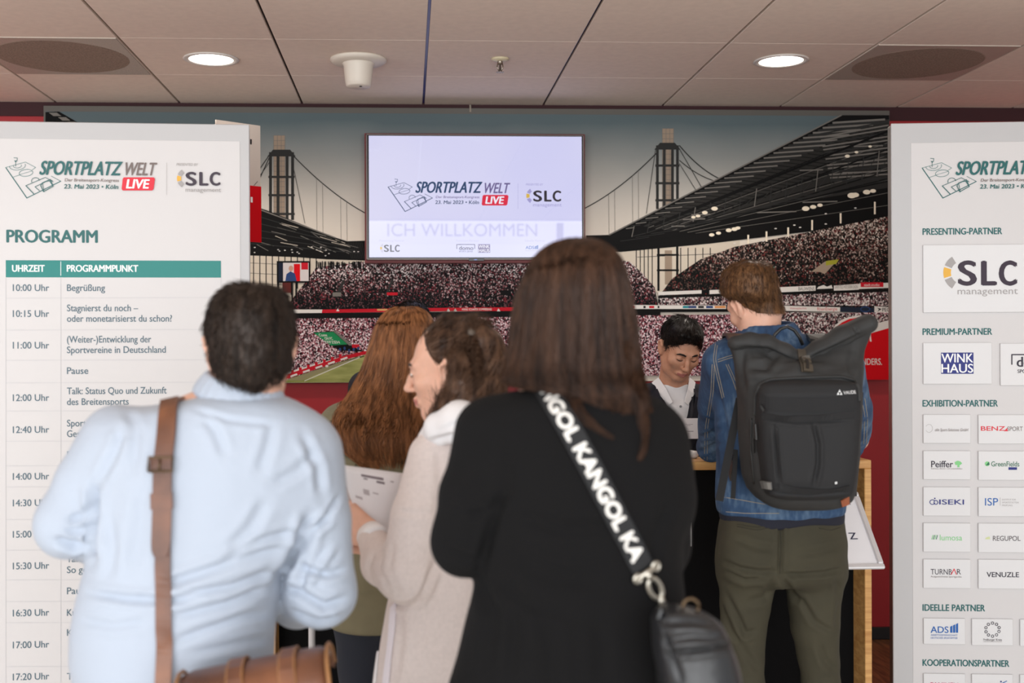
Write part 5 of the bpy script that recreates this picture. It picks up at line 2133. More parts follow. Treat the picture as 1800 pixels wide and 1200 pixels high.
rows = rows_px([(676, 945, 1065, .075), (688, 905, 1110, .085), (697, 868, 1140, .095), (712, 846, 1160, .11), (735, 832, 1176, .12), (770, 828, 1188, .128), (820, 832, 1197, .132), (880, 838, 1195, .132), (940, 840, 1194, .128),
                (1000, 838, 1196, .128), (1050, 830, 1201, .132), (1100, 816, 1213, .138), (1150, 802, 1219, .145), (1200, 788, 1224, .15), (1270, 775, 1232, .155)], YD, .13)
lo, hi = bounds(rows, 0.05)
lo[0] -= 0.06
hi[1] += 0.30
S = Solid(lo, hi, 0.0055)
S.stack(rows, 0, 2.3, cap=0.03)
S.chain([A3(862, 762, YD), A3(834, 868, YD - 0.01), A3(819, 950, YD - 0.01)], (0.056, 0.056, 0.055), 0.045)
S.chain([A3(819, 950, YD - 0.01), A3(870, 962, YD + 0.14), JD['wrL']], (0.0545, 0.046, 0.035), 0.02)
S.chain([A3(1148, 775, YD), A3(1160, 870, YD), A3(1160, 962, YD + 0.02)], (0.055, 0.053, 0.048), 0.045)
S.chain([A3(1160, 962, YD + 0.02), A3(1120, 985, YD + 0.14), JD['wrR']], (0.048, 0.044, 0.035), 0.02)
V, Fq = S.mesh(2)
V = crease(V, Fq, [([(885, 860), (868, 920), (842, 1005)], 9, .010), ([(880, 880), (850, 900), (820, 905)], 7, .005), ([(845, 985), (812, 980), (785, 965)], 7, .005), ([(840, 1010), (870, 1080), (860, 1190)], 12, .007),
                   ([(905, 900), (990, 930), (1080, 925)], 12, .005), ([(880, 960), (960, 1010), (1060, 1020)], 14, .005), ([(900, 1060), (905, 1120), (890, 1195)], 14, .006), ([(960, 1080), (970, 1140), (965, 1200)], 14, .004),
                   ([(1050, 1090), (1060, 1150), (1055, 1200)], 14, .004), ([(1180, 880), (1150, 940), (1140, 1000)], 10, .005), ([(900, 780), (890, 830), (895, 880)], 10, .004), ([(870, 1010), (930, 1060), (1010, 1085)], 12, .004)])
V += normals(V, Fq) * wobble(V, 0.002, 20, 9)[:, None]
top_d = mesh('knit_top', V, Fq, m_knit, wom, True)
lower_body(wom, JD, mat('black trousers', (22, 22, 24), 0.85), m_shoe, r=(0.10, 0.07, 0.055), top=0.98)

m_hairD = hair_mat('dark chestnut hair', (36, 22, 15), (80, 54, 39), 0.42, 70)
rowsD = rows_px([(428, 990, 1040, .045), (433, 968, 1058, .072), (443, 951, 1073, .09), (459, 936, 1086, .106), (480, 925, 1094, .115), (510, 912, 1101, .121), (550, 903, 1108, .122), (600, 895, 1112, .116, -.01), (640, 888, 1116, .108, -.02),
                 (668, 881, 1120, .098, -.035), (677, 890, 1122, .09, -.05), (685, 945, 1122, .082, -.06), (696, 985, 1120, .07, -.073), (712, 1008, 1112, .045, -.09), (730, 1034, 1088, .025, -.105)], YD + 0.03, .1)
lo, hi = bounds(rowsD)
S = Solid(lo, hi, 0.0045)
S.stack(rowsD, 0, 2.2, cap=0.02)
hairline(S, hc, hR, 0.93, 0.035, 0.62)
V, Fq = S.mesh(2)
Nn = normals(V, Fq)
ang = np.arctan2(V[:, 1] - hc[1], V[:, 0] - hc[0])
V += Nn * (0.0014 * np.sin(ang * 13 + V[:, 2] * 5) + 0.001 * np.sin(ang * 31 + V[:, 2] * 15) - 0.002)[:, None]
hairD = mesh('hair', V, Fq, m_hairD, wom, True)
TD = Stack(rowsD)
zt, zb = rowsD[0][0], rowsD[-1][0]
long_hair(TD, zb + 0.01, zt + 0.001, 2600, 0.0011, 5, 'hair_strands', m_hairD, hairD, k=26, a0=math.pi * 0.92, a1=math.pi * 2.08, lift=0.003, clump=18, ends=0.05)
P, Nn_ = drape([(1098, 610), (1110, 660), (1122, 712), (1132, 755), (1130, 785), (1122, 808)], [top_d, hairD], 0.006, 6)
P = [np.array(p) for p in smooth_line(P, 3)]
hairs('hair_lock', None, waves(P, 70, [0.012, 0.012, 0.009, 0.005, 0.002], 0.0011, 8, 0.003, 12), 0.001, m_hairD, hairD)
P, Nn_ = drape([(1106, 560), (1113, 620), (1118, 670), (1126, 700), (1140, 725)], [hairD, top_d], 0.004, 6)
hairs('hair_lock', None, waves(smooth_line(P, 3), 90, [0.010, 0.011, 0.012, 0.009, 0.004], 0.001, 9, 0.003, 9), 0.001, m_hairD, hairD)
P, Nn_ = drape([(990, 650), (1005, 695), (1020, 735), (1075, 770)], [hairD, top_d], 0.004, 6)
hairs('hair_lock', None, waves(smooth_line(P, 3), 60, [0.014, 0.013, 0.010, 0.003], 0.001, 10, 0.003, 9), 0.001, m_hairD, hairD)

# her crossbody bag: lettered strap, swivel clip, soft black leather bag
cb_ = thing('crossbody_bag', 'black leather crossbody bag on lettered strap, worn by the woman in black', 'bag')
m_web = mat('black webbing', (24, 24, 26), 0.8, bump=0.3, bscale=700)
pl = [(940, 655), (962, 692), (1000, 752), (1040, 825), (1075, 893), (1105, 950), (1128, 997)]
P, Nn_ = drape(pl, [top_d], 0.003, 8)
P, Nn_ = smooth_line(P, 4), smooth_line(Nn_, 6)
MB().ribbon(P, Nn_, 0.037, 0.003).build('strap', m_web, cb_)
text_on_path(P, Nn_, 'KANGOL KANGOL KA', 0.025, 0.955, 0.0225, 'strap_lettering', mat('white strap print', (226, 222, 216), 0.6), cb_, 0.0042)
m_nickel = mat('nickel', (190, 184, 172), 0.28, 0.9)
a, n_ = P[-1], Nn_[-1]
tg = (P[-1] - P[-3]).normalized()
sd = n_.cross(tg).normalized()
b0 = a + tg * 0.006 + n_ * 0.008
mb = MB().tube([b0 + sd * 0.021, b0 - sd * 0.021], 0.0042, 10)
for q in (-1, 1):
    mb.tube([b0 + sd * 0.018 * q + sd * 0.006 * math.cos(t) + tg * 0.006 * math.sin(t) for t in np.linspace(0, 6.283, 14)], 0.003, 8)
mb.tube([b0, b0 + tg * 0.012], 0.006, 10)
mb.build('strap_ring', m_nickel, cb_, True)
c1 = b0 + tg * 0.03
lp = [c1 + tg * (-0.018 * math.cos(t)) + sd * (0.010 * math.sin(t)) for t in np.linspace(0, 6.283, 20)]
MB().tube(lp, 0.004, 8).tube([c1 + tg * 0.016, c1 + tg * 0.034], 0.0055, 10).build('swivel_clip', m_nickel, cb_, True)
g = N('black soft leather')
co = g.coords('Object')
nz = g.n('ShaderNodeTexNoise', Scale=60.0, Detail=4.0)
g.l(co, nz.inputs['Vector'])
bp = g.n('ShaderNodeBump', Strength=0.3, Distance=0.003)
g.l(nz.outputs[0], bp.inputs['Height'])
g.l(bp.outputs[0], g.b.inputs['Normal'])
g.b.inputs['Base Color'].default_value = (*lin((34, 34, 36)), 1)
g.b.inputs['Roughness'].default_value = 0.36
m_bl = g.m
YG = 1.70
rows = rows_px([(1062, 1162, 1205, .03), (1072, 1152, 1240, .045), (1090, 1148, 1262, .055), (1120, 1150, 1280, .062), (1150, 1152, 1290, .066), (1190, 1156, 1297, .068), (1230, 1160, 1298, .068), (1280, 1168, 1290, .062), (1310, 1190, 1270, .045)], YG, .06)
lo, hi = bounds(rows, 0.03)
S = Solid(lo, hi, 0.004)
S.stack(rows, 0, 2.6, cap=0.03)
V, Fq = S.mesh(2)
V = crease(V, Fq, [([(1160, 1095), (1215, 1092), (1260, 1100)], 6, .004), ([(1160, 1125), (1220, 1118), (1265, 1122)], 6, .003), ([(1170, 1148), (1230, 1142), (1295, 1132)], 5, .006), ([(1165, 1110), (1180, 1150), (1200, 1200)], 6, .003)])
V += normals(V, Fq) * wobble(V, 0.002, 40, 4)[:, None]
bagd = mesh('body', V, Fq, m_bl, cb_, True)
stitched([(1156, 1080), (1166, 1110), (1180, 1150), (1200, 1195)], [bagd], 0.002, 'seam_piping', m_bl, cb_, 0.0005)
stitched([(1172, 1147), (1230, 1141), (1288, 1131)], [bagd], 0.0022, 'zip', mat('dark zip', (18, 18, 19), 0.4), cb_, 0.0002)
ez = Vector(A3(1214, 1066, YG - 0.01))
MB().tube([ez + Vector((0.012 * math.cos(t), 0, 0.012 * math.sin(t))) for t in np.linspace(0, 6.283, 18)], 0.0025, 8).build('strap_eyelet', m_brass, cb_, True)
MB().ribbon([Vector(lp[0]) + tg * 0.05, Vector(A3(1158, 1078, YG - 0.03))], (0, -1, 0), 0.014, 0.004).build('strap_tab', m_bl, cb_)

# ------------------------------------------------------------------ man in the denim jacket at the counter
YE = 3.36
den = thing('person', 'man with short light brown hair in blue denim jacket and olive trousers at the counter', 'person')
hc, hR = A3(1327, 533, YE + 0.02), frame((-0.34, 1, -0.42), math.radians(-11))
JE = dict(neck=A3(1335, 595, YE), chest=A3(1372, 690, YE), waist=A3(1372, 820, YE), pelvis=A3(1372, 940, YE), shL=A3(1275, 640, YE), shR=A3(1478, 640, YE),
          elL=A3(1251, 785, YE + 0.38), elR=A3(1507, 772, YE + 0.38), wrL=A3(1296, 752, YE + 0.52), wrR=A3(1440, 765, YE + 0.56),
          hipL=A3(1318, 960, YE), hipR=A3(1428, 960, YE), toe=np.array([0, 1.0, 0]))
for q, x in (('L', 1316), ('R', 1446)):
    X = at(x, 1200, YE).x
    JE['kn' + q], JE['an' + q] = np.array([X, YE + 0.01, 0.50]), np.array([X + (0.01 if q == 'R' else 0), YE + 0.02, 0.09])
S = head_solid(hc, hR, 0.92, 0.0028, JE['neck'])
hd = [hand_mesh(JE['wrL'], (0.5, 0.6, 0.15), (0.3, -0.2, -1), 1), hand_mesh(JE['wrR'], (-0.7, 0.5, 0.0), (0.2, 0.2, -1), -1)]
make_body(den, JE, S, hd, m_skin)

g = N('washed denim')
co = g.coords('Object')
n1 = g.n('ShaderNodeTexNoise', Scale=7.0, Detail=4.0)
g.l(co, n1.inputs['Vector'])
n2 = g.n('ShaderNodeTexNoise', Scale=90.0, Detail=3.0)
g.l(g.coords('Object', (1, 1, 0.3)), n2.inputs['Vector'])
ad = g.n('ShaderNodeMath', operation='MULTIPLY_ADD')
ad.inputs[1].default_value = 0.35
g.l(n2.outputs[0], ad.inputs[0])
g.l(n1.outputs[0], ad.inputs[2])
g.l(g.ramp(ad.outputs[0], [(0.46, (27, 47, 76)), (0.68, (46, 74, 108)), (0.90, (96, 120, 146))]), g.b.inputs['Base Color'])
g.b.inputs['Roughness'].default_value = 0.85
bp = g.n('ShaderNodeBump', Strength=0.4, Distance=0.002)
g.l(n2.outputs[0], bp.inputs['Height'])
g.l(bp.outputs[0], g.b.inputs['Normal'])
m_denim = g.m
m_stitch = mat('tan stitching', (172, 160, 136), 0.7)
rows = rows_px([(578, 1303, 1392, .065), (588, 1290, 1412, .08), (600, 1268, 1446, .098), (615, 1258, 1470, .11), (640, 1256, 1486, .122), (690, 1258, 1496, .128), (740, 1259, 1497, .13), (800, 1261, 1490, .128), (850, 1262, 1486, .126),
                (885, 1262, 1483, .128), (905, 1264, 1480, .13)], YE, .12)
lo, hi = bounds(rows, 0.05)
lo[0] -= 0.10
hi[0] += 0.12
hi[1] += 0.62
S = Solid(lo, hi, 0.005)
S.stack(rows, 0, 2.3, cap=0.02)
S.chain([A3(1272, 640, YE), A3(1258, 715, YE + 0.17), JE['elL']], (0.062, 0.056, 0.0465), 0.04)
S.chain([JE['elL'], JE['wrL'] * 0.88 + JE['elL'] * 0.12], (0.047, 0.036), 0.02)
S.chain([A3(1480, 640, YE), A3(1497, 715, YE + 0.17), JE['elR']], (0.064, 0.060, 0.054), 0.04)
S.chain([JE['elR'], JE['wrR'] * 0.88 + JE['elR'] * 0.12], (0.046, 0.036), 0.02)
V, Fq = S.mesh(2)
V = crease(V, Fq, [([(1262, 690), (1272, 740), (1276, 800)], 5, .008), ([(1225, 770), (1248, 762), (1272, 752)], 4, .005), ([(1222, 795), (1245, 790), (1270, 775)], 4, .005), ([(1230, 735), (1250, 742), (1268, 735)], 4, .004),
                   ([(1255, 605), (1252, 640), (1262, 680)], 4, .003), ([(1275, 820), (1290, 850), (1285, 885)], 6, .005), ([(1522, 740), (1510, 765), (1500, 790)], 4, .005), ([(1530, 780), (1515, 790), (1500, 798)], 3, .003)])
V += normals(V, Fq) * wobble(V, 0.0022, 26, 12)[:, None]
jacket = mesh('denim_jacket', V, Fq, m_denim, den, True)
for pl_ in ([(1258, 604), (1254, 630), (1260, 660), (1270, 700)], [(1261, 607), (1258, 632), (1264, 660), (1273, 698)], [(1252, 640), (1250, 690), (1240, 750), (1238, 812)], [(1256, 640), (1254, 690), (1244, 750), (1243, 815)],
            [(1262, 632), (1280, 626), (1300, 621)], [(1262, 636), (1280, 630), (1300, 625)], [(1276, 640), (1286, 662), (1296, 690)], [(1280, 640), (1290, 662), (1299, 685)],
            [(1264, 872), (1300, 878), (1345, 886)], [(1264, 898), (1310, 902), (1370, 902)], [(1512, 690), (1520, 730), (1518, 780)], [(1520, 700), (1525, 735), (1522, 790)],
            [(1310, 592), (1350, 585), (1400, 588)]):
    stitched(pl_, [jacket], 0.0009, 'stitching', m_stitch, jacket)
cc = A3(1351, 582, YE)
collar_ring(cc, A3(1408, 579, YE) - A3(1300, 586, YE), (0, 1, 0.10), .075, .075, ((.018, -.004, .0055), (.009, .002, .006), (0, .007, .0065), (-.010, .012, .0065), (-.018, .016, .0055)), 'collar', m_denim, den)
m_tee = mat('navy t-shirt', (24, 26, 40), 0.85)
rows2 = rows_px([(880, 1268, 1478, .122), (900, 1266, 1480, .126), (914, 1268, 1479, .124), (919, 1275, 1474, .12)], YE, .12)
lo, hi = bounds(rows2)
S = Solid(lo, hi, 0.006)
S.stack(rows2, 0, 2.3, cap=0.008)
V, Fq = S.mesh(1)
V[:, 2] += 0.007 * np.sin(V[:, 0] * 22 + 1)
mesh('t_shirt', V, Fq, m_tee, den, True)

m_olive = mat('olive twill', (60, 56, 41), 0.85, var=0.10, vscale=12, bump=0.3, bscale=500)
S = Solid((at(1230, 900, YE).x, YE - 0.22, 0), (at(1515, 900, YE).x, YE + 0.24, float(at(1372, 890, YE).z) + 0.03), 0.006)
rows3 = rows_px([(893, 1275, 1470, .112), (915, 1267, 1479, .118), (950, 1262, 1483, .126), (985, 1261, 1484, .13), (1010, 1262, 1483, .125), (1025, 1268, 1478, .10)], YE, .12)
S.stack(rows3, 0, 2.4, cap=0.02)
legL = [A3(1315, 1000, YE - 0.01), A3(1307, 1100, YE), A3(1311, 1200, YE + 0.01), np.array([at(1316, 1200, YE).x, YE + 0.02, 0.10])]
legR = [A3(1430, 1000, YE - 0.01), A3(1433, 1100, YE), A3(1443, 1200, YE + 0.01), np.array([at(1448, 1200, YE).x, YE + 0.02, 0.10])]
S.chain(legL, (0.088, 0.067, 0.052, 0.050), 0.02)
S.chain(legR, (0.088, 0.070, 0.056, 0.052), 0.02)
S.ell(A3(1318, 975, YE - 0.07), (.075, .062, .085), None, 0.04)
S.ell(A3(1425, 975, YE - 0.07), (.075, .062, .085), None, 0.04)
S.half((0, 0, 0.04), (0, 0, -1), 0.004)
V, Fq = S.mesh(2)
V = crease(V, Fq, [(p_, w_, d_ * 1.7) for p_, w_, d_ in [([(1372, 905), (1373, 960), (1371, 1012)], 4, .006), ([(1265, 985), (1300, 1000), (1335, 1006), (1368, 1004)], 5, .006), ([(1370, 1010), (1410, 1010), (1450, 1008), (1480, 1000)], 4, .006), ([(1270, 1000), (1310, 1020), (1345, 1015)], 5, .005),
                   ([(1375, 1012), (1390, 1040), (1405, 1060)], 5, .006), ([(1362, 1015), (1345, 1050), (1310, 1060)], 6, .004), ([(1275, 1040), (1300, 1090), (1310, 1115), (1330, 1108)], 5, .005), ([(1400, 1040), (1430, 1090), (1465, 1112)], 5, .004),
                   ([(1470, 1010), (1476, 1060), (1468, 1110)], 5, .003), ([(1268, 1060), (1285, 1110), (1300, 1130)], 5, .004), ([(1290, 945), (1330, 962), (1362, 965)], 6, .003), ([(1400, 975), (1440, 970), (1478, 960)], 6, .003),
                   ([(1440, 1130), (1450, 1160), (1470, 1180)], 6, .004), ([(1300, 1130), (1320, 1160), (1335, 1180)], 6, .003)]])
V += normals(V, Fq) * wobble(V, 0.0016, 24, 2)[:, None]
trs = mesh('trousers', V, Fq, m_olive, den, True)
for pl_ in ([(1296, 921), (1330, 927), (1360, 922)], [(1296, 925), (1330, 932), (1360, 926)], [(1440, 928), (1462, 932), (1478, 926)], [(1372, 915), (1373, 960), (1371, 1008)]):
    stitched(pl_, [trs], 0.0013, 'seam', mat('dark olive seam', (52, 48, 36), 0.85), trs)
shoes(den, JE, mat('white sneaker', (220, 218, 214), 0.6))

m_hairE = hair_mat('light brown hair', (54, 35, 22), (120, 84, 54), 0.5, 120)
rowsE = rows_px([(457, 1300, 1335, .04), (461, 1289, 1346, .065), (470, 1277, 1356, .085), (483, 1270, 1362, .098), (505, 1267, 1365, .103), (518, 1270, 1364, .10), (528, 1279, 1361, .092), (536, 1290, 1357, .08)], hc[1] - 0.018, .1)
lo, hi = bounds(rowsE)
S = Solid(lo, hi, 0.004)
S.stack(rowsE, 0, 2.1, cap=0.025)
scalp(S, hc, hR, 0.92, 0.0035)
nape(S, hc, hR, 0.92)
hairline(S, hc, hR, 0.92, -0.004, 0.82)
V, Fq = S.mesh(2)
V += normals(V, Fq) * (wobble(V, 0.0015, 70, 6) - 0.004)[:, None]
hairE = mesh('hair', V, Fq, m_hairE, den, True)
tufts(V, Fq, 6500, 0.015, flow_from(hc + hR @ np.array([0.0, -0.045, 0.11]), hc), 0.45, 0.0008, 5, 'hair_strands', m_hairE, hairE, jit=0.25, keep=lambda P: P[:, 2] > hc[2] - 0.008 - 0.02 * np.random.RandomState(1).rand(len(P)))
tufts(V, Fq, 5000, 0.006, flow_from(hc + hR @ np.array([0.0, -0.045, 0.11]), hc), 0.25, 0.0006, 6, 'hair_strands', m_hairE, hairE, jit=0.25, segs=3, keep=lambda P: P[:, 2] < hc[2] + 0.01)

# ------------------------------------------------------------------ his backpack
pk = thing('backpack', 'dark grey roll-top backpack on the back of the man in denim', 'backpack')
m_pk = mat('charcoal pack cloth', (44, 44, 44), 0.72, var=0.10, vscale=10, bump=0.25, bscale=600)
m_pkb = mat('black pack cloth', (27, 27, 29), 0.75, bump=0.25, bscale=600)
m_plastic = mat('black plastic', (30, 29, 28), 0.4)
YP = 3.11
rows = rows_px([(636, 1300, 1508, .085), (660, 1299, 1508, .10), (700, 1301, 1506, .108), (750, 1303, 1504, .112), (800, 1306, 1500, .112), (835, 1310, 1497, .11), (858, 1318, 1495, .105), (876, 1333, 1491, .095), (888, 1350, 1484, .08), (893, 1365, 1474, .065)], YP, .1)
lo, hi = bounds(rows, 0.04)
hi[2] += 0.20
hi[0] += 0.08
S = Solid(lo, hi, 0.0042)
S.stack(rows, 0, 3.2, cap=0.03)
roll = [(1292, 603), (1318, 600), (1346, 604), (1378, 618), (1406, 632), (1440, 612), (1480, 590), (1524, 569)]
for i, (u, v) in enumerate(roll):
    t = i / (len(roll) - 1)
    S.cone(A3(u + (2 if i == 0 else 0), v + 8, YP), A3(1346 + 108 * t, 672, YP), 0.016, 0.066, 0.03, flat=((0, 0, 1), 1.0))
    for k in (0.5,):
        if i < len(roll) - 1:
            u2, v2 = roll[i + 1]
            S.cone(A3((u + u2) / 2, (v + v2) / 2 + 8, YP), A3(1346 + 108 * (i + .5) / 7, 672, YP), 0.016, 0.066, 0.03)
V, Fq = S.mesh(2)
V = crease(V, Fq, [([(1310, 650), (1345, 645), (1360, 630), (1345, 618)], 7, .008), ([(1400, 640), (1360, 650), (1320, 640)], 8, .005), ([(1412, 640), (1450, 650), (1500, 640)], 10, .005), ([(1500, 600), (1495, 640), (1500, 660)], 6, .004), ([(1306, 610), (1303, 650), (1310, 690)], 6, .006)])
V += normals(V, Fq) * wobble(V, 0.0018, 30, 15)[:, None]
pbody = mesh('body', V, Fq, m_pk, pk, True)
S = Solid(np.array(A3(1270, 660, YP)) - (0, 0.10, 0.05), np.array(A3(1550, 545, YP)) + (0, 0.10, 0.06), 0.004)
S.chain([A3(u, v, YP - 0.012) for u, v in roll], (0.020, 0.024, 0.025, 0.023, 0.020, 0.023, 0.027, 0.027), 0.012, flat=((0, 1, 0), 1.5))
V, Fq = S.mesh(2)
V = crease(V, Fq, [([(1300, 612), (1350, 615), (1400, 640)], 4, .006), ([(1420, 632), (1470, 610), (1525, 583)], 4, .006), ([(1502, 575), (1508, 590)], 2.5, .005)])
rt = mesh('roll_top', V, Fq, m_pk, pk, True)
# front pocket standing proud of the body
rows = rows_px([(667, 1345, 1496, .03), (674, 1335, 1504, .045), (690, 1330, 1508, .055), (730, 1330, 1508, .058), (790, 1334, 1504, .058), (840, 1340, 1499, .055), (868, 1348, 1495, .045), (878, 1358, 1488, .03)], YP - 0.095, .05)
lo, hi = bounds(rows, 0.03)
S = Solid(lo, hi, 0.004)
S.stack(rows, 0, 4.0, cap=0.02)
V, Fq = S.mesh(2)
V = crease(V, Fq, [([(1429, 740), (1438, 780), (1438, 815), (1430, 856)], 3.5, .008), ([(1362, 750), (1366, 800), (1370, 850)], 3.5, .005), ([(1340, 735), (1400, 742), (1500, 738)], 3, .004), ([(1345, 862), (1420, 868), (1495, 862)], 3, .004)])
pp = mesh('front_pocket', V, Fq, m_pkb, pk, True)
al = [pbody, rt, pp]
stitched([(1327, 730), (1328, 695), (1336, 676), (1352, 667), (1400, 664), (1480, 662), (1500, 668), (1509, 682), (1510, 705)], al, 0.005, 'piping', m_pk, pk, 0.001)
strip([(1336, 708), (1380, 712), (1440, 712), (1504, 706)], al, 0.038, 0.002, 'webbing', mat('black webbing', (24, 24, 26), 0.8), pk, 0.001)
strip([(1340, 730), (1380, 736), (1440, 735), (1500, 728)], al, 0.017, 0.002, 'webbing', MATS['black webbing'], pk, 0.0015)
strip([(1365, 745), (1368, 800), (1374, 858)], al, 0.008, 0.0015, 'seam', m_pkb, pk, 0.001)
strip([(1340, 850), (1400, 862), (1450, 864), (1492, 858)], al, 0.020, 0.002, 'webbing', MATS['black webbing'], pk, 0.001)
strip([(1407, 612), (1410, 630), (1415, 655)], al, 0.022, 0.003, 'buckle_strap', mat('brown webbing', (66, 58, 48), 0.8), pk, 0.003)
for v0, v1, w in ((627, 641, 0.024), (644, 656, 0.026)):
    P, Nn_ = drape([(1413 + (v0 - 627) * .2, v0), (1413 + (v1 - 627) * .2, v1)], al, 0.006, 3)
    if len(P) > 1:
        MB().ribbon(P, Nn_, w, 0.007).build('buckle', mat('brown plastic', (74, 66, 56), 0.35), pk)
P, Nn_ = drape([(1414, 632), (1416, 652)], al, 0.0135, 3)
MB().ribbon(P, Nn_, 0.008, 0.002).build('buckle', m_plastic, pk)
# lettered mark on the pocket, side buckle, leather tab, small pocket mark, zip pulls
P, Nn_ = drape([(1482, 690.5), (1503, 689)], al, 0.001, 6)
text_on_path(P, [-n if n.y > 0 else n for n in Nn_], 'VAUDE', 0.0, 1.0, 0.0085, 'lettering', mat('white mark', (220, 220, 220), 0.5), pk, 0.0015, bold=0.02)
P, Nn_ = drape([(1470, 690), (1480, 690)], al, 0.002, 2)
c = P[1]
mb = MB()
for dx, dz in ((-.004, -.003), (.004, -.003), (0, .004)):
    mb.add([(c.x + dx - .0036, c.y - .0015, c.z + dz - .003), (c.x + dx + .0036, c.y - .0015, c.z + dz - .003), (c.x + dx, c.y - .0015, c.z + dz + .0045)], [(0, 1, 2)])
mb.build('emblem', MATS['white mark'], pk)
P, Nn_ = drape([(1467, 848.5), (1471, 847.5)], al, 0.0015, 2)
MB().ribbon(P, Nn_, 0.006, 0.001).build('emblem', MATS['white mark'], pk)
P, Nn_ = drape([(1343, 850), (1358, 852)], al, 0.004, 3)
MB().ribbon(P, Nn_, 0.020, 0.006).build('side_buckle', mat('grey metal buckle', (150, 150, 148), 0.4, 0.6), pk)
P, Nn_ = drape([(1478, 884), (1491, 878)], al, 0.002, 3)
MB().ribbon(P, Nn_, 0.026, 0.003).build('leather_tab', mat('orange brown leather', (150, 84, 56), 0.5), pk)
for pl_ in ([(1331, 745), (1333, 772)], [(1326, 770), (1327, 795)], [(1340, 712), (1345, 722)]):
    strip(pl_, al, 0.007, 0.004, 'zip_pull', m_plastic, pk, 0.004)
stitched([(1321, 735), (1320, 790), (1326, 850)], al, 0.003, 'side_zip', m_plastic, pk, 0.001)
# carrying handle and shoulder straps
hp = [A3(u, v, YP + 0.09) for u, v in ((1358, 600), (1362, 588), (1372, 578), (1384, 574), (1396, 580), (1405, 592), (1411, 606))]
MB().tube([Vector(p) for p in hp], 0.005, 8).build('handle', m_plastic, pk, True)
P, Nn_ = drape([(1296, 600), (1284, 592)], [jacket], 0.006, 3)
ls = [Vector(A3(1298, 604, YP + 0.09)), Vector(A3(1292, 588, YE - 0.04)), Vector(A3(1286, 586, YE + 0.02)), Vector(A3(1282, 600, YE + 0.13)), Vector(A3(1282, 680, YE + 0.155)), Vector(A3(1284, 760, YE + 0.14)), Vector(A3(1276, 800, YE + 0.03)), Vector(A3(1292, 830, YP + 0.09))]
MB().ribbon(smooth_line(ls, 1), [(0, -1, 1), (0, -.3, 1), (0, 0.2, 1), (0, 1, .5), (0, 1, 0), (0, 1, 0), (-1, .3, 0), (-1, -.5, 0)], 0.055, 0.010).build('shoulder_strap', m_plastic, pk)
rs = [Vector(A3(1440, 604, YP + 0.09)), Vector(A3(1432, 590, YE - 0.04)), Vector(A3(1430, 588, YE + 0.02)), Vector(A3(1436, 602, YE + 0.13)), Vector(A3(1450, 680, YE + 0.155)), Vector(A3(1470, 770, YE + 0.14)), Vector(A3(1496, 805, YE + 0.03)), Vector(A3(1494, 832, YP + 0.09))]
MB().ribbon(smooth_line(rs, 1), [(0, -1, 1), (0, -.3, 1), (0, 0.2, 1), (0, 1, .5), (0, 1, 0), (0, 1, 0), (1, .3, 0), (1, -.5, 0)], 0.055, 0.010).build('shoulder_strap', m_plastic, pk)
for a, b, w in (((1300, 700), (1264, 880), 0.022), ((1293, 790), (1288, 876), 0.013)):
    P = [Vector(A3(a[0] + (b[0] - a[0]) * t, a[1] + (b[1] - a[1]) * t, YP + 0.06 - 0.03 * t)) for t in np.linspace(0, 1, 8)]
    MB().ribbon(P, (0, -1, 0.1), w, 0.003).build('strap_end', MATS['black webbing'], pk)
MB().ribbon([Vector(A3(1510, 690, YP + 0.02)), Vector(A3(1508, 740, YP + 0.03)), Vector(A3(1496, 775, YP + 0.02))], (0.7, -1, 0), 0.030, 0.004).build('strap_end', MATS['black webbing'], pk)
MB().ribbon([Vector(A3(1496, 845, YP - 0.02)), Vector(A3(1500, 862, YP)), Vector(A3(1500, 872, YP))], (0.5, -1, 0), 0.020, 0.004).build('strap_end', MATS['black webbing'], pk)

# ------------------------------------------------------------------ woman with long red hair in an olive parka
YR = 3.3
red = thing('person', 'woman with long straight red hair in olive green parka, seen from behind', 'person')
hc, hR = A3(712, 612, YR), frame((0.05, 1, -0.12))
JR = dict(neck=A3(703, 715, YR), chest=A3(695, 800, YR), waist=A3(692, 930, YR), pelvis=A3(692, 1060, YR), shL=A3(600, 745, YR), shR=A3(790, 745, YR), elL=A3(592, 900, YR + 0.04), elR=A3(796, 900, YR + 0.04),
          wrL=A3(640, 880, YR + 0.28), wrR=A3(745, 880, YR + 0.28), toe=np.array([0, 1.0, 0]))
for q, x in (('L', 640), ('R', 735)):
    X = at(x, 1100, YR).x
    JR['hip' + q], JR['kn' + q], JR['an' + q] = np.array([X, YR, 0.82]), np.array([X, YR, 0.46]), np.array([X, YR + 0.02, 0.09])
S = head_solid(hc, hR, 0.92, 0.0035, JR['neck'])
hd = [hand_mesh(JR['wrL'], (0.7, 0.6, 0.2), (0.3, 0, 1), -1, s=0.9), hand_mesh(JR['wrR'], (-0.7, 0.6, 0.2), (-0.3, 0, 1), 1, s=0.9)]
make_body(red, JR, S, hd, m_skin)
m_parka = mat('olive parka cloth', (112, 104, 80), 0.85, var=0.08, vscale=14, bump=0.35, bscale=420)
rows = rows_px([(700, 622, 782, .08), (712, 592, 802, .10), (728, 578, 812, .115), (760, 572, 818, .13), (820, 571, 822, .135), (900, 570, 822, .135), (980, 573, 820, .13), (1050, 574, 822, .135), (1085, 576, 823, .137), (1099, 578, 822, .137)], YR, .13)
lo, hi = bounds(rows, 0.06)
hi[1] += 0.22
S = Solid(lo, hi, 0.006)
S.stack(rows, 0, 2.5, cap=0.02)
S.chain([A3(598, 745, YR), A3(592, 900, YR + 0.04), JR['wrL'] * 0.85 + JR['elL'] * 0.15], (0.058, 0.05, 0.04), 0.03)
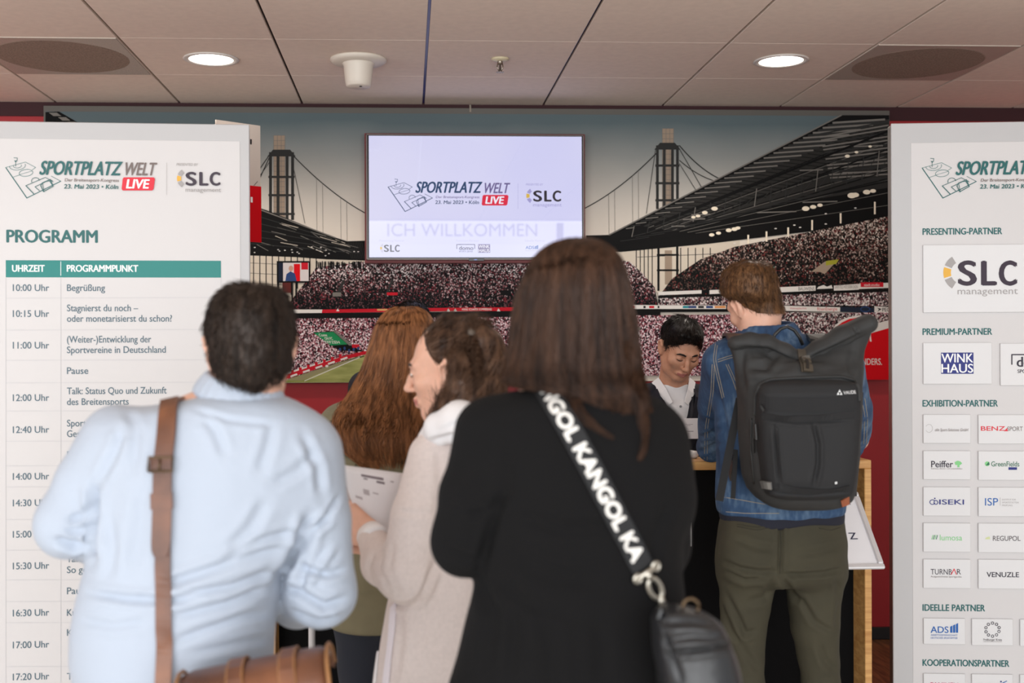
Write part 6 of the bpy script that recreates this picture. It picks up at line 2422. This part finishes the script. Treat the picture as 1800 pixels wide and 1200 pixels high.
S.chain([A3(792, 745, YR), A3(796, 900, YR + 0.04), JR['wrR'] * 0.85 + JR['elR'] * 0.15], (0.058, 0.05, 0.04), 0.03)
S.ell(A3(680, 755, YR - 0.10), (0.135, 0.065, 0.075), None, 0.03)            # the hood lying on the back
V, Fq = S.mesh(2)
V = crease(V, Fq, [([(585, 775), (610, 798), (650, 808), (740, 806)], 4, .009), ([(600, 770), (640, 785), (690, 790)], 4, .004), ([(590, 800), (600, 850), (595, 900)], 5, .004), ([(650, 815), (655, 850), (650, 900)], 4, .003), ([(600, 1040), (640, 1046), (680, 1040)], 4, .003)])
V += normals(V, Fq) * wobble(V, 0.003, 24, 21)[:, None]
parka = mesh('parka', V, Fq, m_parka, red, True)
for pl_ in ([(596, 812), (598, 860)], [(625, 815), (622, 870)], [(572, 830), (600, 826), (650, 828), (690, 832)]):
    stitched(pl_, [parka], 0.0012, 'seam', mat('dark parka seam', (78, 72, 54), 0.85), parka)
lower_body(red, JR, mat('dark blue jeans', (20, 24, 36), 0.85), m_shoe, r=(0.098, 0.066, 0.052), top=0.86, name='jeans')
m_hairR = hair_mat('copper red hair', (92, 56, 32), (168, 112, 72), 0.42, 80)
rowsR = rows_px([(543, 694, 734, .04), (548, 682, 746, .065), (556, 673, 754, .085), (570, 663, 761, .10), (590, 656, 766, .108), (620, 648, 769, .108, -.01), (650, 638, 771, .10, -.02), (680, 622, 772, .092, -.03), (705, 606, 772, .085, -.05),
                 (728, 594, 770, .08, -.07), (748, 590, 768, .075, -.09), (770, 600, 764, .07, -.105), (788, 610, 757, .06, -.115), (800, 625, 748, .045, -.125), (808, 645, 735, .025, -.13)], YR - 0.01, .1)
lo, hi = bounds(rowsR)
S = Solid(lo, hi, 0.005)
S.stack(rowsR, 0, 2.2, cap=0.02)
hairline(S, hc, hR, 0.92, 0.035, 0.62)
V, Fq = S.mesh(2)
Nn = normals(V, Fq)
ang = np.arctan2(V[:, 1] - hc[1], V[:, 0] - hc[0])
V += Nn * (0.003 * np.sin(ang * 23 + V[:, 2] * 6) + 0.002 * np.sin(ang * 47 + V[:, 2] * 22) - 0.003)[:, None]
hairR = mesh('hair', V, Fq, m_hairR, red, True)
TR_ = Stack(rowsR)
long_hair(TR_, rowsR[-1][0] + 0.015, rowsR[0][0], 2800, 0.0013, 11, 'hair_strands', m_hairR, hairR, k=28, a0=math.pi * 0.90, a1=math.pi * 2.1, lift=0.005, clump=20, ends=0.07, wave=0.05)
for i, (u0, v0, u1, v1) in enumerate(((612, 760, 600, 800), (640, 780, 632, 815), (668, 780, 664, 822), (690, 790, 692, 820), (602, 720, 583, 752))):
    P, Nn_ = drape([(u0 + 12, v0 - 50), (u0, v0), (u1, v1)], [hairR, parka], 0.004, 6)
    hairs('hair_lock', None, waves(smooth_line(P, 2), 60, [0.012, 0.014, 0.012, 0.004], 0.001, 30 + i, 0.003, 14), 0.0011, m_hairR, hairR)

# ------------------------------------------------------------------ woman in the cream coat, turned to the left
YK = 2.55
cre = thing('person', 'woman in cream coat with tied back curly brown hair, turned left and holding paper', 'person')
ear = A3(787, 655, YK - 0.06)
hR = frame((-0.96, 0.26, -0.12), math.radians(-3))
hc = ear - hR @ (np.array([-0.082, -0.012, -0.002]) * 0.93)
JK = dict(neck=A3(800, 745, YK), chest=A3(812, 840, YK + 0.01), waist=A3(795, 980, YK + 0.01), pelvis=A3(770, 1130, YK), shL=A3(768, 805, YK - 0.06), shR=A3(838, 800, YK + 0.14), elL=A3(716, 1008, YK - 0.10), elR=A3(760, 1000, YK + 0.22),
          wrL=A3(650, 945, YK + 0.04), wrR=A3(668, 960, YK + 0.16), toe=np.array([-0.75, 0.66, 0]))
for q, x, dy in (('L', 762, -0.02), ('R', 800, 0.05)):
    X = at(x, 1150, YK).x
    JK['hip' + q], JK['kn' + q], JK['an' + q] = np.array([X, YK + dy, 0.80]), np.array([X, YK + dy, 0.45]), np.array([X, YK + dy, 0.09])
S = head_solid(hc, hR, 0.93, 0.0028, JK['neck'])
# her near hand holds the papers between thumb and fingers
hl = hand_mesh(JK['wrL'] + np.array([0.004, 0.0, 0.004]), (-0.62, 0.30, 0.42), (0.25, 0.9, -0.2), 1, (0.75, 0.8, 0.85, 0.9), 0.93, (0.55, -0.15))
hr = hand_mesh(JK['wrR'], (-0.6, 0.2, 0.4), (0.0, -0.9, 0.0), -1, (0.5, 0.6, 0.7, 0.8), 0.93)
make_body(cre, JK, S, [hl, hr], m_skin, m_lip, (hc, hR, 0.93))
m_coat = mat('cream coat cloth', (218, 204, 199), 0.95, var=0.04, vscale=120, bump=0.5, bscale=260, sheen=0.2)
m_hood = mat('white hood', (238, 235, 236), 0.9, bump=0.3, bscale=300)
rows = rows_px([(742, 766, 848, .07, .02), (756, 750, 868, .10, .02), (775, 740, 884, .125, .02), (810, 726, 892, .14, .02), (860, 716, 893, .15, .02), (920, 708, 890, .15, .02), (980, 700, 885, .148, .02), (1040, 688, 880, .15, .02),
                (1080, 677, 876, .155, .02), (1130, 668, 873, .16, .02), (1200, 656, 872, .165, .02), (1300, 640, 875, .17, .02), (1420, 630, 880, .175, .02)], YK, .14)
lo, hi = bounds(rows, 0.05)
lo[0] -= 0.10
lo[1] -= 0.08
hi[1] += 0.12
S = Solid(lo, hi, 0.0055)
S.stack(rows, 0, 2.3, cap=0.03)
S.chain([A3(764, 808, YK - 0.065), A3(738, 905, YK - 0.095), A3(716, 1008, YK - 0.10)], (0.060, 0.060, 0.0605), 0.04)
S.chain([A3(716, 1008, YK - 0.10), A3(675, 988, YK - 0.03), A3(650, 942, YK + 0.04)], (0.060, 0.050, 0.031), 0.022)
S.chain([A3(838, 805, YK + 0.14), A3(775, 1000, YK + 0.22), A3(690, 965, YK + 0.17)], (0.06, 0.055, 0.035), 0.03)
V, Fq = S.mesh(2)
V = crease(V, Fq, [([(672, 955), (668, 1000), (690, 1045)], 6, .006), ([(660, 965), (650, 1000), (668, 1030)], 5, .004), ([(690, 950), (684, 1000), (705, 1050)], 6, .004), ([(765, 985), (745, 1040), (725, 1062)], 6, .008), ([(775, 1020), (750, 1080), (740, 1150)], 8, .004),
                   ([(700, 1065), (705, 1120), (695, 1190)], 7, .004), ([(735, 1060), (738, 1120), (725, 1190)], 8, .003), ([(770, 790), (775, 850), (765, 920)], 7, .004), ([(695, 895), (730, 905), (765, 900)], 5, .003), ([(680, 1062), (715, 1064), (745, 1050)], 5, .007)])
V += normals(V, Fq) * wobble(V, 0.0018, 24, 31)[:, None]
coat = mesh('coat', V, Fq, m_coat, cre, True)
S = Solid(np.array(A3(800, 755, YK)) - 0.2, np.array(A3(800, 755, YK)) + 0.2, 0.005)
S.chain([A3(752, 772, YK - 0.02), A3(776, 752, YK - 0.10), A3(808, 742, YK - 0.13), A3(845, 745, YK - 0.07), A3(856, 745, YK + 0.04)], (0.024, 0.036, 0.046, 0.046, 0.034), 0.02)
V, Fq = S.mesh(2)
V = crease(V, Fq, [([(752, 778), (790, 766), (822, 770)], 5, .007), ([(770, 760), (800, 745), (820, 742)], 4, .004)])
mesh('hood', V, Fq, m_hood, cre, True)
cuff = [A3(664, 952, YK + 0.015), A3(649, 938, YK + 0.045)]
MB().tube([Vector(cuff[0]), Vector(cuff[1])], [0.036, 0.033], 22).build('cuff', m_hood, cre, True)
strip([(693, 1064), (690, 1110), (684, 1160), (678, 1215)], [coat], 0.020, 0.004, 'zip_band', mat('white zip band', (232, 224, 230), 0.7), cre, 0.001)
strip([(674, 1075), (668, 1130), (660, 1200)], [coat], 0.016, 0.004, 'front_edge', m_hood, cre, 0.001)
lower_body(cre, JK, mat('grey trousers', (60, 58, 62), 0.85), m_shoe, r=(0.075, 0.058, 0.05), seat=0.065, top=0.85)
m_hairK = hair_mat('brown curly hair', (48, 32, 24), (104, 76, 58), 0.42, 70)
S = Solid(hc - 0.24, hc + 0.22, 0.0045)
S.ell(hc + hR @ np.array([0, -0.020, 0.036]), np.array([0.075, 0.098, 0.082]), hR, 0.0)
hairline(S, hc, hR, 0.93, 0.004, 0.52, 0.008)
# hair gathered at the back of the head, falling in curls to the shoulder
tail = [A3(826, 588, YK - 0.03), A3(852, 606, YK - 0.05), A3(864, 645, YK - 0.06), A3(858, 690, YK - 0.09), A3(842, 730, YK - 0.13)]
S.chain(tail, (0.030, 0.040, 0.044, 0.040, 0.022), 0.03)
side = [A3(815, 640, YK - 0.07), A3(812, 680, YK - 0.10), A3(790, 712, YK - 0.11), A3(760, 738, YK - 0.09)]
S.chain(side, (0.035, 0.036, 0.028, 0.012), 0.03)
V, Fq = S.mesh(2)
Nn = normals(V, Fq)
V += Nn * (wobble(V, 0.003, 60, 8) - 0.002)[:, None]
hairK = mesh('hair', V, Fq, m_hairK, cre, True)
tie = hc + hR @ np.array([0.0, -0.10, 0.06])


def back_flow(P, Q):
    d = tie - P
    return d / (np.linalg.norm(d, axis=1, keepdims=True) + 1e-9)


cut = lambda P: ((P - hc) @ hR)[:, 1] > -0.09
tufts(V, Fq, 5200, 0.045, back_flow, 0.06, 0.0009, 17, 'hair_strands', m_hairK, hairK, keep=cut, segs=5, jit=0.10)
hairs('curls', None, waves(tail, 420, [0.02, 0.036, 0.045, 0.044, 0.030], 0.001, 41, 0.007, 22, 34), 0.0011, m_hairK, hairK)
hairs('curls', None, waves(side, 320, [0.03, 0.036, 0.030, 0.014], 0.001, 42, 0.006, 22, 30), 0.0011, m_hairK, hairK)
MB().tube([A3(824, 573, YK - 0.02), A3(830, 588, YK - 0.08), A3(833, 608, YK - 0.06)], 0.009, 10).build('hair_tie', mat('pale hair tie', (96, 84, 74), 0.6), hairK, True)
hairs('curls', None, waves([A3(806, 596, YK - 0.10), A3(826, 600, YK - 0.10), A3(838, 630, YK - 0.11), A3(836, 665, YK - 0.12)], 160, [0.006, 0.016, 0.014, 0.010], 0.001, 43, 0.006, 26, 30), 0.0011, m_hairK, hairK)
S = None
# eyes and brows
m_eye = mat('eye white', (226, 220, 214), 0.25)
m_brow = mat('dark brow', (60, 44, 36), 0.8)


def face_bits(root, hc, hR, s, brow_m, open_=True):
    G = lambda x, y, z: Vector(hc + hR @ (np.array([x, y, z]) * s))
    for q in (-1, 1):
        MB().tube([G(q * x, y, z) for x, y, z in ((0.013, 0.0950, 0.0215), (0.024, 0.0930, 0.0255), (0.036, 0.0865, 0.025), (0.047, 0.0770, 0.018))], [0.0036 * s, 0.0052 * s, 0.0046 * s, 0.002 * s], 8, flat=0.6).build('eyebrow', brow_m, root, True)
        MB().tube([G(q * x, y, z) for x, y, z in ((0.0175, 0.0875, -0.001), (0.025, 0.0915, -0.0035), (0.033, 0.0905, -0.004), (0.043, 0.0835, -0.001))], [0.001 * s, 0.0016 * s, 0.0016 * s, 0.001 * s], 6).build('eyelashes', brow_m, root, True)
        if open_:
            e = MB()
            c = G(q * 0.031, 0.0825, 0.002)
            for i in range(1):
                e.lathe((0, 0, 0), [(0.0001, 0.0085 * s), (0.004 * s, 0.0078 * s), (0.0075 * s, 0.004 * s), (0.0085 * s, 0), (0.0001, -0.004)], 16)
            Rm = Matrix(hR.tolist())
            e.v = [tuple(c + Rm @ Vector((x * 1.2, z + 0.0015, y * 0.55))) for x, y, z in e.v]
            o = e.build('eye', m_eye, root, True)
            p = MB().lathe((0, 0, 0), [(0.0001, 0.0094 * s), (0.0038 * s, 0.0088 * s), (0.004 * s, 0.0074 * s)], 14)
            p.v = [tuple(c + Rm @ Vector((x * 0.9, z + 0.0015, y * 0.8))) for x, y, z in p.v]
            p.build('iris', mat('brown iris', (56, 40, 32), 0.2), o, True)


face_bits(cre, hc, hR, 0.93, m_brow)

# the papers in her hand


def sheet(name, corners, label, group, marks, thick=0.0012, sag=0.012):
    """A slightly bowed sheet between four world corners (tl, tr, br, bl)."""
    tl, tr, br, bl_ = [np.array(c) for c in corners]
    n = np.cross(tr - tl, bl_ - tl)
    n /= np.linalg.norm(n)
    if n[1] > 0:
        n = -n
    f = lambda a, b, o=0.0: tl * (1 - a) * (1 - b) + tr * a * (1 - b) + br * a * b + bl_ * (1 - a) * b + n * (o + sag * math.sin(math.pi * a) * (1 - b * .4))
    V, Fc, k = [], [], 9
    for o in (0.0, thick):
        V += [f(i / (k - 1), j / (k - 1), o) for j in range(k) for i in range(k)]
    q = k * k
    for j in range(k - 1):
        for i in range(k - 1):
            a = j * k + i
            Fc += [(a, a + 1, a + k + 1, a + k), (q + a, q + a + k, q + a + k + 1, q + a + 1)]
    ed = [j * k for j in range(k)] + [(k - 1) * k + i for i in range(1, k)] + [j * k + k - 1 for j in range(k - 2, -1, -1)] + [i for i in range(k - 2, 0, -1)]
    for a, b in zip(ed, ed[1:] + ed[:1]):
        Fc.append((a, b, q + b, q + a))
    o = mesh(name, V, Fc, m_paper, None, True)
    tag(o, label, 'paper', group)
    for (a0, b0, a1, b1, m) in marks:
        W = [f(a0 + (a1 - a0) * i / 5, b0 + (b1 - b0) * j, thick + 0.0006) for j in (0, 1) for i in range(6)]
        mesh('printed_mark', W, [(i, i + 6, i + 7, i + 1) for i in range(5)], m, o)
    return o


m_smudge, m_smudge2 = mat('dark print', (128, 116, 122), 0.6), mat('grey print', (186, 178, 180), 0.6)
YQ = YK + 0.09
sheet('flyer', (A3(597, 816, YQ - 0.03), A3(712, 832, YQ + 0.05), A3(700, 975, YQ + 0.03), A3(632, 925, YQ - 0.01)), 'white printed flyer held up by the woman in the cream coat', None,
      [(.27, .10, .62, .135, m_smudge), (.30, .15, .36, .17, m_smudge), (.50, .155, .64, .185, m_smudge), (.74, .12, .80, .14, m_smudge2), (.26, .32, .36, .40, m_smudge2), (.42, .33, .52, .35, m_smudge2), (.10, .46, .22, .50, m_smudge2)])
sheet('leaflet', (A3(596, 830, YQ + 0.03), A3(615, 836, YQ + 0.05), A3(640, 930, YQ + 0.03), A3(604, 930, YQ + 0.01)), 'leaflet with dark photo and green corner, half hidden behind the white flyer', None,
      [(.1, .2, .9, .28, m_smudge2), (.05, .55, .8, .72, mat('photo print', (74, 76, 84), 0.5)), (.0, .72, .6, .82, mat('leaf green print', (64, 176, 84), 0.5))], sag=0.004)

# ------------------------------------------------------------------ man behind the counter, looking down
m_suit = mat('navy suit cloth', (16, 18, 32), 0.8, bump=0.2, bscale=500)
m_wshirt = mat('white shirt cloth', (240, 239, 241), 0.75, bump=0.2, bscale=400)
m_hairF = hair_mat('near black hair', (14, 11, 10), (38, 29, 24), 0.38, 110)


def staff(u, vtop, Y, label, fwd, k=1.0, beard=True):
    t = thing('person', label, 'person')
    px = 2000.0 / Y
    hc = A3(u, vtop + 0.104 * px, Y)
    hR = frame(fwd, math.radians(-5))
    o = lambda dx, dz, dy=0.0: hc + np.array([dx, dy, dz])
    J = dict(neck=o(-0.008, -0.17, 0.10), chest=o(-0.01, -0.32, 0.13), waist=o(-0.01, -0.52, 0.16), pelvis=o(-0.01, -0.72, 0.17), shL=o(0.185, -0.225, 0.10), shR=o(-0.185, -0.215, 0.10),
             elL=o(0.235, -0.47, 0.04), elR=o(-0.235, -0.47, 0.04), wrL=o(0.10, -0.52, -0.13), wrR=o(-0.10, -0.52, -0.13), toe=np.array([0, -1.0, 0]))
    for q, s_ in (('L', 0.09), ('R', -0.09)):
        x = J['pelvis'][0] + s_
        J['hip' + q], J['kn' + q], J['an' + q] = np.array([x, Y + 0.17, J['pelvis'][2] - 0.06]), np.array([x, Y + 0.14, 0.48]), np.array([x, Y + 0.17, 0.09])
    S = head_solid(hc, hR, 0.95, 0.0025, J['neck'])
    hd = [hand_mesh(J['wrL'], (-0.5, -0.7, -0.25), (0, 0.3, -1), -1, s=0.95), hand_mesh(J['wrR'], (0.5, -0.7, -0.25), (0, 0.3, -1), 1, s=0.95)]
    make_body(t, J, S, hd, m_skin2, m_lip, (hc, hR, 0.95))
    # white shirt inside the jacket
    ch, nk, wa = J['chest'], J['neck'], J['waist']
    sz = lambda dz, rx, ry, dy=0.0: (nk[2] + dz, nk[0], nk[1] + dy, rx, ry)
    body_rows = [sz(0.045, .062, .062, -.02), sz(0.0, .075, .07, -.01), sz(-0.03, .11, .085), sz(-0.055, .165, .10), sz(-0.09, .198, .113, .01), sz(-0.2, .205, .12, .02), sz(-0.35, .19, .115, .03), sz(-0.55, .185, .12, .05), sz(-0.62, .185, .12, .05)]
    ins = [(z, cx, cy, rx - .010, ry - .010) for z, cx, cy, rx, ry in body_rows]
    lo, hi = bounds(ins)
    S = Solid(lo, hi, 0.006)
    S.stack(ins, 0, 2.3, cap=0.02)
    V, Fq = S.mesh(2)
    sh = mesh('shirt', V, Fq, m_wshirt, t, True)
    lo, hi = bounds(body_rows, 0.06)
    lo[0] -= 0.08
    hi[0] += 0.08
    lo[1] -= 0.26
    S = Solid(lo, hi, 0.0055)
    S.stack(body_rows[2:], 0, 2.3, cap=0.02)
    for q in 'LR':
        S.chain([J['sh' + q], J['el' + q], J['wr' + q] * 0.9 + J['el' + q] * 0.1], (0.062, 0.052, 0.038), 0.035)
        S.cone(J['neck'] + (J['sh' + q] - J['neck']) * 0.35, J['sh' + q], 0.055, 0.062, 0.03)
    f = nk + np.array([0.0, -0.12, 0])
    S.chain([f + np.array([0, 0.09, 0.06]), f + np.array([0, 0.02, -0.02]), f + np.array([0.01, -0.01, -0.16]), f + np.array([0.014, -0.01, -0.27])], (0.060, 0.052, 0.026, 0.006), 0.012, 'sub')
    V, Fq = S.mesh(2)
    jk = mesh('suit_jacket', V, Fq, m_suit, t, True)
    for q in (-1, 1):                           # collar wings and lapels
        pts = [nk + np.array([q * 0.074, -0.02, 0.045]), nk + np.array([q * 0.058, -0.082, 0.0]), nk + np.array([q * 0.030, -0.098, -0.045])]
        MB().ribbon(smooth_line(pts, 1), [(q * .7, -1, .4)] * 3, [0.034, 0.036, 0.020], 0.003).build('collar', m_wshirt, t)
        pts = [nk + np.array([q * 0.085, 0.0, 0.03]), nk + np.array([q * 0.092, -0.085, -0.03]), nk + np.array([q * 0.062, -0.122, -0.13]), nk + np.array([q * 0.018, -0.128, -0.26])]
        P = [Vector(p) for p in pts]
        MB().ribbon(P, [(q * .5, -1, .2)] * 4, [0.03, 0.055, 0.055, 0.012], 0.004).build('lapel', m_suit, t)
    for dz in (-0.055, -0.13, -0.20):
        MB().lathe((0, 0, 0), [(0.0, 0.003), (0.005, 0.002), (0.0055, 0), (0.0, 0)], 12)
        P = nk + np.array([0.004, -0.112 - 0.05 * min(1, -dz * 6) * .2, dz])
        MB().tube([Vector(P), Vector(P) + Vector((0, -0.004, 0))], 0.005, 10).build('button', mat('shirt button', (150, 150, 156), 0.4), t)
    lower_body(t, J, m_suit, m_shoe, r=(0.095, 0.07, 0.058), top=float(J['waist'][2]) - 0.02)
    # hair
    S = Solid(hc - 0.17, hc + 0.17, 0.004)
    S.ell(hc + hR @ np.array([0, -0.018, 0.042]), np.array([0.079, 0.100, 0.086]), hR, 0.0)
    S.ell(hc + hR @ np.array([0.012, 0.045, 0.092]), np.array([0.058, 0.048, 0.036]), hR, 0.03)
    hairline(S, hc, hR, 0.95, 0.018, 0.86, 0.010)
    V, Fq = S.mesh(2)
    V += normals(V, Fq) * (wobble(V, 0.002, 65, 3) - 0.003)[:, None]
    hr_ = mesh('hair', V, Fq, m_hairF, t, True)
    cr = hc + hR @ np.array([-0.03, -0.05, 0.11])
    fw = hR @ np.array([0.4, 0.9, 0.0])
    tufts(V, Fq, 4200, 0.026, lambda P, Q: fw * np.clip(((P - hc) @ hR)[:, 2:3] * 12, 0, 1) + flow_from(cr, hc)(P, Q) * 0.7, 0.35, 0.0010, 6, 'hair_strands', m_hairF, hr_, jit=0.25)
    face_bits(t, hc, hR, 0.95, mat('black brow', (30, 22, 18), 0.8), False)
    return t, hc, hR, J


stf, hcF, hRF, JF = staff(1196, 566, 4.42, 'dark haired man in navy suit and white shirt behind the counter, looking down', (0.12, -1, -0.62))
badge = thing('name_badge', 'white name badge hanging in front of the dark haired man in the navy suit', 'badge')
yb = JF['neck'][1] - 0.20
c0, c1 = A3(1200, 735, yb), A3(1222, 771, yb)
MB().box((c0[0] - 0.012, yb - 0.002, c1[2]), (c1[0] + 0.012, yb, c0[2]), 0, 0.0008).build('card', m_paper, badge)
for z, x0, x1, m in ((.28, .2, .8, m_smudge2), (.34, .3, .6, m_smudge2), (.62, .2, .85, m_smudge), (.74, .2, .5, m_smudge2)):
    zz = c0[2] + (c1[2] - c0[2]) * z
    w = c1[0] - c0[0]
    MB().box((c0[0] + w * x0, yb - 0.0026, zz - 0.002), (c0[0] + w * x1, yb - 0.0021, zz)).build('printed_line', m, badge)
lan = [Vector(((c0[0] + c1[0]) / 2, yb, c0[2])), Vector((JF['neck'][0] + 0.03, yb + 0.055, JF['neck'][2] - 0.14)), Vector((JF['neck'][0] + 0.07, yb + 0.10, JF['neck'][2] - 0.02)), Vector((JF['neck'][0] + 0.07, yb + 0.2, JF['neck'][2] + 0.055))]
MB().ribbon(smooth_line(lan, 1), [(0, -1, 0)] * 2 + [(.3, -1, .3)] * 2, 0.010, 0.001).build('lanyard', m_suit, badge)
q = A3(1213, 796, YC + 0.12)
cup = MB().lathe((q[0], YC + 0.12, ztop), [(0, 0), (0.02, 0), (0.028, 0.006), (0.030, 0.016), (0.024, 0.024), (0, 0.028)], 24)
tag(cup.build('white_puck', mat('white plastic', (232, 230, 228), 0.35), None, True), 'small white rounded object on the counter top beside the denim sleeve', 'small object')

st2, _, _, _ = staff(722, 541, 4.52, 'person mostly hidden beyond the red haired woman, only dark hair showing', (0.25, -1, -0.35))

settle()
